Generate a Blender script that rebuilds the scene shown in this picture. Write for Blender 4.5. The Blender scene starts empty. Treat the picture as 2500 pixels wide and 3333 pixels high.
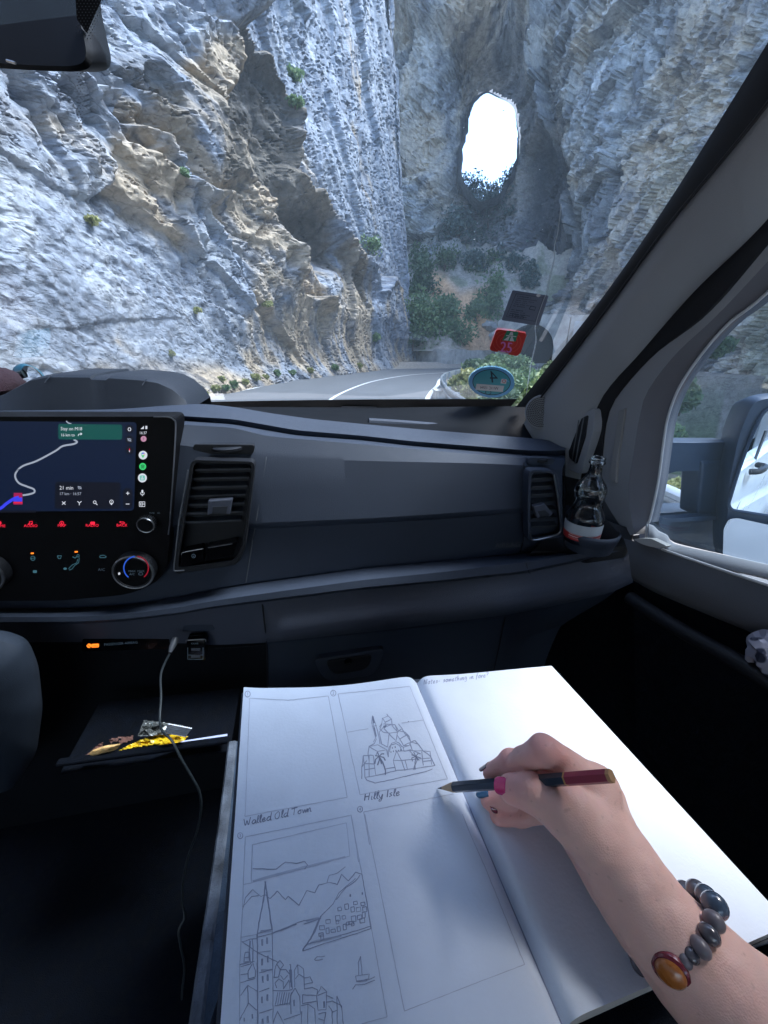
import bpy, math, random
import numpy as np
from mathutils import Vector, Matrix
random.seed(7); rng = np.random.default_rng(11)
sc = bpy.context.scene
R = math.radians
# ---------------------------------------------------------------- camera, sky, sun, exposure
CAMZ = 1.95
PITCH = R(22.9)
cam_d = bpy.data.cameras.new('camera'); cam = bpy.data.objects.new('camera', cam_d)
sc.collection.objects.link(cam); sc.camera = cam
cam.location = (0, 0, CAMZ); cam.rotation_euler = (R(90) - PITCH, 0, 0)
cam_d.sensor_fit = 'HORIZONTAL'; cam_d.sensor_width = 36; cam_d.lens = 18
cam_d.clip_start = 0.01; cam_d.clip_end = 3000
SUN_EL, SUN_AZ = R(58), R(76)           # azimuth clockwise from +Y
w = bpy.data.worlds.new('World'); sc.world = w; w.use_nodes = True
nt = w.node_tree; bg = nt.nodes['Background']
sky = nt.nodes.new('ShaderNodeTexSky'); sky.sky_type = 'NISHITA'; sky.sun_disc = False
sky.sun_elevation = SUN_EL; sky.sun_rotation = SUN_AZ; sky.air_density = 1.0; sky.dust_density = 1.5
nt.links.new(sky.outputs[0], bg.inputs[0]); bg.inputs[1].default_value = 0.15
sun_d = bpy.data.lights.new('sun', 'SUN'); sun_d.energy = 2.0; sun_d.angle = R(25); sun_d.color = (1, .99, .98)
sun = bpy.data.objects.new('sun', sun_d); sc.collection.objects.link(sun)
sv = Vector((math.sin(SUN_AZ)*math.cos(SUN_EL), math.cos(SUN_AZ)*math.cos(SUN_EL), math.sin(SUN_EL)))
sun.rotation_euler = sv.to_track_quat('Z', 'Y').to_euler(); sun.location = (8, 6, 40)
sc.view_settings.view_transform = 'Standard'; sc.view_settings.look = 'None'
sc.view_settings.exposure = 2.25; sc.view_settings.gamma = 1; sc.view_settings.use_curve_mapping = False
sc.render.engine = 'CYCLES'
cy = sc.cycles; cy.use_denoising = True; cy.max_bounces = 8; cy.diffuse_bounces = 4; cy.transparent_max_bounces = 12
cy.caustics_reflective = False; cy.caustics_refractive = False; cy.sample_clamp_indirect = 6

# ---------------------------------------------------------------- pixel -> space helpers (photo pixels 2500 x 3333)
CP, SP = math.cos(PITCH), math.sin(PITCH)
YAW = R(12); FV = np.array([-math.sin(YAW), math.cos(YAW), 0.]); RV = np.array([math.cos(YAW), math.sin(YAW), 0.])
CAM = np.array([0, 0, CAMZ])
def ray(px, py):
    px = np.asarray(px, float); py = np.asarray(py, float)
    a = (px-1250)/1250; b = (1666.5-py)/1250
    return np.stack([a, CP + b*SP, -SP + b*CP], -1)
def U(px, py, d): return CAM + ray(px, py)*np.asarray(d, float)[..., None]
def VF(px, py, F):                        # on the van's cross plane F metres ahead
    r = ray(px, py); return CAM + r*(np.asarray(F, float)/(r@FV))[..., None]
def VR(px, py, S):                        # on the van's side plane S metres to the right
    r = ray(px, py); return CAM + r*(np.asarray(S, float)/(r@RV))[..., None]
def VZ(px, py, z):                        # on the level z above the road
    r = ray(px, py); return CAM + r*((np.asarray(z, float)-CAMZ)/r[..., 2])[..., None]
def van(f, s, z): return f*FV + s*RV + np.array([0, 0, z])
def proj(P):
    d = P - CAM; x = d[..., 0]; f = d[..., 1]*CP - d[..., 2]*SP; u = d[..., 1]*SP + d[..., 2]*CP
    f = np.where(f < 0.05, 0.05, f); return 1250 + 1250*x/f, 1666.5 - 1250*u/f

# ---------------------------------------------------------------- object helpers
def tag(o, label=None, cat=None, group=None, kind=None):
    for k, v in (('label', label), ('category', cat), ('group', group), ('kind', kind)):
        if v: o[k] = v
    return o
def worldloc(o):
    l = Vector((0, 0, 0))
    while o: l += o.location; o = o.parent
    return np.array(l)
def empty(name, loc):
    o = bpy.data.objects.new(name, None); sc.collection.objects.link(o); o.location = loc; o.empty_display_size = .1
    return o
def link_mesh(name, me, parent=None, loc=(0, 0, 0)):
    o = bpy.data.objects.new(name, me); sc.collection.objects.link(o)
    if parent is not None: o.parent = parent
    o.location = loc
    return o
class MB:
    def __init__(s): s.v = []; s.f = []; s.m = []; s.n = 0
    def add(s, v, f, m=0):
        v = np.asarray(v, float).reshape(-1, 3); s.v.append(v)
        for q in f: s.f.append([int(i)+s.n for i in q]); s.m.append(m)
        s.n += len(v); return s
    def grid(s, P, m=0, flip=False, closed_u=False, closed_v=False):   # P[nu,nv,3]
        nu, nv = P.shape[:2]; F = []
        for i in range(nu if closed_u else nu-1):
            for j in range(nv if closed_v else nv-1):
                a = i*nv+j; b = i*nv+(j+1) % nv; c = ((i+1) % nu)*nv+(j+1) % nv; d = ((i+1) % nu)*nv+j
                F.append((a, d, c, b) if flip else (a, b, c, d))
        return s.add(P.reshape(-1, 3), F, m)
    def prism(s, pts, vec, m=0, caps=True):         # polygon pts, extruded by vec
        p = np.asarray(pts, float); n = len(p); q = p+np.asarray(vec, float)
        F = [(i, (i+1) % n, n+(i+1) % n, n+i) for i in range(n)]
        if caps: F += [tuple(range(n))[::-1], tuple(range(n, 2*n))]
        return s.add(np.vstack([p, q]), F, m)
    def poly(s, pts, m=0): return s.add(pts, [tuple(range(len(pts)))], m)
    def tube(s, path, rad, m=0, n=8, caps=True):
        path = np.asarray(path, float); k = len(path); rad = np.broadcast_to(np.asarray(rad, float), (k,))
        T = np.gradient(path, axis=0); T /= np.linalg.norm(T, axis=1)[:, None]+1e-12
        up = np.array([0, 0, 1.]) if abs(T[0, 2]) < .9 else np.array([1., 0, 0])
        rings = []; N = np.cross(T[0], up); N /= np.linalg.norm(N)
        for i in range(k):
            N = N-T[i]*(N@T[i]); N /= np.linalg.norm(N); B = np.cross(T[i], N)
            a = np.linspace(0, 2*np.pi, n, endpoint=False)
            rings.append(path[i]+rad[i]*(np.cos(a)[:, None]*N+np.sin(a)[:, None]*B))
        P = np.array(rings); s.grid(P, m, closed_v=True)
        if caps:
            s.add(P[0], [tuple(range(n))[::-1]], m); s.add(P[-1], [tuple(range(n))], m)
        return s
    def revolve(s, base, axis, prof, m=0, n=32):    # prof: list (height, radius)
        axis = np.asarray(axis, float); axis = axis/np.linalg.norm(axis)
        u = np.cross(axis, [0, 0, 1.]) if abs(axis[2]) < .9 else np.cross(axis, [0, 1., 0]); u /= np.linalg.norm(u); v = np.cross(axis, u)
        a = np.linspace(0, 2*np.pi, n, endpoint=False)
        P = np.array([np.asarray(base)+axis*h+max(r, 1e-5)*(np.cos(a)[:, None]*u+np.sin(a)[:, None]*v) for h, r in prof])
        return s.grid(P, m, closed_v=True)
    def box(s, c, ux, uy, uz, m=0):                 # centre and three half vectors
        c, ux, uy, uz = [np.asarray(t, float) for t in (c, ux, uy, uz)]
        V = [c+i*ux+j*uy+k*uz for k in (-1, 1) for j in (-1, 1) for i in (-1, 1)]
        return s.add(V, [(0, 2, 3, 1), (4, 5, 7, 6), (0, 1, 5, 4), (2, 6, 7, 3), (0, 4, 6, 2), (1, 3, 7, 5)], m)
    def build(s, name, mats, parent=None, smooth=False, bevel=0, solid=0, sharp=35, seg=2, origin=None):
        V = np.vstack(s.v); o0 = np.zeros(3)
        if parent is None: o0 = np.array([V[:, 0].mean(), V[:, 1].mean(), V[:, 2].min()]) if origin is None else np.asarray(origin, float)
        else: o0 = worldloc(parent)
        me = bpy.data.meshes.new(name); me.from_pydata((V-o0).tolist(), [], s.f)
        if not isinstance(mats, (list, tuple)): mats = [mats]
        for mt in mats: me.materials.append(mt)
        me.polygons.foreach_set('material_index', s.m); me.validate(); 
        if smooth:
            me.polygons.foreach_set('use_smooth', [True]*len(me.polygons))
            if sharp: me.set_sharp_from_angle(angle=R(sharp))
        me.update()
        o = link_mesh(name, me, parent, o0 if parent is None else (0, 0, 0))
        if solid:
            md = o.modifiers.new('solid', 'SOLIDIFY'); md.thickness = solid; md.offset = 0
        if bevel:
            md = o.modifiers.new('bevel', 'BEVEL'); md.width = bevel; md.segments = seg; md.limit_method = 'ANGLE'; md.angle_limit = R(30)
        return o
def bigmesh(name, V, F4, mats, parent=None, smooth=True, attr=None, origin=None, tri=False, mi=None):
    k = 3 if tri else 4
    V = np.asarray(V, float); F4 = np.asarray(F4, np.int32)
    if parent is None: o0 = np.array([V[:, 0].mean(), V[:, 1].mean(), V[:, 2].min()]) if origin is None else np.asarray(origin, float)
    else: o0 = worldloc(parent)
    me = bpy.data.meshes.new(name); me.vertices.add(len(V)); me.vertices.foreach_set('co', (V-o0).astype(np.float32).ravel())
    me.loops.add(F4.size); me.loops.foreach_set('vertex_index', F4.ravel())
    me.polygons.add(len(F4)); me.polygons.foreach_set('loop_start', np.arange(0, F4.size, k, dtype=np.int32))
    me.polygons.foreach_set('loop_total', np.full(len(F4), k, np.int32))
    me.polygons.foreach_set('use_smooth', np.full(len(F4), smooth, bool))
    if not isinstance(mats, (list, tuple)): mats = [mats]
    for mt in mats: me.materials.append(mt)
    if mi is not None: me.polygons.foreach_set('material_index', np.asarray(mi, np.int32))
    me.update(calc_edges=True)
    if attr is not None:
        ca = me.color_attributes.new('tint', 'FLOAT_COLOR', 'POINT')
        c = np.ones((len(V), 4), np.float32); c[:, :3] = attr; ca.data.foreach_set('color', c.ravel())
    return link_mesh(name, me, parent, o0 if parent is None else (0, 0, 0))
def gridfaces(nu, nv):
    i, j = np.meshgrid(np.arange(nu-1), np.arange(nv-1), indexing='ij'); a = (i*nv+j).ravel()
    return np.stack([a, a+1, a+nv+1, a+nv], -1)

def catmull(pts, n=12, closed=False):
    p = np.asarray(pts, float)
    if closed: q = np.vstack([p[-1:], p, p[:2]])
    else: q = np.vstack([2*p[0]-p[1], p, 2*p[-1]-p[-2]])
    out = []
    for i in range(len(q)-3):
        t = np.linspace(0, 1, n, endpoint=False)[:, None]; a, b, c, d = q[i:i+4]
        out.append(.5*((2*b)+(-a+c)*t+(2*a-5*b+4*c-d)*t**2+(-a+3*b-3*c+d)*t**3))
    r = np.vstack(out)
    return r if closed else np.vstack([r, p[-1:]])
def rpoly(pts, r, n=5):                              # rounded corners, any dimension
    p = np.asarray(pts, float); out = []; k = len(p)
    rr = [r]*k if np.isscalar(r) else r
    for i in range(k):
        a, b, c = p[i-1], p[i], p[(i+1) % k]
        d1 = (a-b)/np.linalg.norm(a-b); d2 = (c-b)/np.linalg.norm(c-b)
        q = min(rr[i], .49*np.linalg.norm(a-b), .49*np.linalg.norm(c-b))
        for t in np.linspace(0, 1, n): out.append((1-t)**2*(b+d1*q)+2*t*(1-t)*b+t**2*(b+d2*q))
    return np.array(out)
def ell(cx, cy, rx, ry, n=32, a0=0, a1=360):
    a = np.radians(np.linspace(a0, a1, n, endpoint=(a1-a0) != 360)); return np.stack([cx+rx*np.cos(a), cy-ry*np.sin(a)], -1)

# ---------------------------------------------------------------- materials
def newmat(name):
    m = bpy.data.materials.new(name); m.use_nodes = True
    return m, m.node_tree, m.node_tree.nodes['Principled BSDF']
def mat(name, col, rough=.6, metal=0, bump=0, bscale=200, var=0, vscale=6, spec=.5, btype='noise', coat=0):
    m, nt, b = newmat(name); b.inputs['Base Color'].default_value = (*col, 1); b.inputs['Roughness'].default_value = rough
    b.inputs['Metallic'].default_value = metal; b.inputs['Specular IOR Level'].default_value = spec; b.inputs['Coat Weight'].default_value = coat
    tc = nt.nodes.new('ShaderNodeTexCoord')
    n = nt.nodes.new('ShaderNodeTexNoise'); n.inputs['Scale'].default_value = vscale; n.inputs['Detail'].default_value = 6
    nt.links.new(tc.outputs['Object'], n.inputs['Vector'])
    mr = nt.nodes.new('ShaderNodeMapRange'); mr.inputs[1].default_value = .3; mr.inputs[2].default_value = .7
    v = var if var else .12
    mr.inputs[3].default_value = 1-v; mr.inputs[4].default_value = 1+v; nt.links.new(n.outputs[0], mr.inputs[0])
    mx = nt.nodes.new('ShaderNodeVectorMath'); mx.operation = 'SCALE'; mx.inputs[0].default_value = col
    nt.links.new(mr.outputs[0], mx.inputs['Scale']); nt.links.new(mx.outputs[0], b.inputs['Base Color'])
    r2 = nt.nodes.new('ShaderNodeMath'); r2.operation = 'MULTIPLY'; r2.inputs[1].default_value = rough
    nt.links.new(mr.outputs[0], r2.inputs[0]); nt.links.new(r2.outputs[0], b.inputs['Roughness'])
    if bump:
        if btype == 'vor': t = nt.nodes.new('ShaderNodeTexVoronoi')
        else: t = nt.nodes.new('ShaderNodeTexNoise'); t.inputs['Detail'].default_value = 3
        t.inputs['Scale'].default_value = bscale; nt.links.new(tc.outputs['Object'], t.inputs['Vector'])
        bp = nt.nodes.new('ShaderNodeBump'); bp.inputs['Strength'].default_value = bump; bp.inputs['Distance'].default_value = .002 if bscale > 50 else .05
        nt.links.new(t.outputs[0], bp.inputs['Height']); nt.links.new(bp.outputs[0], b.inputs['Normal'])
    return m
def emis(name, col, s=1):
    m, nt, b = newmat(name); b.inputs['Base Color'].default_value = (0.01, 0.01, 0.01, 1); b.inputs['Emission Color'].default_value = (*col, 1)
    b.inputs['Emission Strength'].default_value = s; b.inputs['Roughness'].default_value = .4; b.inputs['Specular IOR Level'].default_value = .2; return m
def glassy(name, tint, gloss=.06, haze=0, hazecol=(.7, .85, 1)):  # thin clean pane: see-through, a little reflection, a little dust film
    m = bpy.data.materials.new(name); m.use_nodes = True; nt = m.node_tree; nt.nodes.clear()
    out = nt.nodes.new('ShaderNodeOutputMaterial'); tr = nt.nodes.new('ShaderNodeBsdfTransparent'); tr.inputs[0].default_value = (*tint, 1)
    gl = nt.nodes.new('ShaderNodeBsdfGlossy'); gl.inputs['Roughness'].default_value = .03; gl.inputs[0].default_value = (1, 1, 1, 1)
    mx = nt.nodes.new('ShaderNodeMixShader'); fr = nt.nodes.new('ShaderNodeFresnel'); fr.inputs[0].default_value = 1.35
    ml = nt.nodes.new('ShaderNodeMath'); ml.operation = 'MULTIPLY'; ml.inputs[1].default_value = gloss*10; nt.links.new(fr.outputs[0], ml.inputs[0])
    nt.links.new(ml.outputs[0], mx.inputs[0]); nt.links.new(tr.outputs[0], mx.inputs[1]); nt.links.new(gl.outputs[0], mx.inputs[2])
    last = mx
    if haze:
        df = nt.nodes.new('ShaderNodeBsdfTranslucent'); df.inputs[0].default_value = (*hazecol, 1)
        m2 = nt.nodes.new('ShaderNodeMixShader')
        tc = nt.nodes.new('ShaderNodeTexCoord'); n = nt.nodes.new('ShaderNodeTexNoise'); n.inputs['Scale'].default_value = 5; n.inputs['Detail'].default_value = 8
        nt.links.new(tc.outputs['Object'], n.inputs['Vector'])
        mr = nt.nodes.new('ShaderNodeMapRange'); mr.inputs[1].default_value = .3; mr.inputs[2].default_value = .75; mr.inputs[3].default_value = haze*.5; mr.inputs[4].default_value = haze*1.5
        nt.links.new(n.outputs[0], mr.inputs[0]); nt.links.new(mr.outputs[0], m2.inputs[0])
        nt.links.new(mx.outputs[0], m2.inputs[1]); nt.links.new(df.outputs[0], m2.inputs[2]); last = m2
    nt.links.new(last.outputs[0], out.inputs[0]); return m

def rockmat(name, bs=1.0):
    m, nt, b = newmat(name); L = nt.links.new
    at = nt.nodes.new('ShaderNodeAttribute'); at.attribute_name = 'tint'
    tc = nt.nodes.new('ShaderNodeTexCoord')
    n = nt.nodes.new('ShaderNodeTexNoise'); n.inputs['Scale'].default_value = 2.2*bs; n.inputs['Detail'].default_value = 12; n.inputs['Roughness'].default_value = .72
    L(tc.outputs['Object'], n.inputs['Vector'])
    mr = nt.nodes.new('ShaderNodeMapRange'); mr.inputs[1].default_value = .3; mr.inputs[2].default_value = .7; mr.inputs[3].default_value = .6; mr.inputs[4].default_value = 1.35
    L(n.outputs[0], mr.inputs[0])
    vm = nt.nodes.new('ShaderNodeVectorMath'); vm.operation = 'SCALE'; L(at.outputs['Color'], vm.inputs[0]); L(mr.outputs[0], vm.inputs['Scale'])
    mp = nt.nodes.new('ShaderNodeMapping'); mp.inputs['Rotation'].default_value = (.55, .25, .2); mp.inputs['Scale'].default_value = (.35*bs, .35*bs, 1.6*bs); L(tc.outputs['Object'], mp.inputs['Vector'])
    nd = nt.nodes.new('ShaderNodeTexNoise'); nd.inputs['Scale'].default_value = 1.3; nd.inputs['Detail'].default_value = 5; L(mp.outputs[0], nd.inputs['Vector'])
    ad = nt.nodes.new('ShaderNodeVectorMath'); ad.operation = 'MULTIPLY_ADD'; ad.inputs[1].default_value = (2.4, 2.4, 2.4); L(nd.outputs['Color'], ad.inputs[0]); L(mp.outputs[0], ad.inputs[2])
    vo = nt.nodes.new('ShaderNodeTexVoronoi'); vo.feature = 'DISTANCE_TO_EDGE'; vo.inputs['Scale'].default_value = 1.1; L(ad.outputs[0], vo.inputs['Vector'])
    cr = nt.nodes.new('ShaderNodeMapRange'); cr.inputs[1].default_value = 0; cr.inputs[2].default_value = .035; cr.inputs[3].default_value = .68; cr.inputs[4].default_value = 1; L(vo.outputs[0], cr.inputs[0])
    vm2 = nt.nodes.new('ShaderNodeVectorMath'); vm2.operation = 'SCALE'; L(vm.outputs[0], vm2.inputs[0]); L(cr.outputs[0], vm2.inputs['Scale'])
    L(vm2.outputs[0], b.inputs['Base Color']); b.inputs['Roughness'].default_value = .9; b.inputs['Specular IOR Level'].default_value = .25
    n2 = nt.nodes.new('ShaderNodeTexNoise'); n2.inputs['Scale'].default_value = 5*bs; n2.inputs['Detail'].default_value = 12; n2.inputs['Roughness'].default_value = .75
    L(tc.outputs['Object'], n2.inputs['Vector'])
    bp = nt.nodes.new('ShaderNodeBump'); bp.inputs['Strength'].default_value = .6; bp.inputs['Distance'].default_value = .14/bs
    mh = nt.nodes.new('ShaderNodeMath'); mh.operation = 'MULTIPLY_ADD'; mh.inputs[1].default_value = .8; L(cr.outputs[0], mh.inputs[0]); L(n2.outputs[0], mh.inputs[2])
    L(mh.outputs[0], bp.inputs['Height']); L(bp.outputs[0], b.inputs['Normal'])
    return m
def leafmat(name, c1, c2):
    m, nt, b = newmat(name); L = nt.links.new
    g = nt.nodes.new('ShaderNodeNewGeometry'); mx = nt.nodes.new('ShaderNodeMix'); mx.data_type = 'RGBA'
    mx.inputs[6].default_value = (*c1, 1); mx.inputs[7].default_value = (*c2, 1); L(g.outputs['Random Per Island'], mx.inputs[0]); L(mx.outputs[2], b.inputs['Base Color'])
    b.inputs['Roughness'].default_value = .6; b.inputs['Subsurface Weight'].default_value = 0
    tr = nt.nodes.new('ShaderNodeBsdfTranslucent'); L(mx.outputs[2], tr.inputs[0]); ms = nt.nodes.new('ShaderNodeMixShader'); ms.inputs[0].default_value = .3
    out = nt.nodes['Material Output']; L(b.outputs[0], ms.inputs[1]); L(tr.outputs[0], ms.inputs[2]); L(ms.outputs[0], out.inputs[0]); return m

# ---------------------------------------------------------------- numpy noise
def h3(ix, iy, iz, s):
    n = (ix.astype(np.int64)*374761393 + iy.astype(np.int64)*668265263 + iz.astype(np.int64)*2147483647 + s*974634777) & 0xffffffff
    n = ((n ^ (n >> 13))*1274126177) & 0xffffffff; n = ((n ^ (n >> 16))*2246822519) & 0xffffffff
    return ((n ^ (n >> 15)) & 0xffffff)/float(0xffffff)
def vn(P, s=0):
    i = np.floor(P); f = P-i; i = i.astype(np.int64); f = f*f*f*(f*(f*6-15)+10); r = 0
    for dx in (0, 1):
        wx = f[..., 0] if dx else 1-f[..., 0]
        for dy in (0, 1):
            wy = f[..., 1] if dy else 1-f[..., 1]
            for dz in (0, 1):
                wz = f[..., 2] if dz else 1-f[..., 2]
                r = r+wx*wy*wz*h3(i[..., 0]+dx, i[..., 1]+dy, i[..., 2]+dz, s)
    return r*2-1
def fbm(P, o=4, s=0, g=.5):
    r = 0; a = 1; t = 0
    for k in range(o): r = r+a*vn(P*(2.03**k)+k*7.1, s+k); t += a; a *= g
    return r/t
def facet(P, s=0, slope=1.0):                       # blocky planes with breaks between them
    i = np.floor(P).astype(np.int64); best = np.full(P.shape[:-1], 9e9); val = np.zeros(P.shape[:-1])
    for dx in (-1, 0, 1):
        for dy in (-1, 0, 1):
            for dz in (0,):
                a, b, c = i[..., 0]+dx, i[..., 1]+dy, i[..., 2]+dz
                c0 = np.stack([a+h3(a, b, c, s+1), b+h3(a, b, c, s+2), c+.5], -1); d = P-c0
                D = d[..., 0]**2+d[..., 1]**2
                v = (h3(a, b, c, s+4)*2-1)*.6 + slope*(d[..., 0]*(h3(a, b, c, s+5)*2-1)+d[..., 1]*(h3(a, b, c, s+6)*2-1))
                k = D < best; best = np.where(k, D, best); val = np.where(k, v, val)
    return val
def sstep(a, b, x): t = np.clip((x-a)/(b-a), 0, 1); return t*t*(3-2*t)
def seg_sd(px, py, line):                           # distance to a polyline, and side (+ = right of travel)
    line = np.asarray(line, float); best = np.full(px.shape, 1e9); sd = np.zeros(px.shape)
    for (x0, y0), (x1, y1) in zip(line[:-1], line[1:]):
        dx, dy = x1-x0, y1-y0; t = np.clip(((px-x0)*dx+(py-y0)*dy)/(dx*dx+dy*dy), 0, 1)
        ex, ey = px-x0-t*dx, py-y0-t*dy; d = np.hypot(ex, ey); s = -(dx*ey-dy*ex)
        k = d < best; best = np.where(k, d, best); sd = np.where(k, np.where(s >= 0, d, -d), sd)
    return sd
def inpoly(px, py, poly):
    poly = np.asarray(poly, float); r = np.zeros(px.shape, bool); n = len(poly)
    for i in range(n):
        x0, y0 = poly[i]; x1, y1 = poly[(i+1) % n]
        c = ((y0 > py) != (y1 > py)) & (px < (x1-x0)*(py-y0)/(y1-y0+1e-9)+x0); r ^= c
    return r
def polymask(px, py, poly, soft):
    sd = np.abs(seg_sd(px, py, list(poly)+[poly[0]])); ins = inpoly(px, py, poly)
    return sstep(-soft, soft, np.where(ins, sd, -sd))
# ================================================================ OUTSIDE
M_rock = rockmat('limestone', 1.0); M_rock2 = rockmat('grey_limestone', .8)
BLUE = np.array([.38, .42, .49]); PALE = np.array([.60, .62, .65]); TAN = np.array([.62, .50, .36]); DARK = np.array([.15, .15, .165]); OCH = np.array([.50, .34, .19])
def mixc(a, b, t): return a+(b-a)*np.clip(t, 0, 1)[..., None]

# ---- left cliff
plan = catmull([(-7.5, -22), (-7.2, -8), (-7.6, 3), (-8.3, 9), (-8.4, 17), (-6.3, 28), (-1.6, 40), (3.6, 52.5), (4.6, 55), (3.6, 58), (-2, 63), (-12, 66)], 60)
seg = np.diff(plan, axis=0); sl = np.hypot(seg[:, 0], seg[:, 1]); s = np.r_[0, np.cumsum(sl)]
dist = np.maximum(np.hypot(plan[:, 0], plan[:, 1]), 5); wgt = np.r_[0, np.cumsum(sl/(.5*(dist[1:]+dist[:-1])))]
NU = 1050; uu = np.linspace(0, wgt[-1], NU); S = np.interp(uu, wgt, s)
X = np.interp(S, s, plan[:, 0]); Y = np.interp(S, s, plan[:, 1]); D = np.hypot(X, Y)
tx = np.gradient(X, S); ty = np.gradient(Y, S); tl = np.hypot(tx, ty); nx, ny = ty/tl, -tx/tl
te = np.r_[np.linspace(-.28, .78, 400), np.linspace(.80, 1.6, 45)]
Zr = np.maximum(CAMZ+D[:, None]*te[None, :], -.4)
Sx = np.broadcast_to(S[:, None], Zr.shape)
lean = -.085*np.clip(Zr, 0, 60)*sstep(20, 40, Sx-22)[...]*1.0 - .03*np.clip(Zr, 0, 60)
base = np.stack([X[:, None]+nx[:, None]*lean, Y[:, None]+ny[:, None]*lean, Zr], -1)
px, py = proj(base); front = base[..., 1] > 1
phi = R(8)+R(54)*sstep(30, 60, Sx)
wpx = np.stack([Sx/3.5, Zr/3.5, 0*Zr], -1); px = px+45*fbm(wpx, 5, 7, .55); py = py+45*fbm(wpx+9, 5, 8, .55)
wv = fbm(np.stack([Sx/9, Zr/9, 0*Zr], -1), 3, 5)*1.6
ph = phi[:, :1]; dS = np.gradient(S)[:, None]; iu = np.cumsum(np.cos(ph)*dS, 0); iv = np.cumsum(np.sin(ph)*dS, 0)
u = iu-Zr*np.sin(phi)*.6+wv; v = iv+Zr*np.cos(phi)+wv
Z0 = np.zeros_like(u)
slab = polymask(px, py, [(-900, 430), (0, 470), (180, 560), (400, 680), (560, 820), (690, 1010), (760, 1240), (300, 1330), (-900, 1300)], 60)*front
a1 = 1.0-.75*slab
d = a1*(.75*facet(np.stack([(u+2*wv)/8, (v-wv)/2.8, Z0+.5], -1), 1)) + (1-.5*sstep(38, 58, Sx))*a1*.36*facet(np.stack([(u-wv)/3.2, (v+wv)/1.4, Z0+.5], -1), 21)
wv2 = fbm(np.stack([Sx*.7, Zr*.7, Z0], -1), 4, 15, .6)*.9; wv3 = fbm(np.stack([Sx*.7, Zr*.7, Z0+5], -1), 4, 16, .6)*.7
kf = 1-.65*sstep(38, 58, Sx)
d += kf*(.2+.8*a1)*.22*facet(np.stack([(u+wv2)/2.2, (v+wv3)/.7, Z0+.5], -1), 41)
d += (1-kf)*.55*facet(np.stack([(Sx+wv2)/2.2, (Zr+wv3*3)/7, Z0+.5], -1), 66)+(1-kf)*.08*fbm(np.stack([Sx/.8, Zr/2.5, Z0], -1), 3, 67)
d += kf*(.35+.65*a1)*.08*facet(np.stack([(u-wv2)/.8, (v+wv3)/.25, Z0+.5], -1), 61)
d += .05*fbm(np.stack([Sx/.25, Zr/.2, Z0], -1), 3, 71)
d += .7*fbm(np.stack([u/10, v/5, Z0], -1), 3, 81)*a1 + .07*fbm(np.stack([u/.5, v/.22, Z0], -1), 3, 91)
sc_ = np.clip(D/18, .55, 1.6)[:, None]*(.35+.65*sstep(-1, 6+.12*D[:, None], Zr))
d *= .35+.65*sstep(-1, 4+.12*D[:, None], Zr)
def ledge(line, h, wd, back=0, bw=120):
    sd = -seg_sd(px, py, line)                       # lines run downwards; + = right of the line on screen
    r = np.where(sd > 0, h*np.exp(-sd/wd)*sstep(0, 14, sd), 0) - back*np.where(sd < 0, np.exp(sd/bw), 0)
    e = np.minimum(sstep(-60, 40, py-line[0][1]+40), sstep(-60, 40, line[-1][1]-py+40)); return r*e*front
LA = [(690, -200), (720, -20), (752, 60), (800, 150), (880, 300), (925, 392), (950, 560), (1030, 700), (1128, 846), (1254, 940), (1320, 1040)]
LB = [(430, -120), (520, 20), (640, 130), (705, 290), (650, 390), (720, 560), (800, 700), (880, 860), (930, 960), (1005, 985)]
LC = [(150, 240), (330, 300), (345, 400), (480, 470), (560, 590), (620, 620)]
LD = [(980, -150), (1040, 60), (1090, 350), (1170, 620), (1215, 760), (1240, 900)]
LE = [(-60, 140), (90, 190), (260, 330), (420, 520), (600, 640), (700, 800), (840, 1060)]
LF = [(870, 860), (900, 930), (960, 960), (1010, 985)]
LG = [(1180, -100), (1200, 200), (1180, 420), (1230, 700), (1300, 900)]
d = d + sc_*(.62*(ledge(LA, 3.4, 200, 2.0, 130)+ledge(LB, 1.2, 90, .8, 90)+ledge(LC, .9, 90, .6, 70)+ledge(LD, .9, 120, .3, 60)+ledge(LE, .5, 80, .5, 90)+ledge(LF, .5, 90, .4, 40)+ledge(LG, .8, 120, .2, 60)))
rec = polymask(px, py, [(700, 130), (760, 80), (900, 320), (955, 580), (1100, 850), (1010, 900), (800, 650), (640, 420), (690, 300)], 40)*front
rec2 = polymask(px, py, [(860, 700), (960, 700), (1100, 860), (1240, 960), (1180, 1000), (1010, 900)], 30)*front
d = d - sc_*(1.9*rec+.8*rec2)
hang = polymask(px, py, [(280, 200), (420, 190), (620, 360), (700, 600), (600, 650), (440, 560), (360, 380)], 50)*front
d = d + sc_*.7*hang - .5*sstep(1.2, 0, Zr)*-1
d *= (1-.45*sstep(52, 66, Sx))
for _ in range(1): d[1:-1, 1:-1] = .4*d[1:-1, 1:-1]+.15*(d[2:, 1:-1]+d[:-2, 1:-1]+d[1:-1, 2:]+d[1:-1, :-2])
ck1 = np.abs(fbm(np.stack([(u+wv2)/2.6, (v+wv3)/.9, Z0], -1), 5, 131)); ck2 = np.abs(fbm(np.stack([(u-wv2)/.9, (v-wv3)/.4, Z0+3], -1), 4, 141)); ck3 = np.abs(fbm(np.stack([(u+v)/1.6, (v-u)/2.2, Z0+8], -1), 5, 151))
crk = np.clip(sstep(.045, .0, ck1)+.8*sstep(.05, .0, ck2)+.7*sstep(.03, 0, ck3), 0, 1); d -= .13*crk*(1-.75*slab)*np.clip(D/20, .6, 1.6)[:, None]
P = base + np.stack([nx[:, None]*d, ny[:, None]*d, .12*d], -1)
P[..., 2] = np.maximum(P[..., 2], -.5)
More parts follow.
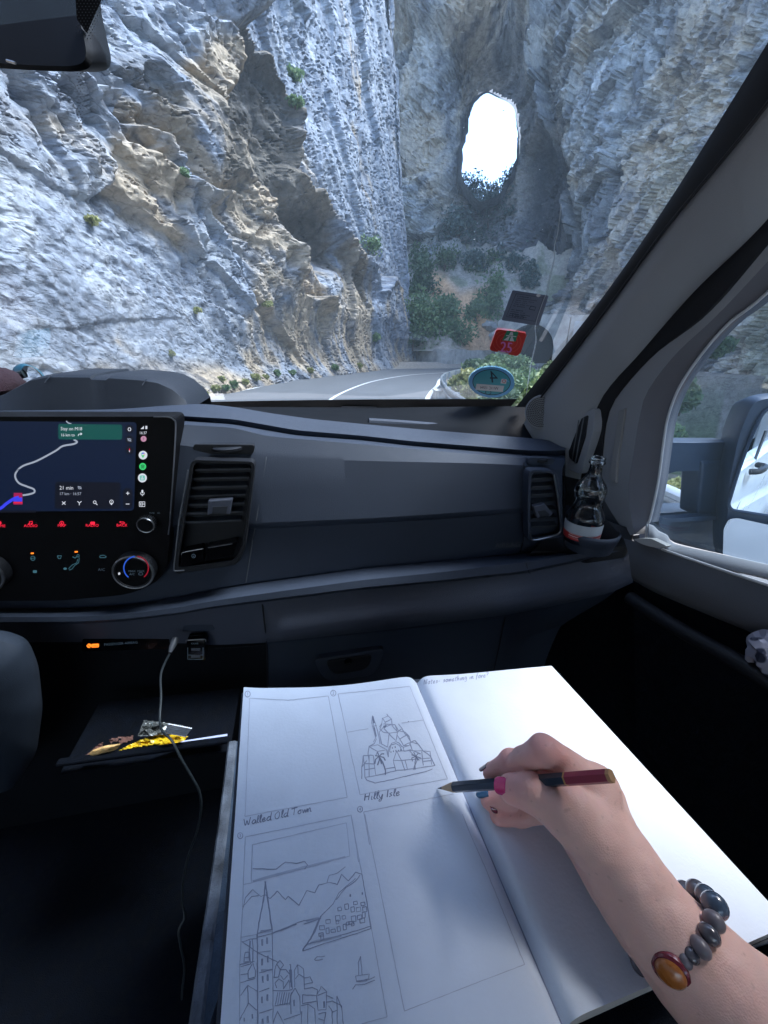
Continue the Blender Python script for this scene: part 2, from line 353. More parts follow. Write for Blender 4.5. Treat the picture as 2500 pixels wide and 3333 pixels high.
# mineral colour, then painted shade in the recesses
big = fbm(np.stack([u/6, v/2.5, Z0], -1), 4, 101); med = fbm(np.stack([u/1.4, v/.5, Z0], -1), 4, 111); fin = fbm(np.stack([u/.35, v/.12, Z0], -1), 3, 121)
tanz = np.clip(polymask(px, py, [(300, 330), (480, 260), (700, 120), (760, 300), (960, 600), (1240, 1000), (1300, 1200), (900, 1260), (760, 1200), (700, 880), (560, 640), (380, 600)], 90)*.75
               + polymask(px, py, [(-300, 240), (300, 420), (560, 640), (600, 900), (400, 760), (0, 560), (-300, 480)], 70)*.5, 0, 1)*front
tanz = np.maximum(tanz, sstep(2.6, .2, Zr+1.2*med)*.65)
col = mixc(np.broadcast_to(BLUE, P.shape), PALE, sstep(-.1, .5, med+.5*fin)*.7)
col = mixc(col, TAN, sstep(.05, .55, tanz+.8*big+.45*med-.18)*.95)
col = mixc(col, OCH, sstep(.35, .75, big*.6+med*.6+.15*tanz)*.45)
col = mixc(col, DARK, sstep(.18, .42, -med*.55-fin*.45+.12*big)*.75)
col = mixc(col, DARK*1.25, crk*.55)
col = mixc(col, np.array([.16, .145, .125]), np.clip(.9*rec+.75*rec2+.7*hang, 0, 1)*sstep(-.6, .2, big+.5*med))  # recess and overhang shade put into the rock colour
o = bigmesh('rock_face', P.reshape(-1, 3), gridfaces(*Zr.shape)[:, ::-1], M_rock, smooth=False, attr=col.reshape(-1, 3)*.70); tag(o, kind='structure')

# ---- far wall with the natural arch, swinging round to the far side of the gorge on the right
plan = catmull([(-22, 80), (-8, 77), (3, 73), (10, 70), (17, 69), (25, 61), (30, 51), (32.5, 40), (33, 28), (31, 15), (30, 2), (31, -14), (34, -40)], 60)
seg = np.diff(plan, axis=0); sl = np.hypot(seg[:, 0], seg[:, 1]); s = np.r_[0, np.cumsum(sl)]
dist = np.hypot(plan[:, 0], plan[:, 1]); wgt = np.r_[0, np.cumsum(sl/(.5*(dist[1:]+dist[:-1])))]
NU = 820; uu = np.linspace(0, wgt[-1], NU); S = np.interp(uu, wgt, s)
X = np.interp(S, s, plan[:, 0]); Y = np.interp(S, s, plan[:, 1]); D = np.hypot(X, Y)
tx = np.gradient(X, S); ty = np.gradient(Y, S); tl = np.hypot(tx, ty); nx, ny = ty/tl, -tx/tl
te = np.r_[np.linspace(-.22, .80, 420), np.linspace(.82, 1.0, 10)]
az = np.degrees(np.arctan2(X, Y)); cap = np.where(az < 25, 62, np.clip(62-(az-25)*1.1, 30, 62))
Zr = np.minimum(CAMZ+D[:, None]*te[None, :], cap[:, None]+4*np.sin(S/5)[:, None]); Sx = np.broadcast_to(S[:, None], Zr.shape)
base = np.stack([np.broadcast_to(X[:, None], Zr.shape), np.broadcast_to(Y[:, None], Zr.shape), Zr], -1)
px, py = proj(base); Z0 = np.zeros_like(Zr)
phi = R(-55); wv = fbm(np.stack([Sx/14, Zr/14, Z0], -1), 3, 205)*5
u = Sx*np.cos(phi)-Zr*np.sin(phi)+wv; v = Sx*np.sin(phi)+Zr*np.cos(phi)+wv
d = 2.2*facet(np.stack([u/14, v/8, Z0+.5], -1), 201)+1.15*facet(np.stack([u/5, v/2.6, Z0+.5], -1), 221)+.6*facet(np.stack([(u+wv)/2, (v-wv)/.9, Z0+.5], -1), 241)
d += .28*facet(np.stack([u/.8, v/.4, Z0+.5], -1), 261)+2.4*fbm(np.stack([Sx/16, Zr/20, Z0], -1), 3, 281)+.35*fbm(np.stack([u/.9, v/.5, Z0], -1), 3, 291)
d *= np.clip(D/55, .75, 1.1)[:, None]
HOLE = catmull([(1548, 318), (1585, 300), (1640, 322), (1676, 350), (1688, 420), (1688, 470), (1676, 540), (1655, 590), (1620, 640), (1560, 660), (1510, 600), (1500, 520), (1515, 440), (1530, 370)], 8, closed=True)
HC = HOLE.mean(0)
hr = np.hypot((px-1600)/260, (py-430)/420)
d *= .3+.7*sstep(.35, .95, hr)
d -= 5.5*np.exp(-np.clip(hr-.35, 0, 9)**2*2.2)                      # bowl round the arch
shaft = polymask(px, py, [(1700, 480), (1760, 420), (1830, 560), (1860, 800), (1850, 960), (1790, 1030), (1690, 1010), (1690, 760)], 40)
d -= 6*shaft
def ridge(line, h, wd):
    sd = -seg_sd(px, py, line); e = np.minimum(sstep(-60, 40, py-line[0][1]+40), sstep(-60, 40, line[-1][1]-py+40))
    return np.where(sd > 0, h*np.exp(-sd/wd)*sstep(0, 18, sd), 0)*e
d += ridge([(1790, -200), (1800, 60), (1760, 240), (1790, 480), (1845, 640), (1868, 820), (1850, 1000), (1830, 1200)], 4.5, 190)
d += 3.2*polymask(px, py, [(1200, -300), (1420, -200), (1440, 150), (1500, 330), (1490, 560), (1440, 640), (1340, 760), (1200, 760)], 60)
d += 3.5*polymask(px, py, [(1200, -400), (1800, -400), (1780, 60), (1650, 180), (1560, 120), (1440, 110), (1200, 120)], 50)
d += ridge([(2050, 200), (2010, 500), (1950, 760)], 1.6, 120)+ridge([(1330, 150), (1380, 330), (1340, 520)], 1.4, 60)
P = base + np.stack([nx[:, None]*d, ny[:, None]*d, Z0], -1)
big = fbm(np.stack([Sx/9, Zr/9, Z0], -1), 4, 301); med = fbm(np.stack([u/3, v/1.3, Z0], -1), 4, 311); fin = fbm(np.stack([u/.9, v/.4, Z0], -1), 3, 321)
k1 = np.abs(fbm(np.stack([(u+wv)/7, (v-wv)/3, Z0], -1), 5, 341)); k2 = np.abs(fbm(np.stack([(u-v)/4, (u+v)/5, Z0+4], -1), 5, 351)); kk_ = np.clip(sstep(.05, 0, k1)+.8*sstep(.04, 0, k2), 0, 1)
G1 = np.array([.42, .43, .44]); G2 = np.array([.66, .65, .63])
col = mixc(np.broadcast_to(G1, P.shape), G2, sstep(-.1, .45, med+.45*fin)); col = mixc(col, TAN*1.1, sstep(-.05, .5, big+.35*med)*.65)
col = mixc(col, DARK, sstep(.1, .4, -med*.6-fin*.5)*.7)
col = mixc(col, DARK*.7, .75*shaft+.55*polymask(px, py, [(1500, 150), (1720, 120), (1790, 400), (1800, 900), (1500, 900), (1440, 640), (1490, 400)], 70)*sstep(-.4, .2, big+.3))  # cleft and arch surround coloured darker for the shade inside them
col = mixc(col, DARK, kk_*.5)
grn = sstep(.15, .5, fbm(np.stack([Sx/5, Zr/5, Z0], -1), 4, 331)+.1-.02*np.clip(Zr-6, 0, 40))*sstep(20, 45, az)[:, None]*.55
col = mixc(col, np.array([.20, .24, .15]), grn*.8)
col = col*(1+.45*sstep(40, 55, az))[:, None, None]  # right-hand wall colour brightened to offset the shade it stands in
hp, hq = proj(P); keep = ~inpoly(hp, hq, HC+(HOLE-HC)*1.0)
F = gridfaces(*Zr.shape); kf = keep.reshape(-1)[F].all(1)
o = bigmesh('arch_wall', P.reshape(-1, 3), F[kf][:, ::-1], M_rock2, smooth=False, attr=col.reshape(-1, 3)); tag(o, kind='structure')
# inner sides of the hole: real depth
rd = ray(HOLE[:, 0], HOLE[:, 1]); ns = len(HOLE); rings = []; 
for k, (dd, sc1) in enumerate([(54, .965), (57, 1.11), (62, 1.12), (64, 1.13), (68, 1.15), (77, 1.35)]):
    q = HC+(HOLE-HC)*sc1+fbm(np.stack([HOLE[:, 0]/30, HOLE[:, 1]/30, 0*HOLE[:, 0]+k*.6], -1), 3, 400)[:, None]*np.array([6, 6])
    rings.append(U(q[:, 0], q[:, 1], np.full(ns, dd*.99)))
A = np.array(rings); nI, nJ = A.shape[:2]; Fq = [(i*nJ+j, i*nJ+(j+1) % nJ, (i+1)*nJ+(j+1) % nJ, (i+1)*nJ+j) for i in range(nI-1) for j in range(nJ)]
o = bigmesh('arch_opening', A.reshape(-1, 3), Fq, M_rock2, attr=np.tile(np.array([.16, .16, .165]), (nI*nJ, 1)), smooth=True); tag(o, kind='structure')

# ---- ground
def road_right(Y): return np.interp(Y, [-80, 0, 9, 15, 19.5, 24, 30, 36, 60], [3.5, 2.9, 2.1, 1.85, 2.3, 3.2, 4.9, 7.5, 24])
gx = np.linspace(-30, 60, 220); gy = np.linspace(-80, 95, 260); GX, GY = np.meshgrid(gx, gy, indexing='ij')
rr = np.where(GY < 33, GX-(road_right(GY)+1.2), GX-60)
drop = np.where(rr > 0, -1.1*np.clip(rr, 0, 5)-.12*np.clip(rr-5, 0, 40), 0)*sstep(44, 34, GY)
GZ = -.03+drop+.12*fbm(np.stack([GX/2, GY/2, 0*GX], -1), 3, 500)*sstep(.2, 2, rr)
GZ = np.maximum(GZ, -5.5)
gcol = mixc(np.broadcast_to(np.array([.30, .27, .23]), GX.shape+(3,)), np.array([.12, .16, .08]), sstep(-.2, .3, fbm(np.stack([GX, GY, 0*GX], -1), 3, 510))*sstep(.2, 1.5, rr))
o = bigmesh('ground', np.stack([GX, GY, GZ], -1).reshape(-1, 3), gridfaces(220, 260)[:, ::-1], M_rock2, attr=gcol.reshape(-1, 3)); tag(o, kind='structure')
# ---- road
M_asph = mat('asphalt', (.115, .12, .13), .8, bump=.4, bscale=60, var=.14, vscale=.8); M_line = mat('road_paint', (.7, .71, .72), .7, var=.15, vscale=3)
M_dirt = mat('verge_gravel', (.36, .32, .27), .95, bump=.8, bscale=30, var=.3, vscale=5)
LE_ = [VZ(x, y, 0)[:2] for x, y in [(640, 1297), (800, 1269), (963, 1234), (1125, 1212), (1288, 1201)]]
Ll = np.array([(-3.2, -80), (-3.4, -20), (-3.9, 0), (-4.2, 8)]+[tuple(p) for p in LE_]+[(7.2, 46.5), (12.5, 51), (20, 55.5), (27, 60), (34, 66)])
Cl = np.array([(-.2, -80), (-.3, -20), (-.9, 0), (-1.5, 8)]+[tuple(VZ(x, y, 0)[:2]) for x, y in [(1060, 1315), (1147, 1264), (1234, 1237), (1342, 1220)]]+[(5.9, 38.0), (10, 43.5), (15, 47.5), (22, 52.5), (29, 57.5), (36, 63)])
Rl = np.array([(2.8, -80), (2.7, -20), (2.0, 0), (1.75, 8)]+[tuple(VZ(x, y, 0)[:2]) for x, y in [(1397, 1315), (1402, 1280), (1424, 1256)]]+[(4.6, 31), (8, 37), (13, 42), (18, 45.5), (24, 49.5), (31, 54.5), (38, 60)])
def resamp(p, n=260):
    c = catmull(p, 14); L = np.r_[0, np.cumsum(np.hypot(*np.diff(c, axis=0).T))]; t = np.linspace(0, L[-1], n)
    return np.stack([np.interp(t, L, c[:, 0]), np.interp(t, L, c[:, 1])], -1)
def strip(name, a, b, z, m, kind='structure', na=3):
    t = np.linspace(0, 1, na)[None, :, None]; P2 = a[:, None]*(1-t)+b[:, None]*t
    P3 = np.concatenate([P2, np.full(P2.shape[:2]+(1,), z)], -1); o = bigmesh(name, P3.reshape(-1, 3), gridfaces(len(a), na)[:, ::-1], m, smooth=False); tag(o, kind=kind); return o
def offs(c, w_):
    t = np.gradient(c, axis=0); t /= np.linalg.norm(t, axis=1)[:, None]; return c+np.stack([t[:, 1], -t[:, 0]], -1)*w_
la, ca_, ra = resamp(Ll), resamp(Cl), resamp(Rl)
strip('road', offs(la, -.25), offs(ra, .45), .0, M_asph, na=8)
strip('edge_line', offs(la, -.08), offs(la, .10), .008, M_line)
strip('edge_line', offs(ra, -.12), offs(ra, .10), .008, M_line)
strip('centre_line', offs(ca_, -.075), offs(ca_, .075), .008, M_line)
# gravel verge between road and rock
vb = offs(la, -.25); inner = offs(la, -3.4); P2 = vb[:, None]*(1-np.linspace(0, 1, 7)[None, :, None])+inner[:, None]*np.linspace(0, 1, 7)[None, :, None]
vz = .02+np.linspace(0, 1, 7)[None, :]**1.5*.6+.05*vn(np.concatenate([P2, np.zeros(P2.shape[:2]+(1,))], -1)*2, 3)*np.linspace(0, 1, 7)[None, :]
o = bigmesh('verge', np.concatenate([P2, vz[..., None]], -1).reshape(-1, 3), gridfaces(260, 7), M_dirt); tag(o, kind='structure')

# ---- scree slope behind the retaining wall
nu_, nv_ = 160, 160; a = np.linspace(0, 1, nu_)[:, None]; b = np.linspace(0, 1, nv_)[None, :]
lo = resamp(np.array([(-2, 58), (6.5, 50.5), (12, 54.5), (17, 59), (26, 66)]), nu_); hi = resamp(np.array([(-6, 80), (4, 76), (12, 73), (20, 68), (30, 62)]), nu_)
P2 = lo[:, None]*(1-b[..., None])+hi[:, None]*b[..., None]
sz = 1.8+19*b**1.05*(1-.35*a)+(1.1*fbm(np.concatenate([P2/4, 0*P2[..., :1]], -1), 5, 600)+.5*facet(np.concatenate([P2/1.3, 0*P2[..., :1]+.5], -1), 610))*sstep(0, .06, b)
SC = np.concatenate([P2, sz[..., None]], -1); sp, sq = proj(SC)
orange = polymask(sp, sq, [(1400, 880), (1440, 890), (1500, 950), (1590, 930), (1600, 1060), (1620, 1150), (1520, 1150), (1470, 1050), (1400, 980)], 25)
n1 = fbm(np.stack([sp/40, sq/40, 0*sp], -1), 4, 620)
ccol = mixc(np.broadcast_to(np.array([.42, .38, .33]), SC.shape), np.array([.74, .45, .25]), orange*(.95+.2*n1)); ccol = mixc(ccol, np.array([.20, .22, .13]), sstep(.0, .35, n1-.5*orange)*.7)
o = bigmesh('scree_slope', SC.reshape(-1, 3), gridfaces(nu_, nv_)[:, ::-1], M_rock2, attr=ccol.reshape(-1, 3)); tag(o, kind='structure')

# ---- retaining wall and tunnel portal
M_conc = mat('weathered_concrete', (.48, .46, .43), .9, bump=.5, bscale=8, var=.3, vscale=1.2)
M_conc2 = mat('pale_concrete', (.6, .61, .62), .85, bump=.3, bscale=8, var=.2, vscale=1)
c = resamp(np.array([(2.5, 58), (6.6, 50.0), (9.5, 51.5), (14, 55.3), (17.5, 57.6)]), 40); mb = MB()
P = []
for i, q in enumerate(c):
    nrm = np.array([0, 0]); back = offs(c, -.5)[i]; h = 1.95+.1*vn(np.array([[i*.4, 0, 0]]), 9)[0]
    P.append([(q[0], q[1], -.2), (q[0], q[1], h), (back[0], back[1], h), (back[0], back[1], -.2)])
mb.grid(np.array(P), 0)
for i in range(0, 40, 5):
    q = c[i]; b2 = offs(c, .06)[i]; mb.tube([(b2[0], b2[1], 0), (b2[0], b2[1], 1.9)], .05, 0, 6)
tag(mb.build('retaining_wall', M_conc), 'long low weathered concrete retaining wall at the outside of the bend', 'wall')
M_blk = mat('dark_void', (.006, .007, .009), .9)
# portal: dark round-topped mouth at (1660..1790, 1060..) in a concrete face with a recessed bay on its right
tp = empty('tunnel_portal', (17, 48, 0)); tag(tp, 'concrete tunnel portal with a dark round mouth beyond the bend', 'tunnel')
Tc = VZ(1725, 1195, 0); Tc = U(1722, 1120, 46); Tc[2] = 0; tdir = np.array([.75, -.66, 0.]); tdir /= np.linalg.norm(tdir); tn = np.array([-.66, -.75, 0.])/np.linalg.norm([.66, .75])
def tpt(x, z, y=0): return Tc+tdir*x*.82+tn*y+np.array([0, 0, z*.86])
outer = [(-5.2, 0), (-5.2, 6.0), (-3, 6.7), (6.4, 6.7), (6.4, 0)]
arc = [(-3.6, 0)]+[(3.6*math.cos(t), 2.2+3.3*math.sin(t)) for t in np.linspace(math.pi, 0, 20)]+[(3.6, 0)]
mb = MB(); op = [tpt(x, z) for x, z in outer]; ar = [tpt(x, z) for x, z in arc]
n_ = len(ar); rim = [tpt(*(np.array(outer)[np.argmin(np.hypot(np.array(outer)[:, 0]-x, np.array(outer)[:, 1]-z))])) for x, z in arc]
rimp = []
for x, z in arc:
    ang = math.atan2(z-2, x); k = min(5.2/abs(math.cos(ang)) if abs(math.cos(ang)) > 1e-3 else 99, 4.6/abs(math.sin(ang)) if abs(math.sin(ang)) > 1e-3 else 99)
    rimp.append(tpt(x*1.0+math.cos(ang)*max(k-math.hypot(x, z-2), .2), max(z+math.sin(ang)*max(k-math.hypot(x, z-2), .2), 0)))
mb.grid(np.array([ar, rimp])); mb.grid(np.array([rimp, [p-tn*3 for p in rimp]]))
mb.build('face', M_conc, tp)
mb = MB(); mb.grid(np.array([ar, [p-tn*5 for p in ar]])); mb.poly([p-tn*5 for p in ar]); mb.build('mouth', M_blk, tp)
mb = MB(); mb.prism([tpt(5.4, 0, .1), tpt(5.4, 6.3, .1), tpt(9.6, 6.3, .1), tpt(9.6, 0, .1)], -tn*2); mb.build('pier', M_conc, tp)
mb = MB(); mb.prism([tpt(6.0, .2, .35), tpt(6.0, 5.6, .35), tpt(9.0, 5.6, .35), tpt(9.0, .2, .35)], -tn*.24); mb.prism([tpt(6.9, .2, .45), tpt(6.9, 5.6, .45), tpt(7.15, 5.6, .45), tpt(7.15, .2, .45)], -tn*.2); mb.build('gate', M_conc2, tp)

# ---- foliage
M_lf = [leafmat('leaf_dark', (.06, .11, .06), (.18, .25, .13)), leafmat('leaf_mid', (.09, .17, .08), (.24, .33, .15)), leafmat('leaf_yellow', (.25, .28, .10), (.45, .43, .20)), leafmat('leaf_blue', (.07, .11, .10), (.17, .22, .19))]
M_bark = mat('bark', (.12, .09, .07), .9, bump=.6, bscale=20)
def leaves(c, rad, n, ls, lump=11):
    cen = rng.normal(size=(lump, 3)); cen /= np.linalg.norm(cen, axis=1)[:, None]; cen *= rng.uniform(.25, .75, (lump, 1)); cr = rng.uniform(.28, .55, lump)
    k = rng.integers(0, lump, n); q = rng.normal(size=(n, 3)); q /= np.linalg.norm(q, axis=1)[:, None]
    p = cen[k]+q*(cr[k]*1.25*rng.uniform(.05, 1.0, n)**.6)[:, None]; p = np.asarray(c)+p*np.asarray(rad)
    a = rng.normal(size=(n, 3)); a /= np.linalg.norm(a, axis=1)[:, None]; b = np.cross(a, rng.normal(size=(n, 3))); b /= np.linalg.norm(b, axis=1)[:, None]
    s = ls*rng.uniform(.6, 1.4, n)[:, None]; V = np.stack([p-a*s, p-b*s*.5, p+a*s, p+b*s*.5], 1).reshape(-1, 3)
    return V, np.arange(n*4).reshape(-1, 4)
def plant(name, c, rad, n, ls, m, label, cat, trunk=None, group=None, stems=True):
    c = np.asarray(c, float); t = empty(name, (c[0], c[1], c[2]-rad[2]*.9 if trunk is None else trunk)); tag(t, label, cat, group)
    V, F = leaves(c, rad, n, ls); n = int(n)
    bigmesh('crown' if trunk is not None else 'foliage', V, F, M_lf[m], parent=t, smooth=False)
    mb = MB(); g = np.array(t.location)
    r0 = max(.02, rad[0]*.07)
    for k in range(4):
        e = c+np.array([rng.uniform(-.5, .5)*rad[0], rng.uniform(-.5, .5)*rad[1], rng.uniform(.0, .5)*rad[2]]); mid = g*.5+c*.5+np.array([rng.uniform(-.1, .1)*rad[0], 0, 0])
        mb.tube([g, mid, e], [r0, r0*.6, r0*.15], 0, 6)
    mb.build('trunk' if trunk is not None else 'stem', M_bark, parent=t, smooth=True)
    return t
# trees on the slope: (pixel x, pixel y of crown centre, distance, radius px w, h, leaves, material, label)
slope = [
 (1365, 1010, 56, 50, 60, 1800, 1, 'green tree hugging the rock edge beside the scree, middle height'),
 (1440, 1010, 57, 50, 40, 1500, 1, 'rounded tree at the left side of the orange scree'),
 (1345, 1090, 53, 40, 35, 1000, 0, 'dark tree at the very left end of the retaining wall'),
 (1550, 1010, 58, 30, 40, 700, 1, 'thin tree between the scree and the tall green one'),
 (1650, 870, 64, 60, 45, 1400, 3, 'low shaded tree under the dark cleft'),
 (1450, 840, 63, 40, 30, 900, 0, 'little dark tree at the top of the scree'),
 (1720, 900, 62, 45, 40, 900, 3, 'dim tree at the bottom right of the cleft'),
 (1560, 690, 69, 90, 45, 2400, 3, 'leafy tree crown along the lower lip of the arch'),
 (1400, 1052, 55, 95, 85, 3200, 1, 'broad green tree above the left end of the retaining wall'),
 (1480, 1082, 54, 55, 45, 1400, 1, 'small green tree leaning over the top of the retaining wall'),
 (1385, 930, 60, 55, 75, 1800, 0, 'dark tree against the rock edge above the orange scree'),
 (1365, 850, 63, 38, 45, 1000, 0, 'narrow dark tree standing at the top left of the scree'),
 (1600, 975, 60, 42, 85, 1800, 1, 'tall green tree right of the orange scree'),
 (1585, 880, 64, 60, 45, 1400, 0, 'dark rounded tree above the tall green one'),
 (1500, 760, 66, 95, 60, 2600, 3, 'wide blue green tree below the left side of the rock arch'),
 (1600, 740, 67, 80, 80, 2600, 3, 'tall blue green tree directly below the rock arch'),
 (1420, 735, 68, 45, 40, 900, 0, 'small dark tree in the shade left of the arch'),
 (1530, 850, 64, 60, 40, 1200, 3, 'low dark tree over the grey boulder on the slope'),
 (1690, 800, 66, 50, 60, 1200, 3, 'faint shaded tree at the foot of the dark cleft'),
]
for (x, y, dd, rw, rh, n, m, lb) in slope:
    rw *= 1.22; rh *= 1.22; c_ = U(x, y, dd*.9); r3 = (rw*dd*.9/1250, rw*dd*.9/1250*.8, rh*dd*.9/1250)
    plant('slope_tree', c_, r3, int(n*.95), .25, m, lb, 'tree', trunk=c_[2]-r3[2]*1.15, group='trees on the slope below the arch')
for (x, y, rw, rh, lb) in [(1525, 615, 62, 66, 'tree with ragged top in the left of the arch opening'), (1590, 655, 70, 75, 'tree in the middle of the arch opening'), (1655, 625, 50, 66, 'tree top at the right edge of the arch opening')]:
    dd = 76; plant('ridge_tree', U(x, y, dd), (rw*dd/1250, 2, rh*dd/1250), 1700, .26, 3, lb, 'tree', trunk=U(x, y, dd)[2]-5, group='trees seen through the arch')
# bushes beyond the guardrail
bush = [(1520, 1262, 15, 70, 55, 2, 2600, 'yellow green bush right behind the bend of the guardrail'), (1600, 1235, 17, 85, 60, 1, 3000, 'green bush behind the round windscreen sticker'),
 (1690, 1240, 19, 90, 42, 1, 3000, 'green bush in front of the tunnel portal'), (1560, 1205, 26, 80, 28, 0, 2000, 'low dark bush along the far guardrail'), (1660, 1175, 27, 80, 32, 1, 2000, 'leafy bush hiding the foot of the tunnel mouth'),
 (1640, 1310, 11, 90, 45, 0, 2600, 'dark low bush nearest the windscreen foot'), (1800, 1215, 21, 50, 35, 0, 1800, 'dark bush beside the concrete pier'), (1850, 1190, 24, 40, 30, 1, 1200, 'bush below the right hand rock wall'),
 (1750, 1290, 12, 90, 60, 1, 2600, 'grey green bush close to the windscreen pillar')]
for (x, y, dd, rw, rh, m, n, lb) in bush:
    c_ = U(x, y, dd); k = dd/1250; plant('bush', c_, (rw*k, rw*k, rh*k), n, .012*dd**.85, m, lb, 'bush', group='bushes beyond the guardrail')
side = [(2225, 1300, 24, 38, 60, 0, 'dark bush on the rock beside the window edge'), (2190, 1420, 22, 38, 42, 1, 'green bush low in the side window'), (2330, 1130, 27, 55, 35, 0, 'dark bush high on the rock in the side window'), (2230, 1590, 8, 70, 25, 2, 'dry tussock behind the mirror arm')]
for (x, y, dd, rw, rh, m, lb) in side:
    c_ = U(x, y, dd); k = dd/1250; plant('bush', c_, (rw*k, rw*k, rh*k), 2200, .010*dd, m, lb, 'bush', group='bushes seen through the side window')
# tufts on the left rock and along its foot
tufts = [(668, 1283, 17, 15, 2, 'tiny dry tuft on the gravel between the first two verge tufts'), (735, 1262, 19, 13, 1, 'tiny green weed between the second and third verge tufts'), (800, 1243, 20, 14, 2, 'low dry tuft on the gravel left of mid verge'), (865, 1228, 21, 11, 2, 'tiny dry tuft in mid verge'), (950, 1212, 24, 14, 1, 'little weed at the rock foot beyond mid verge'), (1010, 1205, 27, 12, 2, 'dry tuft at the foot of the tan rib'), (1090, 1196, 30, 12, 1, 'green tuft far along the verge'), (1170, 1190, 34, 10, 2, 'last dry tuft before the bend'), (720, 1235, 20, 12, 2, 'dry tuft clinging just above the verge'), (560, 1150, 15, 10, 2, 'small dry tuft low on the blue slab'),
 (300, 715, 9.5, 26, 2, 'yellow tuft alone on the smooth blue slab'), (640, 1275, 18, 24, 2, 'tuft at the verge nearest the dash'), (700, 1262, 19, 22, 2, 'tuft on the verge second from the left'), (760, 1250, 20, 24, 1, 'green tuft on the verge third from the left'),
 (830, 1228, 22, 18, 2, 'small tuft at the foot of the rock in mid verge'), (900, 1215, 23, 20, 1, 'green weed at the foot of the tan rock'), (870, 990, 20, 18, 2, 'tuft growing below the dark overhang'),
 (1200, 790, 34, 45, 1, 'hanging green bush on the right rib of the rock face'), (950, 240, 20, 34, 1, 'green plant in the crack high on the rock face'), (960, 330, 20, 30, 1, 'plant below the crack on the rock face'), (1225, 1095, 37, 24, 1, 'green clump near the far foot of the rock face'),
 (640, 1010, 14, 14, 2, 'small dry tuft in the middle of the rock face'), (600, 560, 16, 16, 1, 'little plant beneath the rock nose')]
for (x, y, dd, rw, m, lb) in tufts:
    # find the rock there
    c_ = None
    k0 = np.array([0, 0, CAMZ]); r_ = Vector(ray(x, y)); dg = bpy.context.evaluated_depsgraph_get()
    hit = sc.ray_cast(dg, Vector(CAM), r_.normalized())
    c_ = np.array(hit[1])-np.array(r_.normalized())*.15 if hit[0] else U(x, y, dd)
    dd2 = np.linalg.norm(c_-CAM)/np.linalg.norm(np.array(r_)); k = dd2/1250
    rw *= .68 if y > 1170 else .85; plant('rock_plant', c_, (rw*k*rng.uniform(1, 1.6), rw*k, rw*k*rng.uniform(.55, .9)), 420, .0052*dd2, m, lb, 'plant', group='plants on the left rock face')

# ---- guardrail
M_zinc = mat('galvanised_steel', (.42, .45, .48), .45, metal=.7, var=.2, vscale=3); M_stone = mat('white_stone', (.55, .54, .5), .85, bump=.5, bscale=10, var=.3, vscale=8)
gp = [(3.2, -40), (2.9, -8), (2.75, 2), (2.35, 6)]+[tuple(VZ(x, y, .78)[:2]) for x, y in [(1550, 1318), (1495, 1285), (1453, 1255), (1437, 1226), (1449, 1213), (1474, 1206), (1502, 1201)]]+[(9, 33), (14, 38), (20, 42), (28, 47)]
g = resamp(np.array(gp), 300); prof = [(0, .78), (-.05, .74), (-.05, .70), (.02, .66), (.02, .62), (-.05, .58), (-.05, .54), (0, .48), (.015, .48), (.03, .54), (.03, .74), (.015, .78)]
gr = empty('guardrail', (2.3, 8, 0)); tag(gr, 'curving galvanised steel guardrail along the outside edge of the road', 'guardrail')
t = np.gradient(g, axis=0); t /= np.linalg.norm(t, axis=1)[:, None]; nn = np.stack([t[:, 1], -t[:, 0]], -1)
P = np.array([[np.r_[g[i]+nn[i]*q[0], q[1]] for q in prof] for i in range(len(g))]); mb = MB(); mb.grid(P, closed_v=True); mb.build('beam', M_zinc, gr, smooth=True, sharp=50)
L = np.r_[0, np.cumsum(np.hypot(*np.diff(g, axis=0).T))]
for q in np.arange(34, L[-1]-2, 2.0):
    x, y = np.interp(q, L, g[:, 0]), np.interp(q, L, g[:, 1]); i = int(np.searchsorted(L, q)); n3 = np.r_[nn[min(i, 299)], 0]; t3 = np.r_[t[min(i, 299)], 0]
    mb = MB(); mb.box(np.array([x, y, .27])+n3*.09, n3*.05, t3*.03, [0, 0, .5]); mb.build('post', M_zinc, gr, bevel=.005)
# white masonry blocks at the road edge
for k, (x, y, hgt) in enumerate([(1432, 1290, .42), (1480, 1318, .42)]):
    b0 = VZ(x, 1316 if k else 1308, 0); mb = MB(); mb.box([b0[0], b0[1], hgt/2], [.22, .02, 0], [-.03, .35, 0], [0, 0, hgt/2]); mb.box([b0[0], b0[1], hgt+.03], [.26, .02, 0], [-.03, .39, 0], [0, 0, .03])
    tag(mb.build('kerb_block', M_stone, bevel=.02), ['white stone kerb block beside the edge line under the guardrail', 'second white stone block just above the wiper'][k], 'kerb block')
# loose boulders on the scree
for k, (x, y, r_, lb) in enumerate([(1590, 1065, 1.0, 'grey angular boulder beside the red sticker'), (1620, 1095, .8, 'pale boulder below the angular one'), (1640, 1125, .6, 'small pale rock at the foot of the scree'), (1470, 815, 1.6, 'large grey boulder high on the slope under the dark tree')]):
    hit = sc.ray_cast(bpy.context.evaluated_depsgraph_get(), Vector(CAM), Vector(ray(x, y)).normalized()); c_ = np.array(hit[1])
    a1, a2 = np.meshgrid(np.linspace(0, 2*np.pi, 25)[:-1], np.linspace(.02, np.pi-.02, 14), indexing='ij')
    q = np.stack([np.sin(a2)*np.cos(a1), np.sin(a2)*np.sin(a1), np.cos(a2)], -1); q = q*(1+.25*facet(q*1.4+k*3, 700+k)[..., None]+.1*fbm(q*3, 3, 720)[..., None])*np.array([1.3, 1, .8])*r_
    mb = MB(); mb.grid(c_+q, closed_u=True); o = mb.build('boulder', mat('boulder_stone', (.36, .35, .33), .9, bump=.6, bscale=6, var=.3, vscale=3), smooth=True); tag(o, lb, 'boulder')
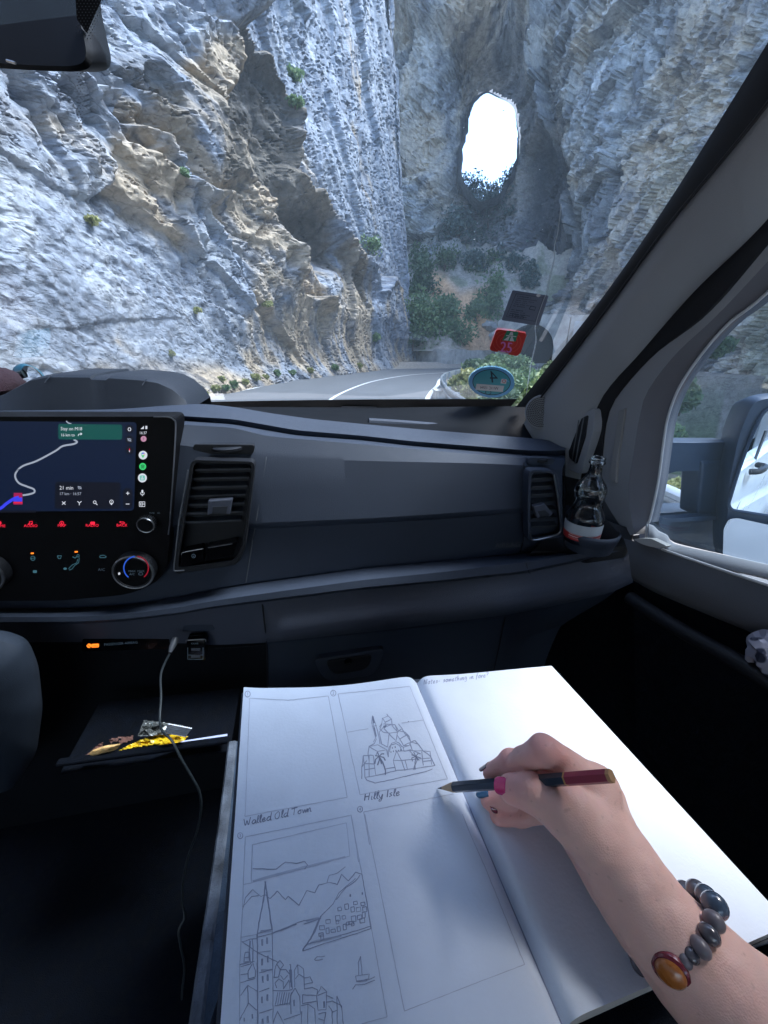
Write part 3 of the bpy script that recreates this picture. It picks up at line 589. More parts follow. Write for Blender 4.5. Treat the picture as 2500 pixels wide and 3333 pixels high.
# ================================================================ THE VAN
vroot = empty('camper_van', (0, 0, 0)); tag(vroot, 'white van seen from its passenger seat, black dashboard and grey pillars', 'van')
M_dash = mat('dash_plastic', (.027, .036, .056), .56, bump=.35, bscale=1400, var=.12, vscale=3, spec=.45, btype='vor')
M_dash2 = mat('lightened_dash_plastic', (.066, .074, .10), .6, bump=.45, bscale=900, var=.12, vscale=3, spec=.45, btype='vor')
M_black = mat('black_plastic', (.008, .009, .012), .5, bump=.25, bscale=1200, spec=.35)
M_slat = mat('louvre_plastic', (.02, .024, .032), .45, spec=.5)
M_gloss = mat('piano_black', (.003, .003, .004), .12, spec=.4)
M_panel = mat('black_panel', (.003, .003, .004), .55, spec=.12)
M_grey = mat('grey_trim', (.27, .28, .295), .75, bump=.3, bscale=1300, var=.06, vscale=2, spec=.3, btype='vor')
M_greyd = mat('grey_trim_dark', (.10, .108, .12), .7, bump=.3, bscale=1300, var=.06, vscale=2, spec=.3)
M_rub = mat('rubber_seal', (.010, .011, .014), .7, spec=.3)
M_white = mat('white_van_paint', (.44, .49, .54), .3, coat=.4, spec=.5)
M_chrome = mat('chrome', (.65, .66, .68), .15, metal=1)
M_satin = mat('satin_metal', (.35, .36, .38), .35, metal=1)
M_foot = mat('dark_carpet', (.003, .0045, .008), .95, bump=.8, bscale=700, var=.4, vscale=60, spec=.1)
M_rim = mat('worn_edge', (.10, .115, .14), .9, bump=.8, bscale=500, var=.6, vscale=40, spec=.2)
M_text = mat('faint_print', (.22, .30, .36), .6)
E_w = emis('screen_white', (.75, .8, .9), 0.188); E_bg = emis('screen_navy', (.0018, .0055, .02), 0.35); E_bg2 = emis('screen_card', (.003, .004, .01), 0.3); E_g = emis('screen_green', (.004, .055, .05), 0.3)
E_gr = emis('screen_grey', (.35, .4, .5), 0.2); E_dim = emis('screen_dim', (.003, .008, .028), 0.25); E_bl = emis('screen_blue', (.03, .04, .6), 0.3); E_red = emis('button_red', (1, .02, .06), 0.24); E_rd = emis('screen_red', (.25, .01, .06), 0.3)
E_sp = emis('app_green', (.05, .7, .2), 0.175); E_te = emis('app_teal', (.15, .6, .5), 0.175); E_pk = emis('app_pink', (.6, .3, .45), 0.175); E_or = emis('indicator_orange', (1, .22, .02), 0.4); E_bu = emis('dial_blue', (.03, .12, .7), 0.18); E_dr = emis('dial_red', (.35, .01, .03), 0.15); E_ic = emis('icon_faint', (.03, .09, .12), 0.3); E_yl = emis('pin_yellow', (.8, .5, .05), 0.2)

def text2d(txt, x0, y0, size, ang=0, sx=1.0, align='L', shear=0):   # flat text laid out in photo pixels -> verts (n,2), faces
    cu = bpy.data.curves.new('t', 'FONT'); cu.body = txt; cu.size = 1; cu.resolution_u = 2; cu.align_x = {'L': 'LEFT', 'C': 'CENTER'}[align]
    ob = bpy.data.objects.new('t', cu); sc.collection.objects.link(ob); bpy.context.view_layer.update()
    me = bpy.data.meshes.new_from_object(ob.evaluated_get(bpy.context.evaluated_depsgraph_get()))
    V = np.array([v.co[:] for v in me.vertices]); F = [list(p.vertices) for p in me.polygons]
    bpy.data.objects.remove(ob); bpy.data.curves.remove(cu); bpy.data.meshes.remove(me)
    a = R(ang); X = (V[:, 0]+shear*V[:, 1])*size*sx; Y = V[:, 1]*size
    return np.stack([x0+X*math.cos(a)-Y*math.sin(a), y0-(X*math.sin(a)+Y*math.cos(a))], -1), F
def ribbon2d(line, wpx, closed=False):
    p = np.asarray(line, float)
    if closed: p = np.vstack([p, p[:1]])
    t = np.gradient(p, axis=0); t /= np.linalg.norm(t, axis=1)[:, None]+1e-9; n = np.stack([-t[:, 1], t[:, 0]], -1)*wpx/2
    k = len(p); return np.vstack([p+n, p-n]), [(i, i+1, k+i+1, k+i) for i in range(k-1)]
class Flat:                                             # decals / screen graphics gathered in one mesh, mapped by fn(px,py)->3D
    def __init__(s, fn, nrm): s.fn = fn; s.n = np.asarray(nrm, float); s.mb = MB(); s.mats = []; s.lv = 0
    def mi(s, m):
        if m not in s.mats: s.mats.append(m)
        return s.mats.index(m)
    def put(s, V2, F, m, lift=0): s.mb.add(s.fn(V2[:, 0], V2[:, 1])+s.n*lift, F, s.mi(m)); return s
    def fill(s, pts, m, lift=0): pts = np.asarray(pts, float); return s.put(pts, [tuple(range(len(pts)))], m, lift)
    def line(s, pts, w, m, lift=0, closed=False): return s.put(*ribbon2d(pts, w, closed), m, lift)
    def text(s, t, x, y, size, m, lift=0, **k): return s.put(*text2d(t, x, y, size, **k), m, lift)
    def build(s, name, parent): return s.mb.build(name, s.mats, parent)

# ---- dashboard body: feature lines across the dash as (pixel x, pixel y, metres ahead)
def L_(*k): return np.array(k, float)
lines = [  # far edge at the glass ... down to the footwell
 (L_((-500, 1318, 1.12), (0, 1322, 1.12), (640, 1324, 1.12), (1250, 1326, 1.10), (1690, 1322, .97), (1840, 1345, .90)), 1, 0),
 (L_((-500, 1350, .86), (0, 1352, .86), (640, 1352, .87), (760, 1352, .88), (1100, 1385, .87), (1400, 1412, .86), (1700, 1436, .84), (1840, 1452, .82)), 3, 0),
 (L_((-500, 1338, .80), (0, 1337, .80), (380, 1333, .80), (560, 1318, .80), (660, 1314, .80), (760, 1324, .80), (881, 1345, .80), (1017, 1364, .80), (1180, 1380, .80), (1342, 1395, .80), (1560, 1413, .80), (1700, 1424, .80), (1790, 1432, .79), (1815, 1441, .78), (1840, 1456, .78)), 6, .006),
 (L_((-500, 1362, .73), (0, 1360, .73), (560, 1352, .735), (760, 1364, .74), (963, 1400, .735), (1180, 1418, .73), (1342, 1436, .725), (1560, 1453, .72), (1700, 1465, .715), (1790, 1468, .715), (1840, 1464, .72)), 3, .003),
 (L_((-500, 1374, .745), (0, 1370, .745), (560, 1366, .745), (760, 1380, .745), (963, 1416, .74), (1180, 1432, .735), (1342, 1451, .73), (1560, 1467, .73), (1700, 1478, .73), (1790, 1482, .73), (1840, 1476, .74)), 2, 0),
 (L_((-500, 1384, .690), (560, 1380, .690), (760, 1392, .690), (870, 1420, .690), (1180, 1446, .690), (1560, 1480, .686), (1700, 1489, .686), (1840, 1496, .70)), 3, 0),
 (L_((-500, 1440, .672), (560, 1445, .672), (870, 1489, .675), (1180, 1500, .675), (1560, 1508, .67), (1700, 1514, .67), (1830, 1530, .685)), 4, 0),
 (L_((-500, 1700, .655), (560, 1706, .655), (700, 1706, .655), (835, 1702, .655), (1180, 1688, .65), (1440, 1672, .65), (1700, 1652, .65), (1830, 1640, .67)), 2, .001),
 (L_((-500, 1712, .662), (560, 1718, .662), (700, 1722, .662), (832, 1722, .662), (1180, 1705, .66), (1440, 1690, .66), (1700, 1668, .66), (1830, 1656, .675)), 5, .002),
 (L_((-500, 1980, .660), (250, 1978, .660), (420, 1965, .66), (560, 1942, .66), (700, 1915, .66), (800, 1898, .66), (1180, 1846, .665), (1440, 1822, .67), (1700, 1797, .68), (1830, 1778, .69)), 1, 0),
 (L_((-500, 1984, .664), (250, 1982, .664), (420, 1969, .664), (560, 1946, .664), (700, 1919, .664), (800, 1902, .664), (1180, 1850, .667), (1440, 1826, .672), (1700, 1800, .682), (1830, 1782, .692)), 4, 0),
 (L_((-500, 2010, .62), (250, 2008, .62), (420, 1998, .62), (560, 1980, .618), (700, 1955, .615), (800, 1940, .612), (1180, 1888, .61), (1440, 1862, .61), (1700, 1831, .61), (1925, 1795, .588), (2046, 1776, .553)), 2, .002),
 (L_((-500, 2026, .618), (250, 2024, .618), (420, 2014, .618), (560, 1997, .615), (700, 1973, .612), (800, 1960, .61), (1180, 1912, .605), (1440, 1888, .605), (1700, 1860, .605), (1925, 1812, .584), (2046, 1788, .549)), 1, 0),
 (L_((-500, 2034, .64), (250, 2032, .64), (420, 2022, .64), (560, 2003, .637), (700, 1980, .635), (800, 1967, .635), (1180, 1920, .625), (1440, 1895, .625), (1700, 1868, .62), (1925, 1820, .60), (2046, 1796, .565)), 8, 0),
 (L_((-500, 2090, .67), (250, 2090, .67), (560, 2092, .67), (700, 2100, .665), (860, 2092, .66), (1261, 2050, .66), (1646, 2002, .655), (1817, 1969, .64), (1980, 1931, .605), (2052, 1882, .575)), 10, .036),
 (L_((-500, 2096, .678), (250, 2096, .678), (560, 2098, .678), (700, 2106, .675), (860, 2098, .668), (1261, 2056, .668), (1646, 2008, .664), (1817, 1975, .65), (1980, 1937, .615), (2052, 1890, .585)), 4, 0),
 (L_((-500, 2420, .70), (560, 2400, .70), (870, 2330, .68), (1261, 2300, .68), (1600, 2230, .70), (1700, 2080, .74), (1817, 2040, .76), (1980, 2000, .68), (2052, 1960, .62)), 3, 0),
 (L_((-500, 2900, .74), (870, 2700, .74), (1261, 2700, .75), (1640, 2600, .80), (1817, 2300, .86), (1980, 2200, .78), (2052, 2150, .70)), 1, 0),
]
cx = np.r_[np.linspace(-500, 600, 40), np.linspace(612, 2052, 130)]
rows = []
prev = None
def lat(ln, f):                     # points of the line; parameter runs 0..1 over the common columns, ends clamp to the line's own end
    x1 = ln[-1, 0]; xs = np.where(cx > x1, x1, cx) if x1 < 2000 else cx
    def sm(v, k): q = np.pad(v, k, mode='reflect', reflect_type='odd'); return np.convolve(q, np.hanning(2*k+3)[1:-1]/np.hanning(2*k+3).sum(), 'valid')
    yv, fv = np.interp(xs, ln[:, 0], ln[:, 1]), np.interp(xs, ln[:, 0], ln[:, 2]); return VF(xs, sm(yv, 4), sm(fv, 14))
for i in range(len(lines)-1):
    (a, n, bl), (b, _, _) = lines[i], lines[i+1]; A, B = lat(a, 0), lat(b, 0); n = lines[i+1][1]; bl = lines[i+1][2]
    for k in range(n):
        t = k/n; rows.append(A*(1-t)+B*t-FV*(bl*math.sin(math.pi*t)*(sstep(810, 930, cx) if bl > .02 else np.ones(len(cx))))[:, None])
rows.append(lat(lines[-1][0], 0))
G = np.array(rows)
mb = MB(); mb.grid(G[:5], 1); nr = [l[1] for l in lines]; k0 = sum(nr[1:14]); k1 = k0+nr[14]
mb.grid(G[4:k0+1], 0); ci = int(np.searchsorted(cx, 866)); mb.grid(G[k1:, :ci+1], 1); mb.grid(G[k1:, ci:], 2); dash = mb.build('dashboard', [M_dash, mat('shade_black', (.006, .007, .009), .8, spec=.1), mat('lower_dash_plastic', (.030, .039, .058), .65, bump=.35, bscale=1200, spec=.3, btype='vor')], vroot, smooth=True, sharp=14)  # trench and lower left coloured near black for the shade there
MB().grid(G[k0:k1+1]).build('knee_bolster', M_dash2, dash, smooth=True)  # lighter plastic stands in for the highlight on the bolster
# right hand end cap shelf with the cup holder, behind the ledge
shelf = [VF(x, y, f) for x, y, f in [(1700, 1800, .675), (1828, 1780, .69), (1840, 1655, .70), (1840, 1600, .78)]]
mb = MB()
shp = [(1722, 1800, .66), (1840, 1790, .63), (1925, 1794, .588), (2046, 1774, .551), (2066, 1738, .56), (2040, 1712, .575), (1985, 1695, .60), (1900, 1650, .66), (1840, 1640, .69), (1822, 1700, .68)]
mb.prism(np.array([VF(*q) for q in shp]), [0, 0, -.03]); mb.build('end_shelf', M_black, dash, bevel=.004)
mb = MB()   # side cheek between dash end and pillar
mb.poly([VF(1815, 1441, .78), VF(1840, 1460, .74), VF(1838, 1500, .70), VF(1836, 1784, .68), VF(1850, 1784, .90), VF(1850, 1445, .95)]); mb.build('dash_cheek', M_dash, dash)
# cup holder ring
cc = VF(1925, 1728, .60); zt = cc[2]
ch = MB(); ch.revolve(cc-np.array([0, 0, .006]), [0, 0, 1], [(-.012, .048), (0, .052), (.006, .053), (.009, .052), (.012, .050), (0, .048), (-.03, .044), (-.03, 0)], n=40)
ch.build('cup_holder', M_dash, dash, smooth=True)
# seams across the dash
fl = Flat(lambda x, y: VF(x, y, .6505), -FV)
def seam(pts, F, w=3.2, m=None, nm='seam'):
    q = catmull(pts, 6); f = np.interp(q[:, 0] if abs(pts[0][0]-pts[-1][0]) > abs(pts[0][1]-pts[-1][1]) else q[:, 1], *zip(*F)) if isinstance(F, list) else np.full(len(q), F)
    MB().tube(VF(q[:, 0], q[:, 1], f), w*.0005/2*1.1, n=6).build(nm, m or M_rub, dash, smooth=True)
seam([(871, 1420), (866, 1489), (850, 1600), (832, 1705), (822, 1760), (800, 1898)], [(1420, .705), (1489, .675), (1702, .655), (1722, .662), (1898, .66)], 4, M_greyd)
seam([(1702, 1480), (1706, 1520), (1710, 1650), (1706, 1740), (1694, 1797)], [(1480, .715), (1514, .669), (1652, .65), (1668, .66), (1797, .68)], 4)
seam([(854, 1966), (862, 2040), (868, 2096), (872, 2240)], [(1966, .634), (2030, .615), (2096, .665), (2240, .672)], 5)
seam([(1712, 1832), (1722, 1862), (1727, 1868)], .603, 3)
seam([(1644, 2008), (1630, 2080), (1606, 2190), (1600, 2240)], [(2008, .663), (2190, .69), (2240, .70)], 4)
seam([(700, 2110), (780, 2106), (866, 2098)], .664, 3)
# AIRBAG lettering, with an offset black copy painted as its shadow
fl = Flat(lambda x, y: VF(x, y, .6645), -FV); fl.text('AIRBAG', 1612, 1784, 24, M_greyd, ang=3, sx=.98); fl.text('AIRBAG', 1613, 1786, 24, M_black, lift=-.0004, ang=3, sx=.98); fl.build('airbag_lettering', dash)
# glovebox latch
gb = MB(); gb.prism([VF(x, y, .655) for x, y in rpoly([(1018, 2148), (1256, 2112), (1232, 2178), (1205, 2200), (1070, 2218), (1048, 2200)], 22)], FV*.02); g = gb.build('glovebox_latch', M_dash, dash, bevel=.002)
gb = MB(); gb.prism([VF(x, y, .650) for x, y in rpoly([(1060, 2154), (1215, 2132), (1200, 2172), (1176, 2184), (1092, 2196), (1074, 2184)], 16)], FV*.006); gb.build('latch_pull', M_black, dash, bevel=.002)
MB().revolve(VF(1133, 2152, .650), -FV, [(0, .008), (.002, .0078), (.0022, .006), (.001, .005), (.001, 0)], n=24).build('lock_cylinder', M_gloss, dash, smooth=True)

# storage lid box on top of the dash, left
M_lid = mat('lid_plastic', (.012, .016, .024), .5, bump=.3, bscale=1400, spec=.4)
TB = [(-120, 1330), (-60, 1310), (20, 1282), (110, 1232), (165, 1220), (300, 1221), (306, 1228), (352, 1230), (362, 1223), (470, 1231), (520, 1240), (565, 1262), (610, 1300), (630, 1330)]
fr_ = np.array([VF(x, y, .84) for x, y in TB]); bk = fr_+FV*.17+np.array([0, 0, .004]); low = np.array([VF(x+ (250-x)*-.02, min(y+(14 if 100 < x < 560 else 6), 1336), .82) for x, y in TB])
mb = MB(); mid = fr_+FV*.02+np.array([0, 0, .002])
lipl = np.array([VF(x, 1336, .81) for x, y in TB]); mb.grid(np.array([lipl, lipl*.06+fr_*.94-FV*.010, fr_-FV*.002, mid, bk, bk-np.array([0, 0, .12])])); tb = mb.build('storage_lid', M_lid, vroot, smooth=True, sharp=28)
for pts in ([(168, 1221), (150, 1240), (143, 1262), (138, 1300), (134, 1318)], [(478, 1232), (466, 1250), (456, 1270)]):
    q = catmull(pts, 6); MB().tube(VF(q[:, 0], q[:, 1], .826), .0009, n=6).build('lid_seam', M_satin, tb, smooth=True)

# ---- centre stack: black glossy unit
FS = .640
def ST(x, y): return VF(x, y, FS)
stack = empty('centre_stack', (0, 0, 0)); stack.parent = vroot
mb = MB(); out = rpoly([(-420, 1356), (575, 1356), (560, 1600), (552, 1760), (540, 1880), (430, 1935), (200, 1955), (-420, 1960)], [5, 26, 5, 5, 60, 60, 20, 5]); mb.prism(ST(out[:, 0], out[:, 1]), FV*.05); unit = mb.build('infotainment_panel', M_panel, stack, bevel=.0015)
# thin bright rim at the right edge
q = catmull([(500, 1357), (548, 1358), (565, 1366), (572, 1384), (568, 1480), (560, 1600), (553, 1700), (548, 1740)], 8); MB().tube(VF(q[:, 0], q[:, 1], FS-.0008), .0011, n=6).build('panel_rim', M_satin, stack, smooth=True)
sf = Flat(lambda x, y: VF(x, y, FS-.0012), -FV)
sf.fill(rpoly([(-420, 1368), (445, 1374), (436, 1662), (-420, 1668)], [2, 12, 12, 2]), E_bg)
sf.line(catmull([(-40, 1540), (60, 1530), (180, 1500), (290, 1480), (310, 1465), (300, 1440)], 8), 7, E_dim, .0003)
sf.line(catmull([(216, 1370), (222, 1376), (233, 1380)], 5), 4, E_gr, .0003)
sf.line(catmull([(240, 1430), (251, 1438), (240, 1445), (204, 1452), (180, 1468), (120, 1500), (76, 1516), (55, 1534), (50, 1552), (62, 1572), (90, 1584), (110, 1592), (112, 1602), (98, 1608), (74, 1612)], 8), 6, E_gr, .0003)
sf.line(catmull([(-60, 1680), (0, 1655), (20, 1640), (44, 1624), (62, 1618)], 6), 10, E_bl, .0004)
sf.fill([(45, 1604), (73, 1604), (74, 1642), (44, 1642)], E_rd, .0003); sf.fill([(45, 1619), (73, 1619), (73, 1632), (44, 1632)], E_bl, .0005); sf.line([(44, 1636), (74, 1636)], 2, E_red, .0006)
sf.fill([(-60, 1661), (118, 1661), (118, 1668), (-60, 1668)], E_bg2, .0003)
sf.fill(rpoly([(190, 1379), (398, 1382), (398, 1431), (190, 1430)], 8), E_g, .0004)
sf.text('Stay on M18', 198, 1400, 15.5, E_w, .0007, sx=.9, ang=-.5); sf.text('16 km to', 198, 1420, 14, E_w, .0007, sx=.9); sf.line([(255, 1419), (257, 1413), (266, 1412)], 2.4, E_w, .0007); sf.fill([(263, 1407), (269, 1412), (263, 1417)], E_w, .0007)
sf.fill(rpoly([(180, 1567), (393, 1570), (392, 1656), (178, 1655)], 8), E_bg2, .0004)
sf.text('21 min', 194, 1593, 17.5, E_w, .0007, sx=.95); sf.line([(254, 1582), (266, 1591)], 2, E_gr, .0007); sf.line(ell(260, 1587, 5, 4, 12), 1.6, E_gr, .0007, True)
sf.text('17 km · 16:57', 194, 1611, 13.5, E_gr, .0007, sx=.95)
for a_, b_ in (((203, 1632), (214, 1642)), ((203, 1642), (214, 1632))): sf.line([a_, b_], 2.4, E_w, .0007)
for k in ([(259, 1644), (259, 1637), (253, 1631)], [(259, 1637), (266, 1631)]): sf.line(k, 2.4, E_w, .0007)
sf.line(ell(309, 1634, 4.5, 4.5, 14), 2, E_w, .0007, True); sf.line([(312, 1638), (318, 1643)], 2.4, E_w, .0007)
sf.line(ell(363.5, 1633, 6, 6, 14), 2, E_w, .0007, True); sf.fill([(358, 1637), (369, 1637), (363.5, 1644)], E_w, .0007); sf.fill(ell(363.5, 1633, 1.8, 1.8, 8), E_w, .0008)
for y in (1397, 1431, 1465): sf.fill(ell(422, y, 14, 14, 24), E_bg2, .0004)
sf.line(ell(422, 1397, 5, 5.5, 6), 2.4, E_w, .0007, True); sf.line([(415, 1426), (428, 1437)], 2, E_gr, .0007); sf.line(ell(422, 1431, 5, 4, 10), 2, E_gr, .0007, True); sf.fill([(420, 1466), (424, 1466), (422, 1473)], E_w, .0007); sf.fill([(420, 1465), (424, 1465), (422, 1458)], E_red, .0007)
sf.fill(rpoly([(401, 1588), (432, 1588), (431, 1656), (400, 1656)], 14), E_bg2, .0004); sf.line([(411, 1605), (422, 1605)], 2.4, E_w, .0007); sf.line([(416.5, 1599.5), (416.5, 1610.5)], 2.4, E_w, .0008); sf.line([(410, 1640), (422, 1640)], 2.4, E_w, .0007)
# side rail of the map display
sf.fill([(458, 1396), (469, 1386), (469, 1396)], E_w, .0007); sf.fill([(474, 1386), (480, 1386), (480, 1396), (474, 1396)], E_w, .0007); sf.text('16:37', 454, 1413, 13, E_w, .0007, sx=.85); sf.fill(ell(468, 1428, 9.5, 9.5, 24), E_pk, .0007); sf.text('1', 465, 1432, 11, E_bg2, .0009)
sf.fill(ell(466, 1481, 14, 14, 28), E_w, .0007); sf.fill(ell(466, 1478, 6, 6, 16, 0, 180), E_bl, .0009); sf.fill(ell(466, 1478, 6, 6, 16, 90, 200), E_te, .00095); sf.fill([(460, 1480), (472, 1480), (466, 1491)], E_sp, .0009); sf.fill(ell(466, 1479, 2.5, 2.5, 10), E_w, .0011); sf.fill([(468, 1474), (472, 1478), (469, 1482)], E_yl, .001)
sf.fill(ell(465, 1518, 11.5, 11.5, 28), E_sp, .0007)
for k, yy in enumerate((1514, 1518.5, 1522.5)): sf.line(catmull([(459+k*.6, yy+1), (465, yy-.8), (471-k*.6, yy+1.2)], 4), 1.8, E_bg2, .0009)
sf.fill(ell(464, 1555, 14.5, 14.5, 28), E_w, .0007); sf.fill(rpoly([(456, 1547), (472, 1547), (472, 1563), (456, 1563)], 3), E_te, .0009); sf.fill(ell(464, 1552, 2.6, 2.6, 10), E_w, .0011); sf.fill([(459, 1560), (460, 1556), (468, 1556), (469, 1560)], E_w, .0011)
sf.fill(rpoly([(461, 1594), (467, 1594), (467, 1605), (461, 1605)], 3), E_w, .0007); sf.line(catmull([(458, 1602), (459, 1608), (464, 1610), (469, 1608), (470, 1602)], 4), 1.8, E_w, .0007); sf.line([(464, 1610), (464, 1614)], 2, E_w, .0007)
sf.line([(454, 1633), (472, 1633), (472, 1648), (454, 1648)], 2.2, E_w, .0007, True); sf.line([(463, 1633), (463, 1648)], 2.2, E_w, .0008); sf.line([(463, 1640), (472, 1640)], 2.2, E_w, .0008); sf.line([(458, 1636), (458, 1645)], 2.2, E_w, .0008)
sf.build('map_display', stack)
# red lit keys
for (x, t) in ((-2, 'HOME'), (100, 'AUDIO'), (201, 'MAP'), (300, 'RADIO'), (397, 'BACK')):
    kf = Flat(lambda x_, y_: VF(x_, y_, FS-.0012), -FV); kf.text(t, x, 1716-(x*.006), 12.5, E_red, sx=1.12, align='C'); y = 1704-x*.005
    if t == 'AUDIO': kf.line([(96, 1706), (96, 1698), (105, 1697), (105, 1705)], 2.6, E_red); kf.fill(ell(94, 1706, 3, 2.4, 10), E_red, .0002); kf.fill(ell(103, 1705, 3, 2.4, 10), E_red, .0002)
    elif t == 'MAP': kf.line(ell(201, 1703, 6.5, 6, 16), 2, E_red, 0, True); kf.fill([(198, 1706), (201, 1698), (204, 1706)], E_red, .0003)
    elif t == 'RADIO': kf.fill(rpoly([(294, 1698), (309, 1698), (309, 1708), (294, 1708)], 3), E_red)
    elif t == 'BACK': kf.line([(394, 1705), (402, 1705), (406, 1702), (402, 1699), (392, 1699)], 2.2, E_red); kf.fill([(388, 1699), (393, 1696), (393, 1702)], E_red, .0002)
    else: kf.fill(ell(-2, 1702, 7, 6, 12), E_red)
    kf.build('lit_key', stack)
# rotary tune knob
def knob(x, y, r, h, m1, m2, rim, name):
    c = VF(x, y, FS); mb = MB(); mb.revolve(c, -FV, [(0, r), (h*.8, r*.97), (h, r*.93), (h*.98, r*.84), (h*.9, r*.82), (h*.9, 0)], n=40); k = mb.build(name, m1, stack, smooth=True, sharp=30)
    MB().revolve(c-FV*h*.86, -FV, [(0, r*.995), (h*.10, r*.99), (h*.16, r*.95), (h*.15, r*.90), (0, r*.88)], n=48).build('knob_rim', rim, stack, smooth=True, sharp=40)
    MB().revolve(c-FV*h*.905, -FV, [(0, r*.84), (.0006, r*.82), (.0006, 0)], n=40).build('knob_face', m2, stack, smooth=True); return c
knob(484, 1698, .0128, .016, M_black, M_panel, M_satin, 'tune_knob')
kc = VF(484, 1698, FS); mb = MB()
for a_ in np.linspace(0, 2*np.pi, 28, endpoint=False):
    u_ = RV*math.cos(a_)+np.array([0, 0, 1])*math.sin(a_)
    for hh in (.003, .008, .0125): mb.box(kc-FV*hh+u_*.0128, u_*.0011, np.cross(u_, FV)*.0009, FV*.0016)
mb.build('knob_knurl', M_chrome, stack)
R1 = .0315
for (x, y) in ((447, 1846), (-38, 1855)):
    knob(x, y, R1, .02, M_black, M_panel, M_satin, 'climate_dial')
df = Flat(lambda x, y: VF(x, y, FS-.0205), -FV)
df.line(ell(443, 1849, 40, 38, 18, 96, 232), 4, E_bu); df.line(ell(443, 1849, 40, 38, 18, -50, 84), 4, E_dr); df.text('MAX', 418, 1862, 9, M_text, sx=1.2); df.text('A/C', 421, 1872, 9, M_text, sx=1.2); df.text('MAX', 447, 1862, 9, M_text, sx=1.2); df.line(ell(458, 1868, 7, 4, 12), 1.6, M_text, 0, True)
df.fill(rpoly([(385, 1864), (391, 1862), (392, 1869), (386, 1871)], 1), E_w, .0006); df.build('dial_markings', stack)
cf = Flat(lambda x, y: VF(x, y, FS-.0012), -FV)
for (x, y) in ((105, 1801), (248, 1796)): lf0 = Flat(lambda x_, y_: VF(x_, y_, FS-.0012), -FV); lf0.fill(rpoly([(x-5, y-2), (x+5, y-2.5), (x+5, y+2), (x-5, y+2.5)], 1), E_or); lf0.build('indicator_lamp', stack)
cf.line(ell(107, 1817, 7, 7, 16), 2, E_ic, 0, True); cf.line([(100, 1818), (114, 1816)], 2, E_ic, .0002); cf.fill(rpoly([(107, 1856), (120, 1856), (120, 1865), (107, 1865)], 3), E_ic)
cf.line([(187, 1809), (200, 1809), (197, 1818), (190, 1818)], 2.4, E_ic, 0, True); cf.line(catmull([(236, 1812), (244, 1816), (250, 1812)], 5), 2.4, E_ic); cf.line(ell(254, 1809, 4, 4, 10), 2, E_ic, 0, True)
cf.line([(258, 1815), (256, 1832), (244, 1840), (234, 1852), (226, 1856), (224, 1850), (236, 1838), (250, 1832), (253, 1820)], 1.8, E_ic); cf.fill(ell(212, 1851, 6, 4, 10), E_ic)
cf.line([(324, 1812), (328, 1808), (338, 1807), (346, 1812), (344, 1815), (326, 1815)], 2, E_ic, 0, True); cf.text('A/C', 319, 1858, 12, M_text, sx=1.15); cf.text('TUNE', 486, 1672, 6.5, M_text, sx=1); cf.text('SEL', 512, 1672, 6.5, M_text, sx=1)
cf.build('climate_icons', stack)

# ---- air vents
def vent(name, frame, inner, slats, tab, F, FI, thumb, mfr, label, tilt):
    mb = MB(); fo = rpoly(frame, 22); fi = rpoly(inner, 16)
    A = VF(fo[:, 0], fo[:, 1], F+.004); A1 = VF(fo[:, 0]*.93+fi[:, 0]*.07, fo[:, 1]*.93+fi[:, 1]*.07, F-.006); B = VF(fi[:, 0]*.85+fo[:, 0]*.15, fi[:, 1]*.85+fo[:, 1]*.15, F-.006); C1 = VF(fi[:, 0], fi[:, 1], F); D1 = VF(fi[:, 0], fi[:, 1], FI)
    P = np.array([A+FV*.02, A, A1, B, C1, D1]); mb.grid(P, closed_v=True); mb.poly(D1+FV*.001, 0)
    v = mb.build(name, [mfr], dash, smooth=True, sharp=30); 
    if label: v['label'] = label
    mb = MB()
    for (x0, y0, x1, y1) in slats:
        a, b = VF(x0, y0, F+.006), VF(x1, y1, F+.006); dz = np.array([0, 0, 1.]); dn = FV*.012+dz*.005*tilt
        t_ = np.array([0, 0, .0016]); ax = b-a
        mb.prism([a+t_, a-t_*1.2, a-t_+dn, a+t_+dn], ax); 
    mb.build('louvre', M_slat, dash, bevel=.0006)
    tb_ = np.array(tab); cxy = tb_.mean(0); q0 = VF(tb_[:, 0], tb_[:, 1], F-.010); mb = MB(); mb.prism(q0, FV*.012); o = mb.build('vent_tab', M_dash2, dash, bevel=.0018)
    q1 = cxy+(tb_-cxy)*[.62, .5]+[2, 6]; MB().prism(VF(q1[:, 0], q1[:, 1], F-.0108), FV*.002).build('tab_notch', M_satin if False else M_slat, dash, bevel=.0005)
    # thumb wheel above
    (hx0, hy0, hx1, hy1) = thumb; FT = .672; hc = rpoly([(hx0, hy0), (hx1, hy0+2), (hx1-6, hy1+1), (hx0-4, hy1)], 10); MB().prism(VF(hc[:, 0], hc[:, 1], FT), FV*.01).build('wheel_plate', mfr, dash, bevel=.001)
    w0 = VF(hx0+(hx1-hx0)*.27, (hy0+hy1)/2, FT-.001); w1 = VF(hx1-(hx1-hx0)*.18, (hy0+hy1)/2, FT-.001); wc = (w0+w1)/2+FV*.012; L = np.linalg.norm(w1-w0)/2
    MB().revolve(wc-np.array([0, 0, .0035]), [0, 0, 1], [(0, 0), (0, L*.9), (.0015, L), (.0055, L), (.007, L*.9), (.007, 0)], n=40).build('thumb_wheel', M_black, dash, smooth=True, sharp=40)
    m0 = VF(hx1-(hx1-hx0)*.32, (hy0+hy1)/2, F-.001); return v
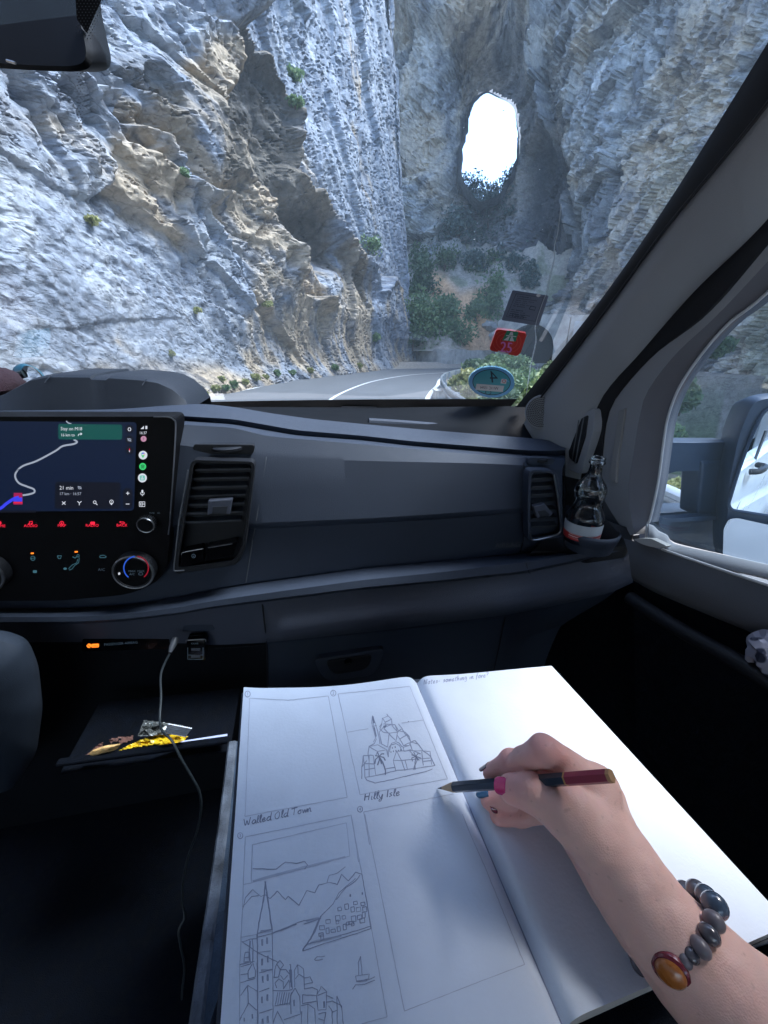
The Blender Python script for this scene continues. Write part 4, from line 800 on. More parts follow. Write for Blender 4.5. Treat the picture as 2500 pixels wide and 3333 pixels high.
vc = vent('air_vent', [(622, 1496), (832, 1502), (800, 1780), (775, 1838), (565, 1870), (575, 1800)], [(634, 1506), (820, 1511), (790, 1768), (765, 1822), (580, 1846), (588, 1790)],
     [(625+(-8)*k*.9, 1530+28*k+k*1.0, 815-5*k, 1527+28*k) for k in range(7)], [(677, 1630), (757, 1625), (748, 1676), (724, 1670), (690, 1672), (674, 1678)], .636, .6525, (630, 1446, 830, 1478), M_black, None, 1)
mb = MB(); P4 = rpoly([(592, 1797), (658, 1783), (664, 1828), (586, 1846)], 6); mb.prism(VF(P4[:, 0], P4[:, 1], .632), FV*.02); mb.build('vent_switch', M_gloss, dash, bevel=.001)
mb = MB(); P4 = rpoly([(672, 1782), (772, 1762), (762, 1806), (670, 1828)], 6); mb.prism(VF(P4[:, 0], P4[:, 1], .632), FV*.02); mb.build('vent_switch', M_gloss, dash, bevel=.001)
q = catmull([(590, 1806), (594, 1799), (620, 1793), (662, 1786)], 5); MB().tube(VF(q[:, 0], q[:, 1], .6308), .0006, n=5).build('switch_highlight', M_satin, dash); q = catmull([(678, 1783), (720, 1776), (756, 1770)], 5); MB().tube(VF(q[:, 0], q[:, 1], .6308), .0006, n=5).build('switch_highlight', M_satin, dash)
f5 = Flat(lambda x, y: VF(x, y, .631), -FV); f5.line(ell(630, 1810, 6, 6, 14), 1.6, M_text, 0, True); f5.text('A', 627, 1814, 9, M_text); f5.build('switch_icon', dash)
vent('air_vent', [(1722, 1528), (1812, 1532), (1830, 1640), (1838, 1745), (1720, 1768), (1716, 1640)], [(1731, 1536), (1800, 1540), (1816, 1640), (1822, 1734), (1728, 1754), (1727, 1640)],
     [(1733-k*.6, 1560+26*k, 1800+2.5*k, 1556+26*k) for k in range(7)], [(1736, 1648), (1775, 1640), (1800, 1672), (1790, 1682), (1766, 1680), (1750, 1688)], .632, .6485, (1722, 1488, 1806, 1512), M_dash, 'narrow air vent at the right end of the dash', 1)
q = catmull([(1802, 1545), (1812, 1600), (1822, 1680), (1826, 1720), (1816, 1738), (1780, 1750), (1735, 1758), (1728, 1750), (1726, 1735)], 6); MB().tube(VF(q[:, 0], q[:, 1], .6255), .0016, n=6).build('vent_rim', M_satin, dash, smooth=True)
q = catmull([(612, 1530), (596, 1620), (582, 1700), (572, 1790), (566, 1848), (572, 1858), (600, 1856)], 6); MB().tube(VF(q[:, 0], q[:, 1], .629), .0011, n=6).build('vent_rim', M_greyd, dash, smooth=True)

# ---- panel under the stack: airbag light, hazard, socket
mb = MB(); P4 = rpoly([(268, 2078), (552, 2068), (548, 2112), (264, 2122)], 10); mb.prism(VF(P4[:, 0], P4[:, 1], .664), FV*.02); mb.build('indicator_strip', M_gloss, dash, bevel=.001)
af = Flat(lambda x, y: VF(x, y, .6632), -FV); af.fill(ell(290, 2102, 8, 7, 16), E_or); af.line([(284, 2097), (296, 2107)], 2, M_blk, .0005); af.fill(rpoly([(298, 2096), (322, 2095), (322, 2107), (298, 2108)], 3), E_or, .0001); af.text('ON', 301, 2106, 10, M_blk, .0005, sx=1.1)
af.text('PASSENGER AIRBAG', 339, 2102, 11.5, M_text, sx=1.06, ang=4.2, lift=.0002); af.build('airbag_indicator', dash)
hf = Flat(lambda x, y: VF(x, y, .660), -FV); hf.line([(198, 2022), (213, 2022), (205.5, 2008)], 3, E_rd, 0, True); hf.line([(201, 2019), (210, 2019), (205.5, 2012)], 2, E_rd, 0, True); hf.build('hazard_symbol', dash)
sk = VF(655, 2076, .664); mb = MB(); mb.revolve(sk+FV*.005, -FV, [(-.03, .015), (0, .0165), (.006, .0165), (.007, .0145), (0, .0135), (-.03, .013), (-.03, 0)], n=32); mb.build('power_socket', M_black, dash, smooth=True)
q = VF(655, 2050, .655); MB().prism(VF(*rpoly([(598, 2036), (690, 2030), (700, 2052), (592, 2056)], 8).T, .648), FV*.02).build('socket_cap', M_dash, dash, bevel=.002)

# ---- lower centre: storage tray, bin with a worn rim, driver side bolster
tray = MB(); T0 = [VF(178, 2490, .50), VF(740, 2413, .50), VF(742, 2424, .50), VF(176, 2502, .50)]
tray.prism(T0, FV*.012); P4 = [VF(178, 2492, .505), VF(742, 2418, .505), VF(742, 2418, .505)+FV*.14, VF(178, 2492, .505)+FV*.14]; tray.prism(np.array(P4)-[0, 0, .02], [0, 0, -.006])
tray.build('storage_tray', M_foot, vroot, bevel=.003)
zr = VF(740, 2420, .50)[2]
rim = np.array([VZ(x, y, zr) for x, y in [(742, 2420), (715, 2640), (678, 2900), (640, 3150), (604, 3400)]]); 
mb = MB(); pr = []
for p_ in catmull(rim, 6): pr.append([p_+RV*.0-[0, 0, .35], p_, p_+[0, 0, .004]+RV*.003, p_+[0, 0, .004]+RV*.012, p_+RV*.016, p_+RV*.018-[0, 0, .35]])
mb.grid(np.array(pr)); mb.build('bin_side', M_rim, vroot, smooth=True)
mb = MB(); rv = catmull(rim, 6)+RV*.012+np.array([0, 0, .001]); pr = [[p_, p_+RV*.25+np.array([0, 0, -.004])] for p_ in rv]; mb.grid(np.array(pr)); mb.build('seat_base', mat('blue_grey_carpet', (.045, .065, .095), .9, bump=.8, bscale=500, var=.45, vscale=25, spec=.2), vroot)
mb = MB(); bl_ = rpoly([(-260, 2040), (20, 2052), (90, 2078), (125, 2160), (140, 2300), (120, 2450), (40, 2570), (-260, 2660)], 30)
n_ = len(bl_); cxy = np.array([-120, 2340]); rg = []
for t in np.linspace(0, 1, 7): q_ = cxy+(bl_-cxy)*math.cos(t*1.45); rg.append(VF(q_[:, 0], q_[:, 1], .58-.07*math.sin(t*1.45)))
mb.grid(np.array(rg), closed_v=True); mb.poly(rg[-1]); mb.build('console_bolster', mat('console_grey', (.020, .028, .042), .7, bump=.4, bscale=900, spec=.3), vroot, smooth=True)

# ---- right side: pillar, seals, door trim
def W(x, y, S): return VR(x, y, S)
def side_sheet(name, ptsA, ptsB, m, parent, na=10, nb=4, thick=.02, bulge=0, n=26):
    # ptsA / ptsB: edge polylines (px,py,S); surface between them
    def res(p):
        p = np.array(p, float); c = catmull(p, 8); L = np.r_[0, np.cumsum(np.hypot(*np.diff(c[:, :2], axis=0).T))]; t = np.linspace(0, L[-1], n); c2 = np.stack([np.interp(t, L, c[:, i]) for i in range(3)], -1); return VR(c2[:, 0], c2[:, 1], c2[:, 2])
    A, B = res(ptsA), res(ptsB); t = np.linspace(0, 1, nb+1); P = np.array([A*(1-k)+B*k-RV*bulge*math.sin(math.pi*k) for k in t])
    P = np.concatenate([(P[:1]+RV*thick), P, (P[-1:]+RV*thick)]); return MB().grid(P, 0).build(name, m, parent, smooth=True, sharp=40)
# (pixel, S) : pillar recedes along the side of the van
pil = empty('windscreen_pillar', (0, 0, 0)); pil.parent = vroot
e1 = [(2720, -230, .50), (2500, 137, .50), (2195, 627, .515), (1960, 970, .53), (1680, 1325, .55)]
e2 = [(2760, -60, .505), (2500, 334, .505), (2172, 737, .515), (1990, 985, .53), (1735, 1325, .55)]
side_sheet('pillar_seal', e1, e2, M_rub, pil, bulge=.004)
MB().tube(np.array([VR(*p_) for p_ in catmull([(2762, -62, .5), (2502, 332, .503), (2174, 735, .513), (1992, 983, .528), (1737, 1325, .548)], 8)]), .0022, n=6).build('pillar_seam', M_black, pil, smooth=True)
e3 = [(2760, -56, .508), (2500, 338, .508), (2172, 741, .518), (1992, 988, .533), (1740, 1325, .553), (1690, 1410, .56), (1700, 1500, .57)]
e4 = [(2800, 300, .585), (2500, 700, .585), (2258, 940, .585), (2077, 1150, .588), (1980, 1258, .59), (1931, 1350, .592), (1885, 1560, .595)]
side_sheet('pillar_trim', e3, e4, M_grey, pil, nb=8, bulge=.018, n=40)
e5 = [(2830, 390, .60), (2500, 784, .60), (2297, 1019, .60), (2129, 1150, .602), (2012, 1280, .604), (1974, 1356, .605), (1958, 1475, .606), (1950, 1600, .607), (1950, 1720, .607)]
e4b = [(2800, 296, .592), (2500, 696, .592), (2258, 936, .592), (2077, 1146, .594), (1980, 1254, .596), (1931, 1346, .598), (1900, 1480, .60), (1880, 1600, .60), (1870, 1740, .60)]
side_sheet('door_seal', e4b, e5, M_rub, pil, bulge=.006, n=40)
# tweeter grille with concentric dimples
tc_ = VR(1764, 1341, .553); tn_ = -RV*.80-FV*.60; tn_ /= np.linalg.norm(tn_); ux = np.cross([0, 0, 1.], tn_); ux /= np.linalg.norm(ux); uz = np.cross(tn_, ux)
tc_ = tc_+tn_*.004
mb = MB(); mb.revolve(tc_-tn_*.012, tn_, [(0, .0395), (.012, .039), (.014, .037), (.0135, .036), (.0165, 0)], n=48); spk = mb.build('tweeter_grille', M_grey, pil, smooth=True, sharp=40)
mb = MB()
for ring in range(1, 9):
    r_ = ring*.0041; n_ = 6*ring
    for k in range(n_):
        a_ = 2*math.pi*k/n_; c_ = tc_+tn_*(.0025+.003*(1-r_/.036))+(ux*math.cos(a_)+uz*math.sin(a_))*r_; ta = (-ux*math.sin(a_)+uz*math.cos(a_))
        mb.box(c_, ta*.0013, np.cross(ta, tn_)*.0008, tn_*.0012)
mb.build('grille_holes', M_black, pil)
# side demist vent
F5 = rpoly([(1905, 1345), (1935, 1325), (1932, 1400), (1890, 1546), (1843, 1525), (1837, 1450), (1850, 1390)], 14); MB().prism(VR(F5[:, 0], F5[:, 1], .582), RV*.02).build('side_vent_frame', M_grey, pil, bevel=.003)
F5 = rpoly([(1868, 1376), (1914, 1350), (1905, 1420), (1876, 1512), (1852, 1490), (1848, 1440)], 8); MB().prism(VR(F5[:, 0], F5[:, 1], .580), RV*.004).build('side_vent', M_black, pil, bevel=.001)
for (a_, b_) in (((1884, 1368), (1862, 1500)), ((1900, 1360), (1872, 1508))): MB().tube(np.array([VR(*a_, .5625), VR(*b_, .5795)]), .0012, n=6).build('vent_rib', M_greyd, pil)

# ---- door
door = empty('front_door', (0, 0, 0)); door.parent = vroot
wl = [(2860, 600, .64), (2500, 950, .64), (2375, 1050, .64), (2286, 1150, .64), (2213, 1258, .64), (2175, 1356, .64), (2159, 1448, .64), (2142, 1573, .64), (2115, 1700, .64)]
e6 = [(2831, 392, .604), (2500, 786, .604), (2298, 1021, .604), (2131, 1152, .606), (2014, 1282, .608), (1976, 1358, .609), (1960, 1477, .61), (1956, 1600, .612), (2040, 1745, .614)]
dm = [(2845, 470, .612), (2500, 850, .612), (2330, 1030, .612), (2200, 1152, .612), (2110, 1270, .612), (2082, 1356, .612), (2062, 1477, .612), (2045, 1600, .612), (2066, 1740, .614)]
side_sheet('window_surround', e6, dm, M_grey, door, nb=3, n=40, thick=.03)
side_sheet('window_reveal', dm, wl, mat('reveal_trim', (.14, .14, .155), .75, bump=.3, bscale=1200, spec=.3), door, nb=3, n=40, thick=.02)
MB().tube(np.array([VR(*p_) for p_ in catmull([(2862, 596, .636)]+[(x, y, .636) for x, y, _ in wl[1:-1]]+[(2116, 1690, .636), (2106, 1704, .636), (2104, 1752, .63)], 6)]), .0022, n=6).build('window_gasket', mat('pale_gasket', (.55, .57, .58), .5), door, smooth=True)
# recessed grip strip
F5 = [(2014, 1338), (2034, 1329), (2008, 1500), (2003, 1572), (1980, 1558), (1990, 1500)]; MB().prism(VR(*np.array(F5, float).T, .606), RV*.02).build('trim_recess', mat('trim_pale', (.24, .24, .24), .7), door, bevel=.001)
# sill rail, dark strip, lower panel
sillu = np.array([(2112, 1706), (2128, 1712), (2145, 1728), (2172, 1742), (2186, 1760), (2240, 1778), (2500, 1836), (2900, 1925)], float); 
def sill(dy, S): c = catmull(sillu+[0, 0], 5); return VR(c[:, 0]+0, c[:, 1]+dy, S)
A = [sill(0, .655), sill(2, .64), sill(18, .625), sill(34, .618), sill(46, .616), sill(50, .625)]; MB().grid(np.array(A)).build('window_sill', M_grey, door, smooth=True, sharp=50)
def lines_(ps, S): c = catmull(np.array(ps, float), 6); return VR(c[:, 0], c[:, 1], S)
up = [(2090, 1760), (2159, 1790), (2300, 1834), (2500, 1893), (2900, 2010)]
MB().grid(np.array([sill(46, .630), np.array([lines_([(2100, 1752), (2165, 1778), (2300, 1822), (2500, 1884), (2900, 2000)], .635)[int(round(i*24/(len(sill(0, .6))-1)))] for i in range(len(sill(0, .6)))])])).build('sill_gap', M_rub, door)
MB().tube(lines_([(2155, 1788), (2300, 1838), (2500, 1904), (2900, 2030)], .600), .0022, n=6).build('panel_edge', mat('edge_pale', (.5, .5, .5), .5), door, smooth=True)
pp = [[(2030, 1752), (2100, 1772), (2159, 1792), (2300, 1840), (2500, 1906), (2900, 2034)], [(2045, 1800), (2105, 1822), (2159, 1842), (2300, 1892), (2500, 1966), (2900, 2105)], [(2055, 1870), (2120, 1905), (2200, 1940), (2320, 1990), (2500, 2062), (2900, 2230)], [(2060, 1888), (2125, 1925), (2210, 1962), (2330, 2012), (2500, 2082), (2900, 2250)], [(2070, 2400), (2150, 2500), (2300, 2700), (2400, 2800), (2560, 2900), (2900, 3100)]]
MB().grid(np.array([lines_(pp[0], .603), lines_(pp[1], .592), lines_(pp[2], .590), lines_(pp[3], .61)])).build('door_panel', mat('door_trim_grey', (.10, .105, .115), .75, bump=.3, bscale=1200, spec=.25), door, smooth=True, sharp=60)
MB().grid(np.array([lines_(pp[3], .61), lines_(pp[4], .64)])).build('lower_door_panel', M_foot, door)
q = catmull([(2050, 1945), (2150, 2010), (2250, 2070), (2360, 2130), (2470, 2195), (2560, 2260)], 6); MB().tube(VR(q[:, 0], q[:, 1], .575), .012, n=12).build('pocket_lip', M_black, door, smooth=True)
c5 = rpoly([(2061, 1755), (2085, 1752), (2120, 1753), (2172, 1778), (2150, 1785), (2110, 1778), (2085, 1770)], 8); MB().prism(VR(c5[:, 0], c5[:, 1], .590), RV*.012).build('sill_cap', mat('cap_plastic', (.42, .42, .4), .6), door, bevel=.001)
# exterior skin of the van (seen in the wing mirror): white side, door shut line, handle, window
SK = .74
def sk_(f, z, o=0): return van(f, SK+o, CAMZ+z)
mb = MB(); zz = [-1.25, -.95, -.55, -.45, -.42]; oo = [-.03, .0, .02, .015, -.02]
ff = np.r_[np.linspace(-5.5, -.62, 6), np.linspace(-.60, .56, 8)]
P = np.array([[sk_(f, z, o) for z, o in zip(zz, oo)] for f in ff]); mb.grid(P)
P = np.array([[sk_(f, z, o) for z, o in zip([-.42, .55, .8], [-.02, -.08, -.14])] for f in np.linspace(-5.5, -.75, 6)]); mb.grid(P)
mb.build('body_side', M_white, door.parent, smooth=True, sharp=40, solid=.004)
MB().tube(np.array([sk_(-.66, z, .012) for z in np.linspace(-1.2, -.32, 8)]), .006, n=6).build('shut_line', M_greyd, vroot)
hb = MB(); hp_ = [sk_(-.50, -.47, .03), sk_(-.52, -.465, .055), sk_(-.60, -.46, .058), sk_(-.64, -.465, .03)]; hb.tube(catmull(hp_, 6), [.013]*19, n=8); hb.build('outer_door_handle', M_black, door, smooth=True)
MB().poly([sk_(-5.4, -1.25, -.02), sk_(-5.4, .6, -.05), sk_(-5.4, .6, -1.9), sk_(-5.4, -1.25, -1.9)]).build('body_rear', M_white, vroot)
MB().poly([sk_(-.62, -.29, -.015), sk_(.12, -.29, -.015), sk_(.12, .25, -.07), sk_(-.2, .45, -.09), sk_(-.62, .45, -.09)]).build('rear_quarter_glass', mat('tinted_pane', (.02, .03, .04), .08, spec=.8), door)
# door window pane
gw = np.array([(2104, 1752, .642), (2140, 1573, .642), (2175, 1356, .642), (2286, 1150, .642), (2500, 950, .642), (2900, 560, .642), (2950, 1940, .642), (2500, 1845, .642), (2172, 1750, .642)])
G_win = glassy('side_glass', (.72, .86, 1), .06, .012, (.5, .75, 1))
MB().poly([VR(*q) for q in gw]).build('window_pane', G_win, door)

# ---- wing mirror
mir = empty('wing_mirror', (0, 0, 0)); mir.parent = vroot
Rm, Fm = .93, .60
nrm = -FV*.85-RV*.526; nrm /= np.linalg.norm(nrm); mc = VF(2430, 1560, .60)
def MP(x, y, o=0): r_ = ray(x, y); return CAM+r_*((((mc-CAM)@nrm)/(r_@nrm)))[..., None]+nrm*o
hs = rpoly([(2395, 1400), (2440, 1300), (2500, 1286), (2900, 1262), (2990, 1400), (2960, 2100), (2700, 2090), (2352, 1850), (2350, 1780), (2362, 1560)], [50, 40, 40, 60, 60, 60, 60, 20, 10, 30])
mb = MB(); cxy = np.array([2660, 1650]); rg = [MP(*(cxy+(hs-cxy)*.985).T, .012), MP(*hs.T, .004), MP(*hs.T, -.03), MP(*(cxy+(hs-cxy)*.93).T, -.09), MP(*(cxy+(hs-cxy)*.6).T, -.14)]
mb.grid(np.array(rg), closed_v=True); mb.poly(rg[-1]); mb.poly(MP(*(cxy+(hs-cxy)*.985).T, .012))
M_mir = mat('mirror_housing', (.016, .034, .065), .45, bump=.2, bscale=900, spec=.5)
mb.build('mirror_housing', M_mir, mir, smooth=True, sharp=35)
M_glass = mat('mirror_silver', (.85, .92, .97), .01, metal=1)
g1 = rpoly([(2478, 1322), (2900, 1300), (2900, 1760), (2500, 1672), (2372, 1652), (2360, 1636), (2388, 1540), (2430, 1420)], [40, 30, 30, 8, 12, 12, 60, 60])
g2 = rpoly([(2372, 1690), (2400, 1686), (2900, 1796), (2900, 2060), (2700, 2000), (2352, 1842), (2356, 1720)], [10, 10, 30, 30, 20, 10, 10])
o = MB().poly(MP(*g1.T, .0155)).build('mirror_glass', M_glass, mir); nr2 = -FV*.865-RV*.502+np.array([0, 0, .0]); nr2 /= np.linalg.norm(nr2); mc2 = MP(2420, 1780)+nrm*.024
def MP2(x, y): r_ = ray(x, y); return CAM+r_*(((mc2-CAM)@nr2)/(r_@nr2))[..., None]
o = MB().poly(MP2(*g2.T)).build('wide_mirror_glass', M_glass, mir)
for g_ in (g1, g2):
    c_ = np.vstack([g_, g_[:1]]); MB().tube(MP(*c_.T, .0150), .0035, n=6, caps=False).build('glass_surround', M_mir, mir, smooth=True)
a1_ = [(2090, 1440), (2400, 1440), (2420, 1530), (2310, 1532), (2200, 1535), (2150, 1552), (2090, 1560)]
A0 = np.array([VF(x, y, .66) for x, y in rpoly(a1_, 10)]); mb = MB(); mb.prism(A0, FV*.05); mb.build('upper_arm', M_mir, mir, bevel=.006)
a2_ = [(2080, 1672), (2270, 1664), (2400, 1660), (2400, 1880), (2160, 1880), (2080, 1840)]; A0 = np.array([VF(x, y, .70) for x, y in rpoly(a2_, 8)]); mb = MB(); mb.prism(A0, FV*.06); mb.build('lower_arm', M_mir, mir, bevel=.006)
a3_ = [(2285, 1500), (2420, 1500), (2420, 1700), (2270, 1680)]; A0 = np.array([VF(x, y, .655) for x, y in a3_]); mb = MB(); mb.prism(A0, FV*.05); mb.build('arm_post', M_mir, mir, bevel=.006)
MB().prism(np.array([VF(x, y, .64) for x, y in rpoly([(2142, 1678), (2170, 1690), (2290, 1680), (2400, 1682), (2400, 1690), (2180, 1700), (2176, 1730), (2146, 1712)], 4)]), FV*.02).build('arm_foot', mat('mirror_foot', (.03, .05, .08), .5), mir, bevel=.003)

# ---- windscreen, its frit, wipers, stickers
def glassF(S, Z): return 1.14-.11*((S+.32)/.9)**2-1.17*(Z+.13)
def WS(x, y, off=0.):
    r_ = ray(x, y); f = r_@FV; s_ = r_@RV; z = r_[..., 2]; t = np.full(f.shape, .9/np.maximum(f, .2))
    for _ in range(30): t = t+(glassF(t*s_, t*z)-t*f)/(f+1.17*z+.3)*.8
    return CAM+r_*(t-off)[..., None]
Sg = np.linspace(-1.35, .60, 40); Zg = np.linspace(-.17, .48, 26); P = np.array([[van(glassF(s_, z_), s_, CAMZ+z_) for z_ in Zg] for s_ in Sg])
G_ws = glassy('windscreen_glass', (.76, .88, 1), .025, .012, (.5, .75, 1))
wsc = MB().grid(P).build('windscreen', G_ws, vroot, smooth=True, sharp=0)
P = np.array([[van(glassF(s_, z_)-.004, s_, CAMZ+z_) for z_ in np.linspace(-.17, -.128, 4)] for s_ in Sg]); MB().grid(P).build('lower_frit', M_rub, wsc)
# scuttle, wiper and label seen low at the glass
MB().prism(WS(*rpoly([(1110, 1322), (1230, 1324), (1228, 1344), (1212, 1354), (1128, 1352), (1112, 1340)], 8).T, .01), FV*.002).build('chassis_number_window', mat('window_label', (.06, .08, .12), .4), wsc)
q = catmull([(1235, 1324), (1330, 1317), (1400, 1311), (1440, 1311), (1480, 1319), (1560, 1326)], 8); MB().tube(WS(q[:, 0], q[:, 1], -.03), np.interp(np.linspace(0, 1, len(q)), [0, .5, 1], [.002, .005, .002]), n=6).build('wiper', M_rub, vroot, smooth=True)
q = catmull([(1345, 1338), (1500, 1340), (1640, 1332), (1690, 1322)], 6); MB().tube(WS(q[:, 0], q[:, 1], .02), .0035, n=6).build('glass_edge_trim', M_gloss, wsc, smooth=True)
q = catmull([(1200, 1374), (1330, 1382), (1450, 1392), (1540, 1402), (1600, 1412)], 6); MB().tube(VF(q[:, 0], q[:, 1], .93), .010, n=10).build('demister_ridge', M_dash, dash, smooth=True)
# thin pale line running down the glass
q = np.array([(1826, 664), (1822, 700), (1815, 760), (1806, 800), (1800, 850), (1790, 900), (1782, 950), (1760, 1000), (1745, 1060), (1742, 1110), (1728, 1180), (1720, 1240), (1712, 1290)], float); q[1:-1] += rng.normal(size=(len(q)-2, 2))*2.0; q = catmull(q, 3)
MB().tube(WS(q[:, 0], q[:, 1], .004), .0007, n=5).build('crack', mat('pale_line', (.5, .55, .6), .4), wsc)
n_ = 26; mb = MB()
for k in range(n_):
    x_, y_ = rng.normal(1640, 90), rng.uniform(230, 900); c_ = WS(np.array([x_]), np.array([y_]), .004)[0]; d_ = rng.normal(size=3)*.0010; mb.tube([c_, c_+d_], .0004, n=4)
tag(mb.build('glass_dirt', mat('chip_white', (.6, .7, .8), .4), wsc), kind='stuff')
def decal(name, label): 
    f = Flat(lambda x, y: WS(x, y, .003), -FV*.7); f.lab = label; f.nm = name; return f
S_red = mat('sticker_red', (.62, .03, .02), .5); S_wh = mat('sticker_white', (.7, .7, .72), .5); S_gn = mat('sticker_green', (.02, .25, .13), .5); S_mg = mat('sticker_magenta', (.8, .25, .65), .5); S_rl = mat('sticker_red_light', (.75, .12, .07), .5)
f = decal('toll_sticker', ''); f.fill(rpoly([(1616, 1071), (1716, 1085), (1694, 1150), (1682, 1159), (1592, 1140)], [12, 12, 6, 8, 12]), S_red)
for r_ in (22, 34, 46): f.line(ell(1650, 1112, r_, r_*.8, 28, 100, 440), 1.6, S_rl, .0004)
f.fill([(1650, 1076), (1688, 1080), (1678, 1112), (1634, 1108)], S_gn, .0008)
f.fill([(1662, 1080), (1669, 1081), (1670, 1092), (1656, 1090)], S_wh, .0012); f.line([(1647, 1092), (1680, 1096)], 3, S_wh, .0013); f.fill([(1655, 1095), (1659, 1096), (1653, 1109), (1638, 1107)], S_wh, .0012); f.fill([(1663, 1096), (1668, 1096), (1673, 1111), (1658, 1110)], S_wh, .0012)
f.text('25', 1625, 1144, 48, S_mg, .0012, ang=-7, sx=.85); f.text('25', 1626.5, 1144, 48, S_mg, .0013, ang=-7, sx=.85); f.fill([(1622, 1141), (1634, 1144), (1655, 1150), (1654, 1154), (1618, 1147)], S_wh, .0010)
o = f.build('toll_sticker', wsc); o['label'] = 'red toll sticker with a magenta 25'
S_bl = mat('sticker_blue', (.2, .5, .85), .5); S_te = mat('sticker_teal', (.08, .42, .5), .5); S_dk = mat('sticker_dark', (.01, .03, .06), .5)
f = decal('sticker', ''); tl_ = lambda a_: a_
def rot(p, a_, c_): a_ = R(a_); p = np.asarray(p, float)-c_; return np.stack([p[:, 0]*math.cos(a_)-p[:, 1]*math.sin(a_), p[:, 0]*math.sin(a_)+p[:, 1]*math.cos(a_)], -1)+c_
cS = np.array([1600, 1244]); f.fill(rot(ell(1600, 1244, 75, 50, 48), 2, cS), S_bl); f.line(rot(ell(1600, 1244, 61, 41, 48), 2, cS), 2.4, S_dk, .0004, True); f.fill(rot(ell(1600, 1244, 60, 40, 48), 2, cS), S_te, .0003)
V2, F2 = text2d('4', 0, 0, 58, sx=1.0); V2[:, 0] = 1622-V2[:, 0]*.95+.10*V2[:, 1]; V2[:, 1] = 1245+V2[:, 1]*.95; f.put(V2, [t[::-1] for t in F2], S_dk, .0008)
f.fill([(1551, 1249), (1641, 1256), (1636, 1276), (1547, 1269)], S_wh, .0007); V2, F2 = text2d('WI IC 1594', 0, 0, 13, sx=1.0); V2[:, 0] = 1622-V2[:, 0]*.95; V2[:, 1] = 1269+V2[:, 1]+(V2[:, 0]-1622)*.06; f.put(V2, [t[::-1] for t in F2], S_dk, .0012)
f.fill([(1632, 1233), (1650, 1235), (1647, 1250), (1629, 1248)], S_wh, .0007); f.line(ell(1640, 1241, 5, 5, 14), 1.8, S_red, .0011, True); f.line(ell(1589, 1277, 9, 7, 16), 2, S_dk, .0008, True)
o = f.build('emission_sticker', wsc); o['label'] = 'round blue sticker with a mirrored 4'
S_gy = mat('notice_grey', (.16, .19, .26), .5); S_gl = mat('notice_print', (.05, .06, .09), .5)
f = decal('notice', ''); f.fill(rpoly([(1668, 944), (1787, 962), (1754, 1061), (1632, 1042)], 6), S_gy); f.line([(1680, 956), (1768, 969), (1742, 1046), (1648, 1030)], 1.6, S_gl, .0004, True)
for k in range(11):
    if k == 6: continue
    t = k/10.; xa = 1684-28*t; ya = 964+62*t; L = [44, 68, 60, 40, 66, 40, 0, 38, 52, 66, 58][k]; sk = np.linspace(0, 1, 14)
    for a_, b_ in zip(sk[:-1:1], sk[1:]): 
        if rng.random() < .85: f.line([(xa+L*a_, ya+L*a_*.14), (xa+L*(b_-.015), ya+L*(b_-.015)*.14)], rng.uniform(1.4, 2.6), S_dk if k in (0, 7, 9) else S_gl, .0005)
f.line([(1722, 1006), (1728, 996), (1744, 1000), (1740, 1010)], 2, S_dk, .0006, True); f.text('T2025', 1662, 1031, 17, S_dk, .0008, ang=-9)
f.fill(ell(1752, 962, 7, 5, 14), S_wh, .0009)
o = f.build('notice_sticker', wsc); o['label'] = 'grey see-through notice with small print'
# rear view mirror / sensor shroud at the top left
m1 = rpoly([(-500, -300), (240, -300), (262, 0), (302, 180), (296, 222), (250, 234), (120, 230), (-500, 190)], [10, 10, 40, 30, 26, 26, 60, 10]); A = U(*m1.T, .40); c_ = A.mean(0); mb = MB(); back = np.array([-.05, .6, -.05])
q2 = c_+(A-c_)*.97; mb.grid(np.array([q2-[0, .006, 0], A, A+[0, .02, .01], c_+(A-c_)*.9+[0, .05, .02]]), closed_v=True); mb.poly(q2-[0, .006, 0]); mb.build('rear_view_mirror', M_panel, vroot, smooth=True, sharp=30)
MB().tube([(A[int(len(A)*.43)]+A[int(len(A)*.4)])/2*0+U(22, 197, .392), U(50, 205, .392)], .0012, n=6).build('mirror_glint', M_satin, vroot)
mb = MB(); sh = WS(*rpoly([(225, -300), (480, -300), (400, -120), (330, 0), (282, 110), (250, 60)], 10).T, .008); mb.poly(sh); 
mb.build('sensor_frit', M_rub, wsc)
dots = MB()
for i in range(60):
    for j in range(30):
        x_, y_ = 235+j*11+(i % 2)*5.5, -150+i*9.5; lim = 250+(330-250)*0; e_ = np.interp(y_, [-150, 0, 110, 180], [420, 345, 300, 268])
        if 250 < x_ < e_+14: r_ = 2.3*(1-max(0, (x_-e_+8)/26)); c2 = ell(x_, y_, r_, r_, 6); dots.poly(WS(c2[:, 0], c2[:, 1], .012))
dots.build('frit_dots', mat('frit_dot', (.10, .12, .15), .6), wsc)
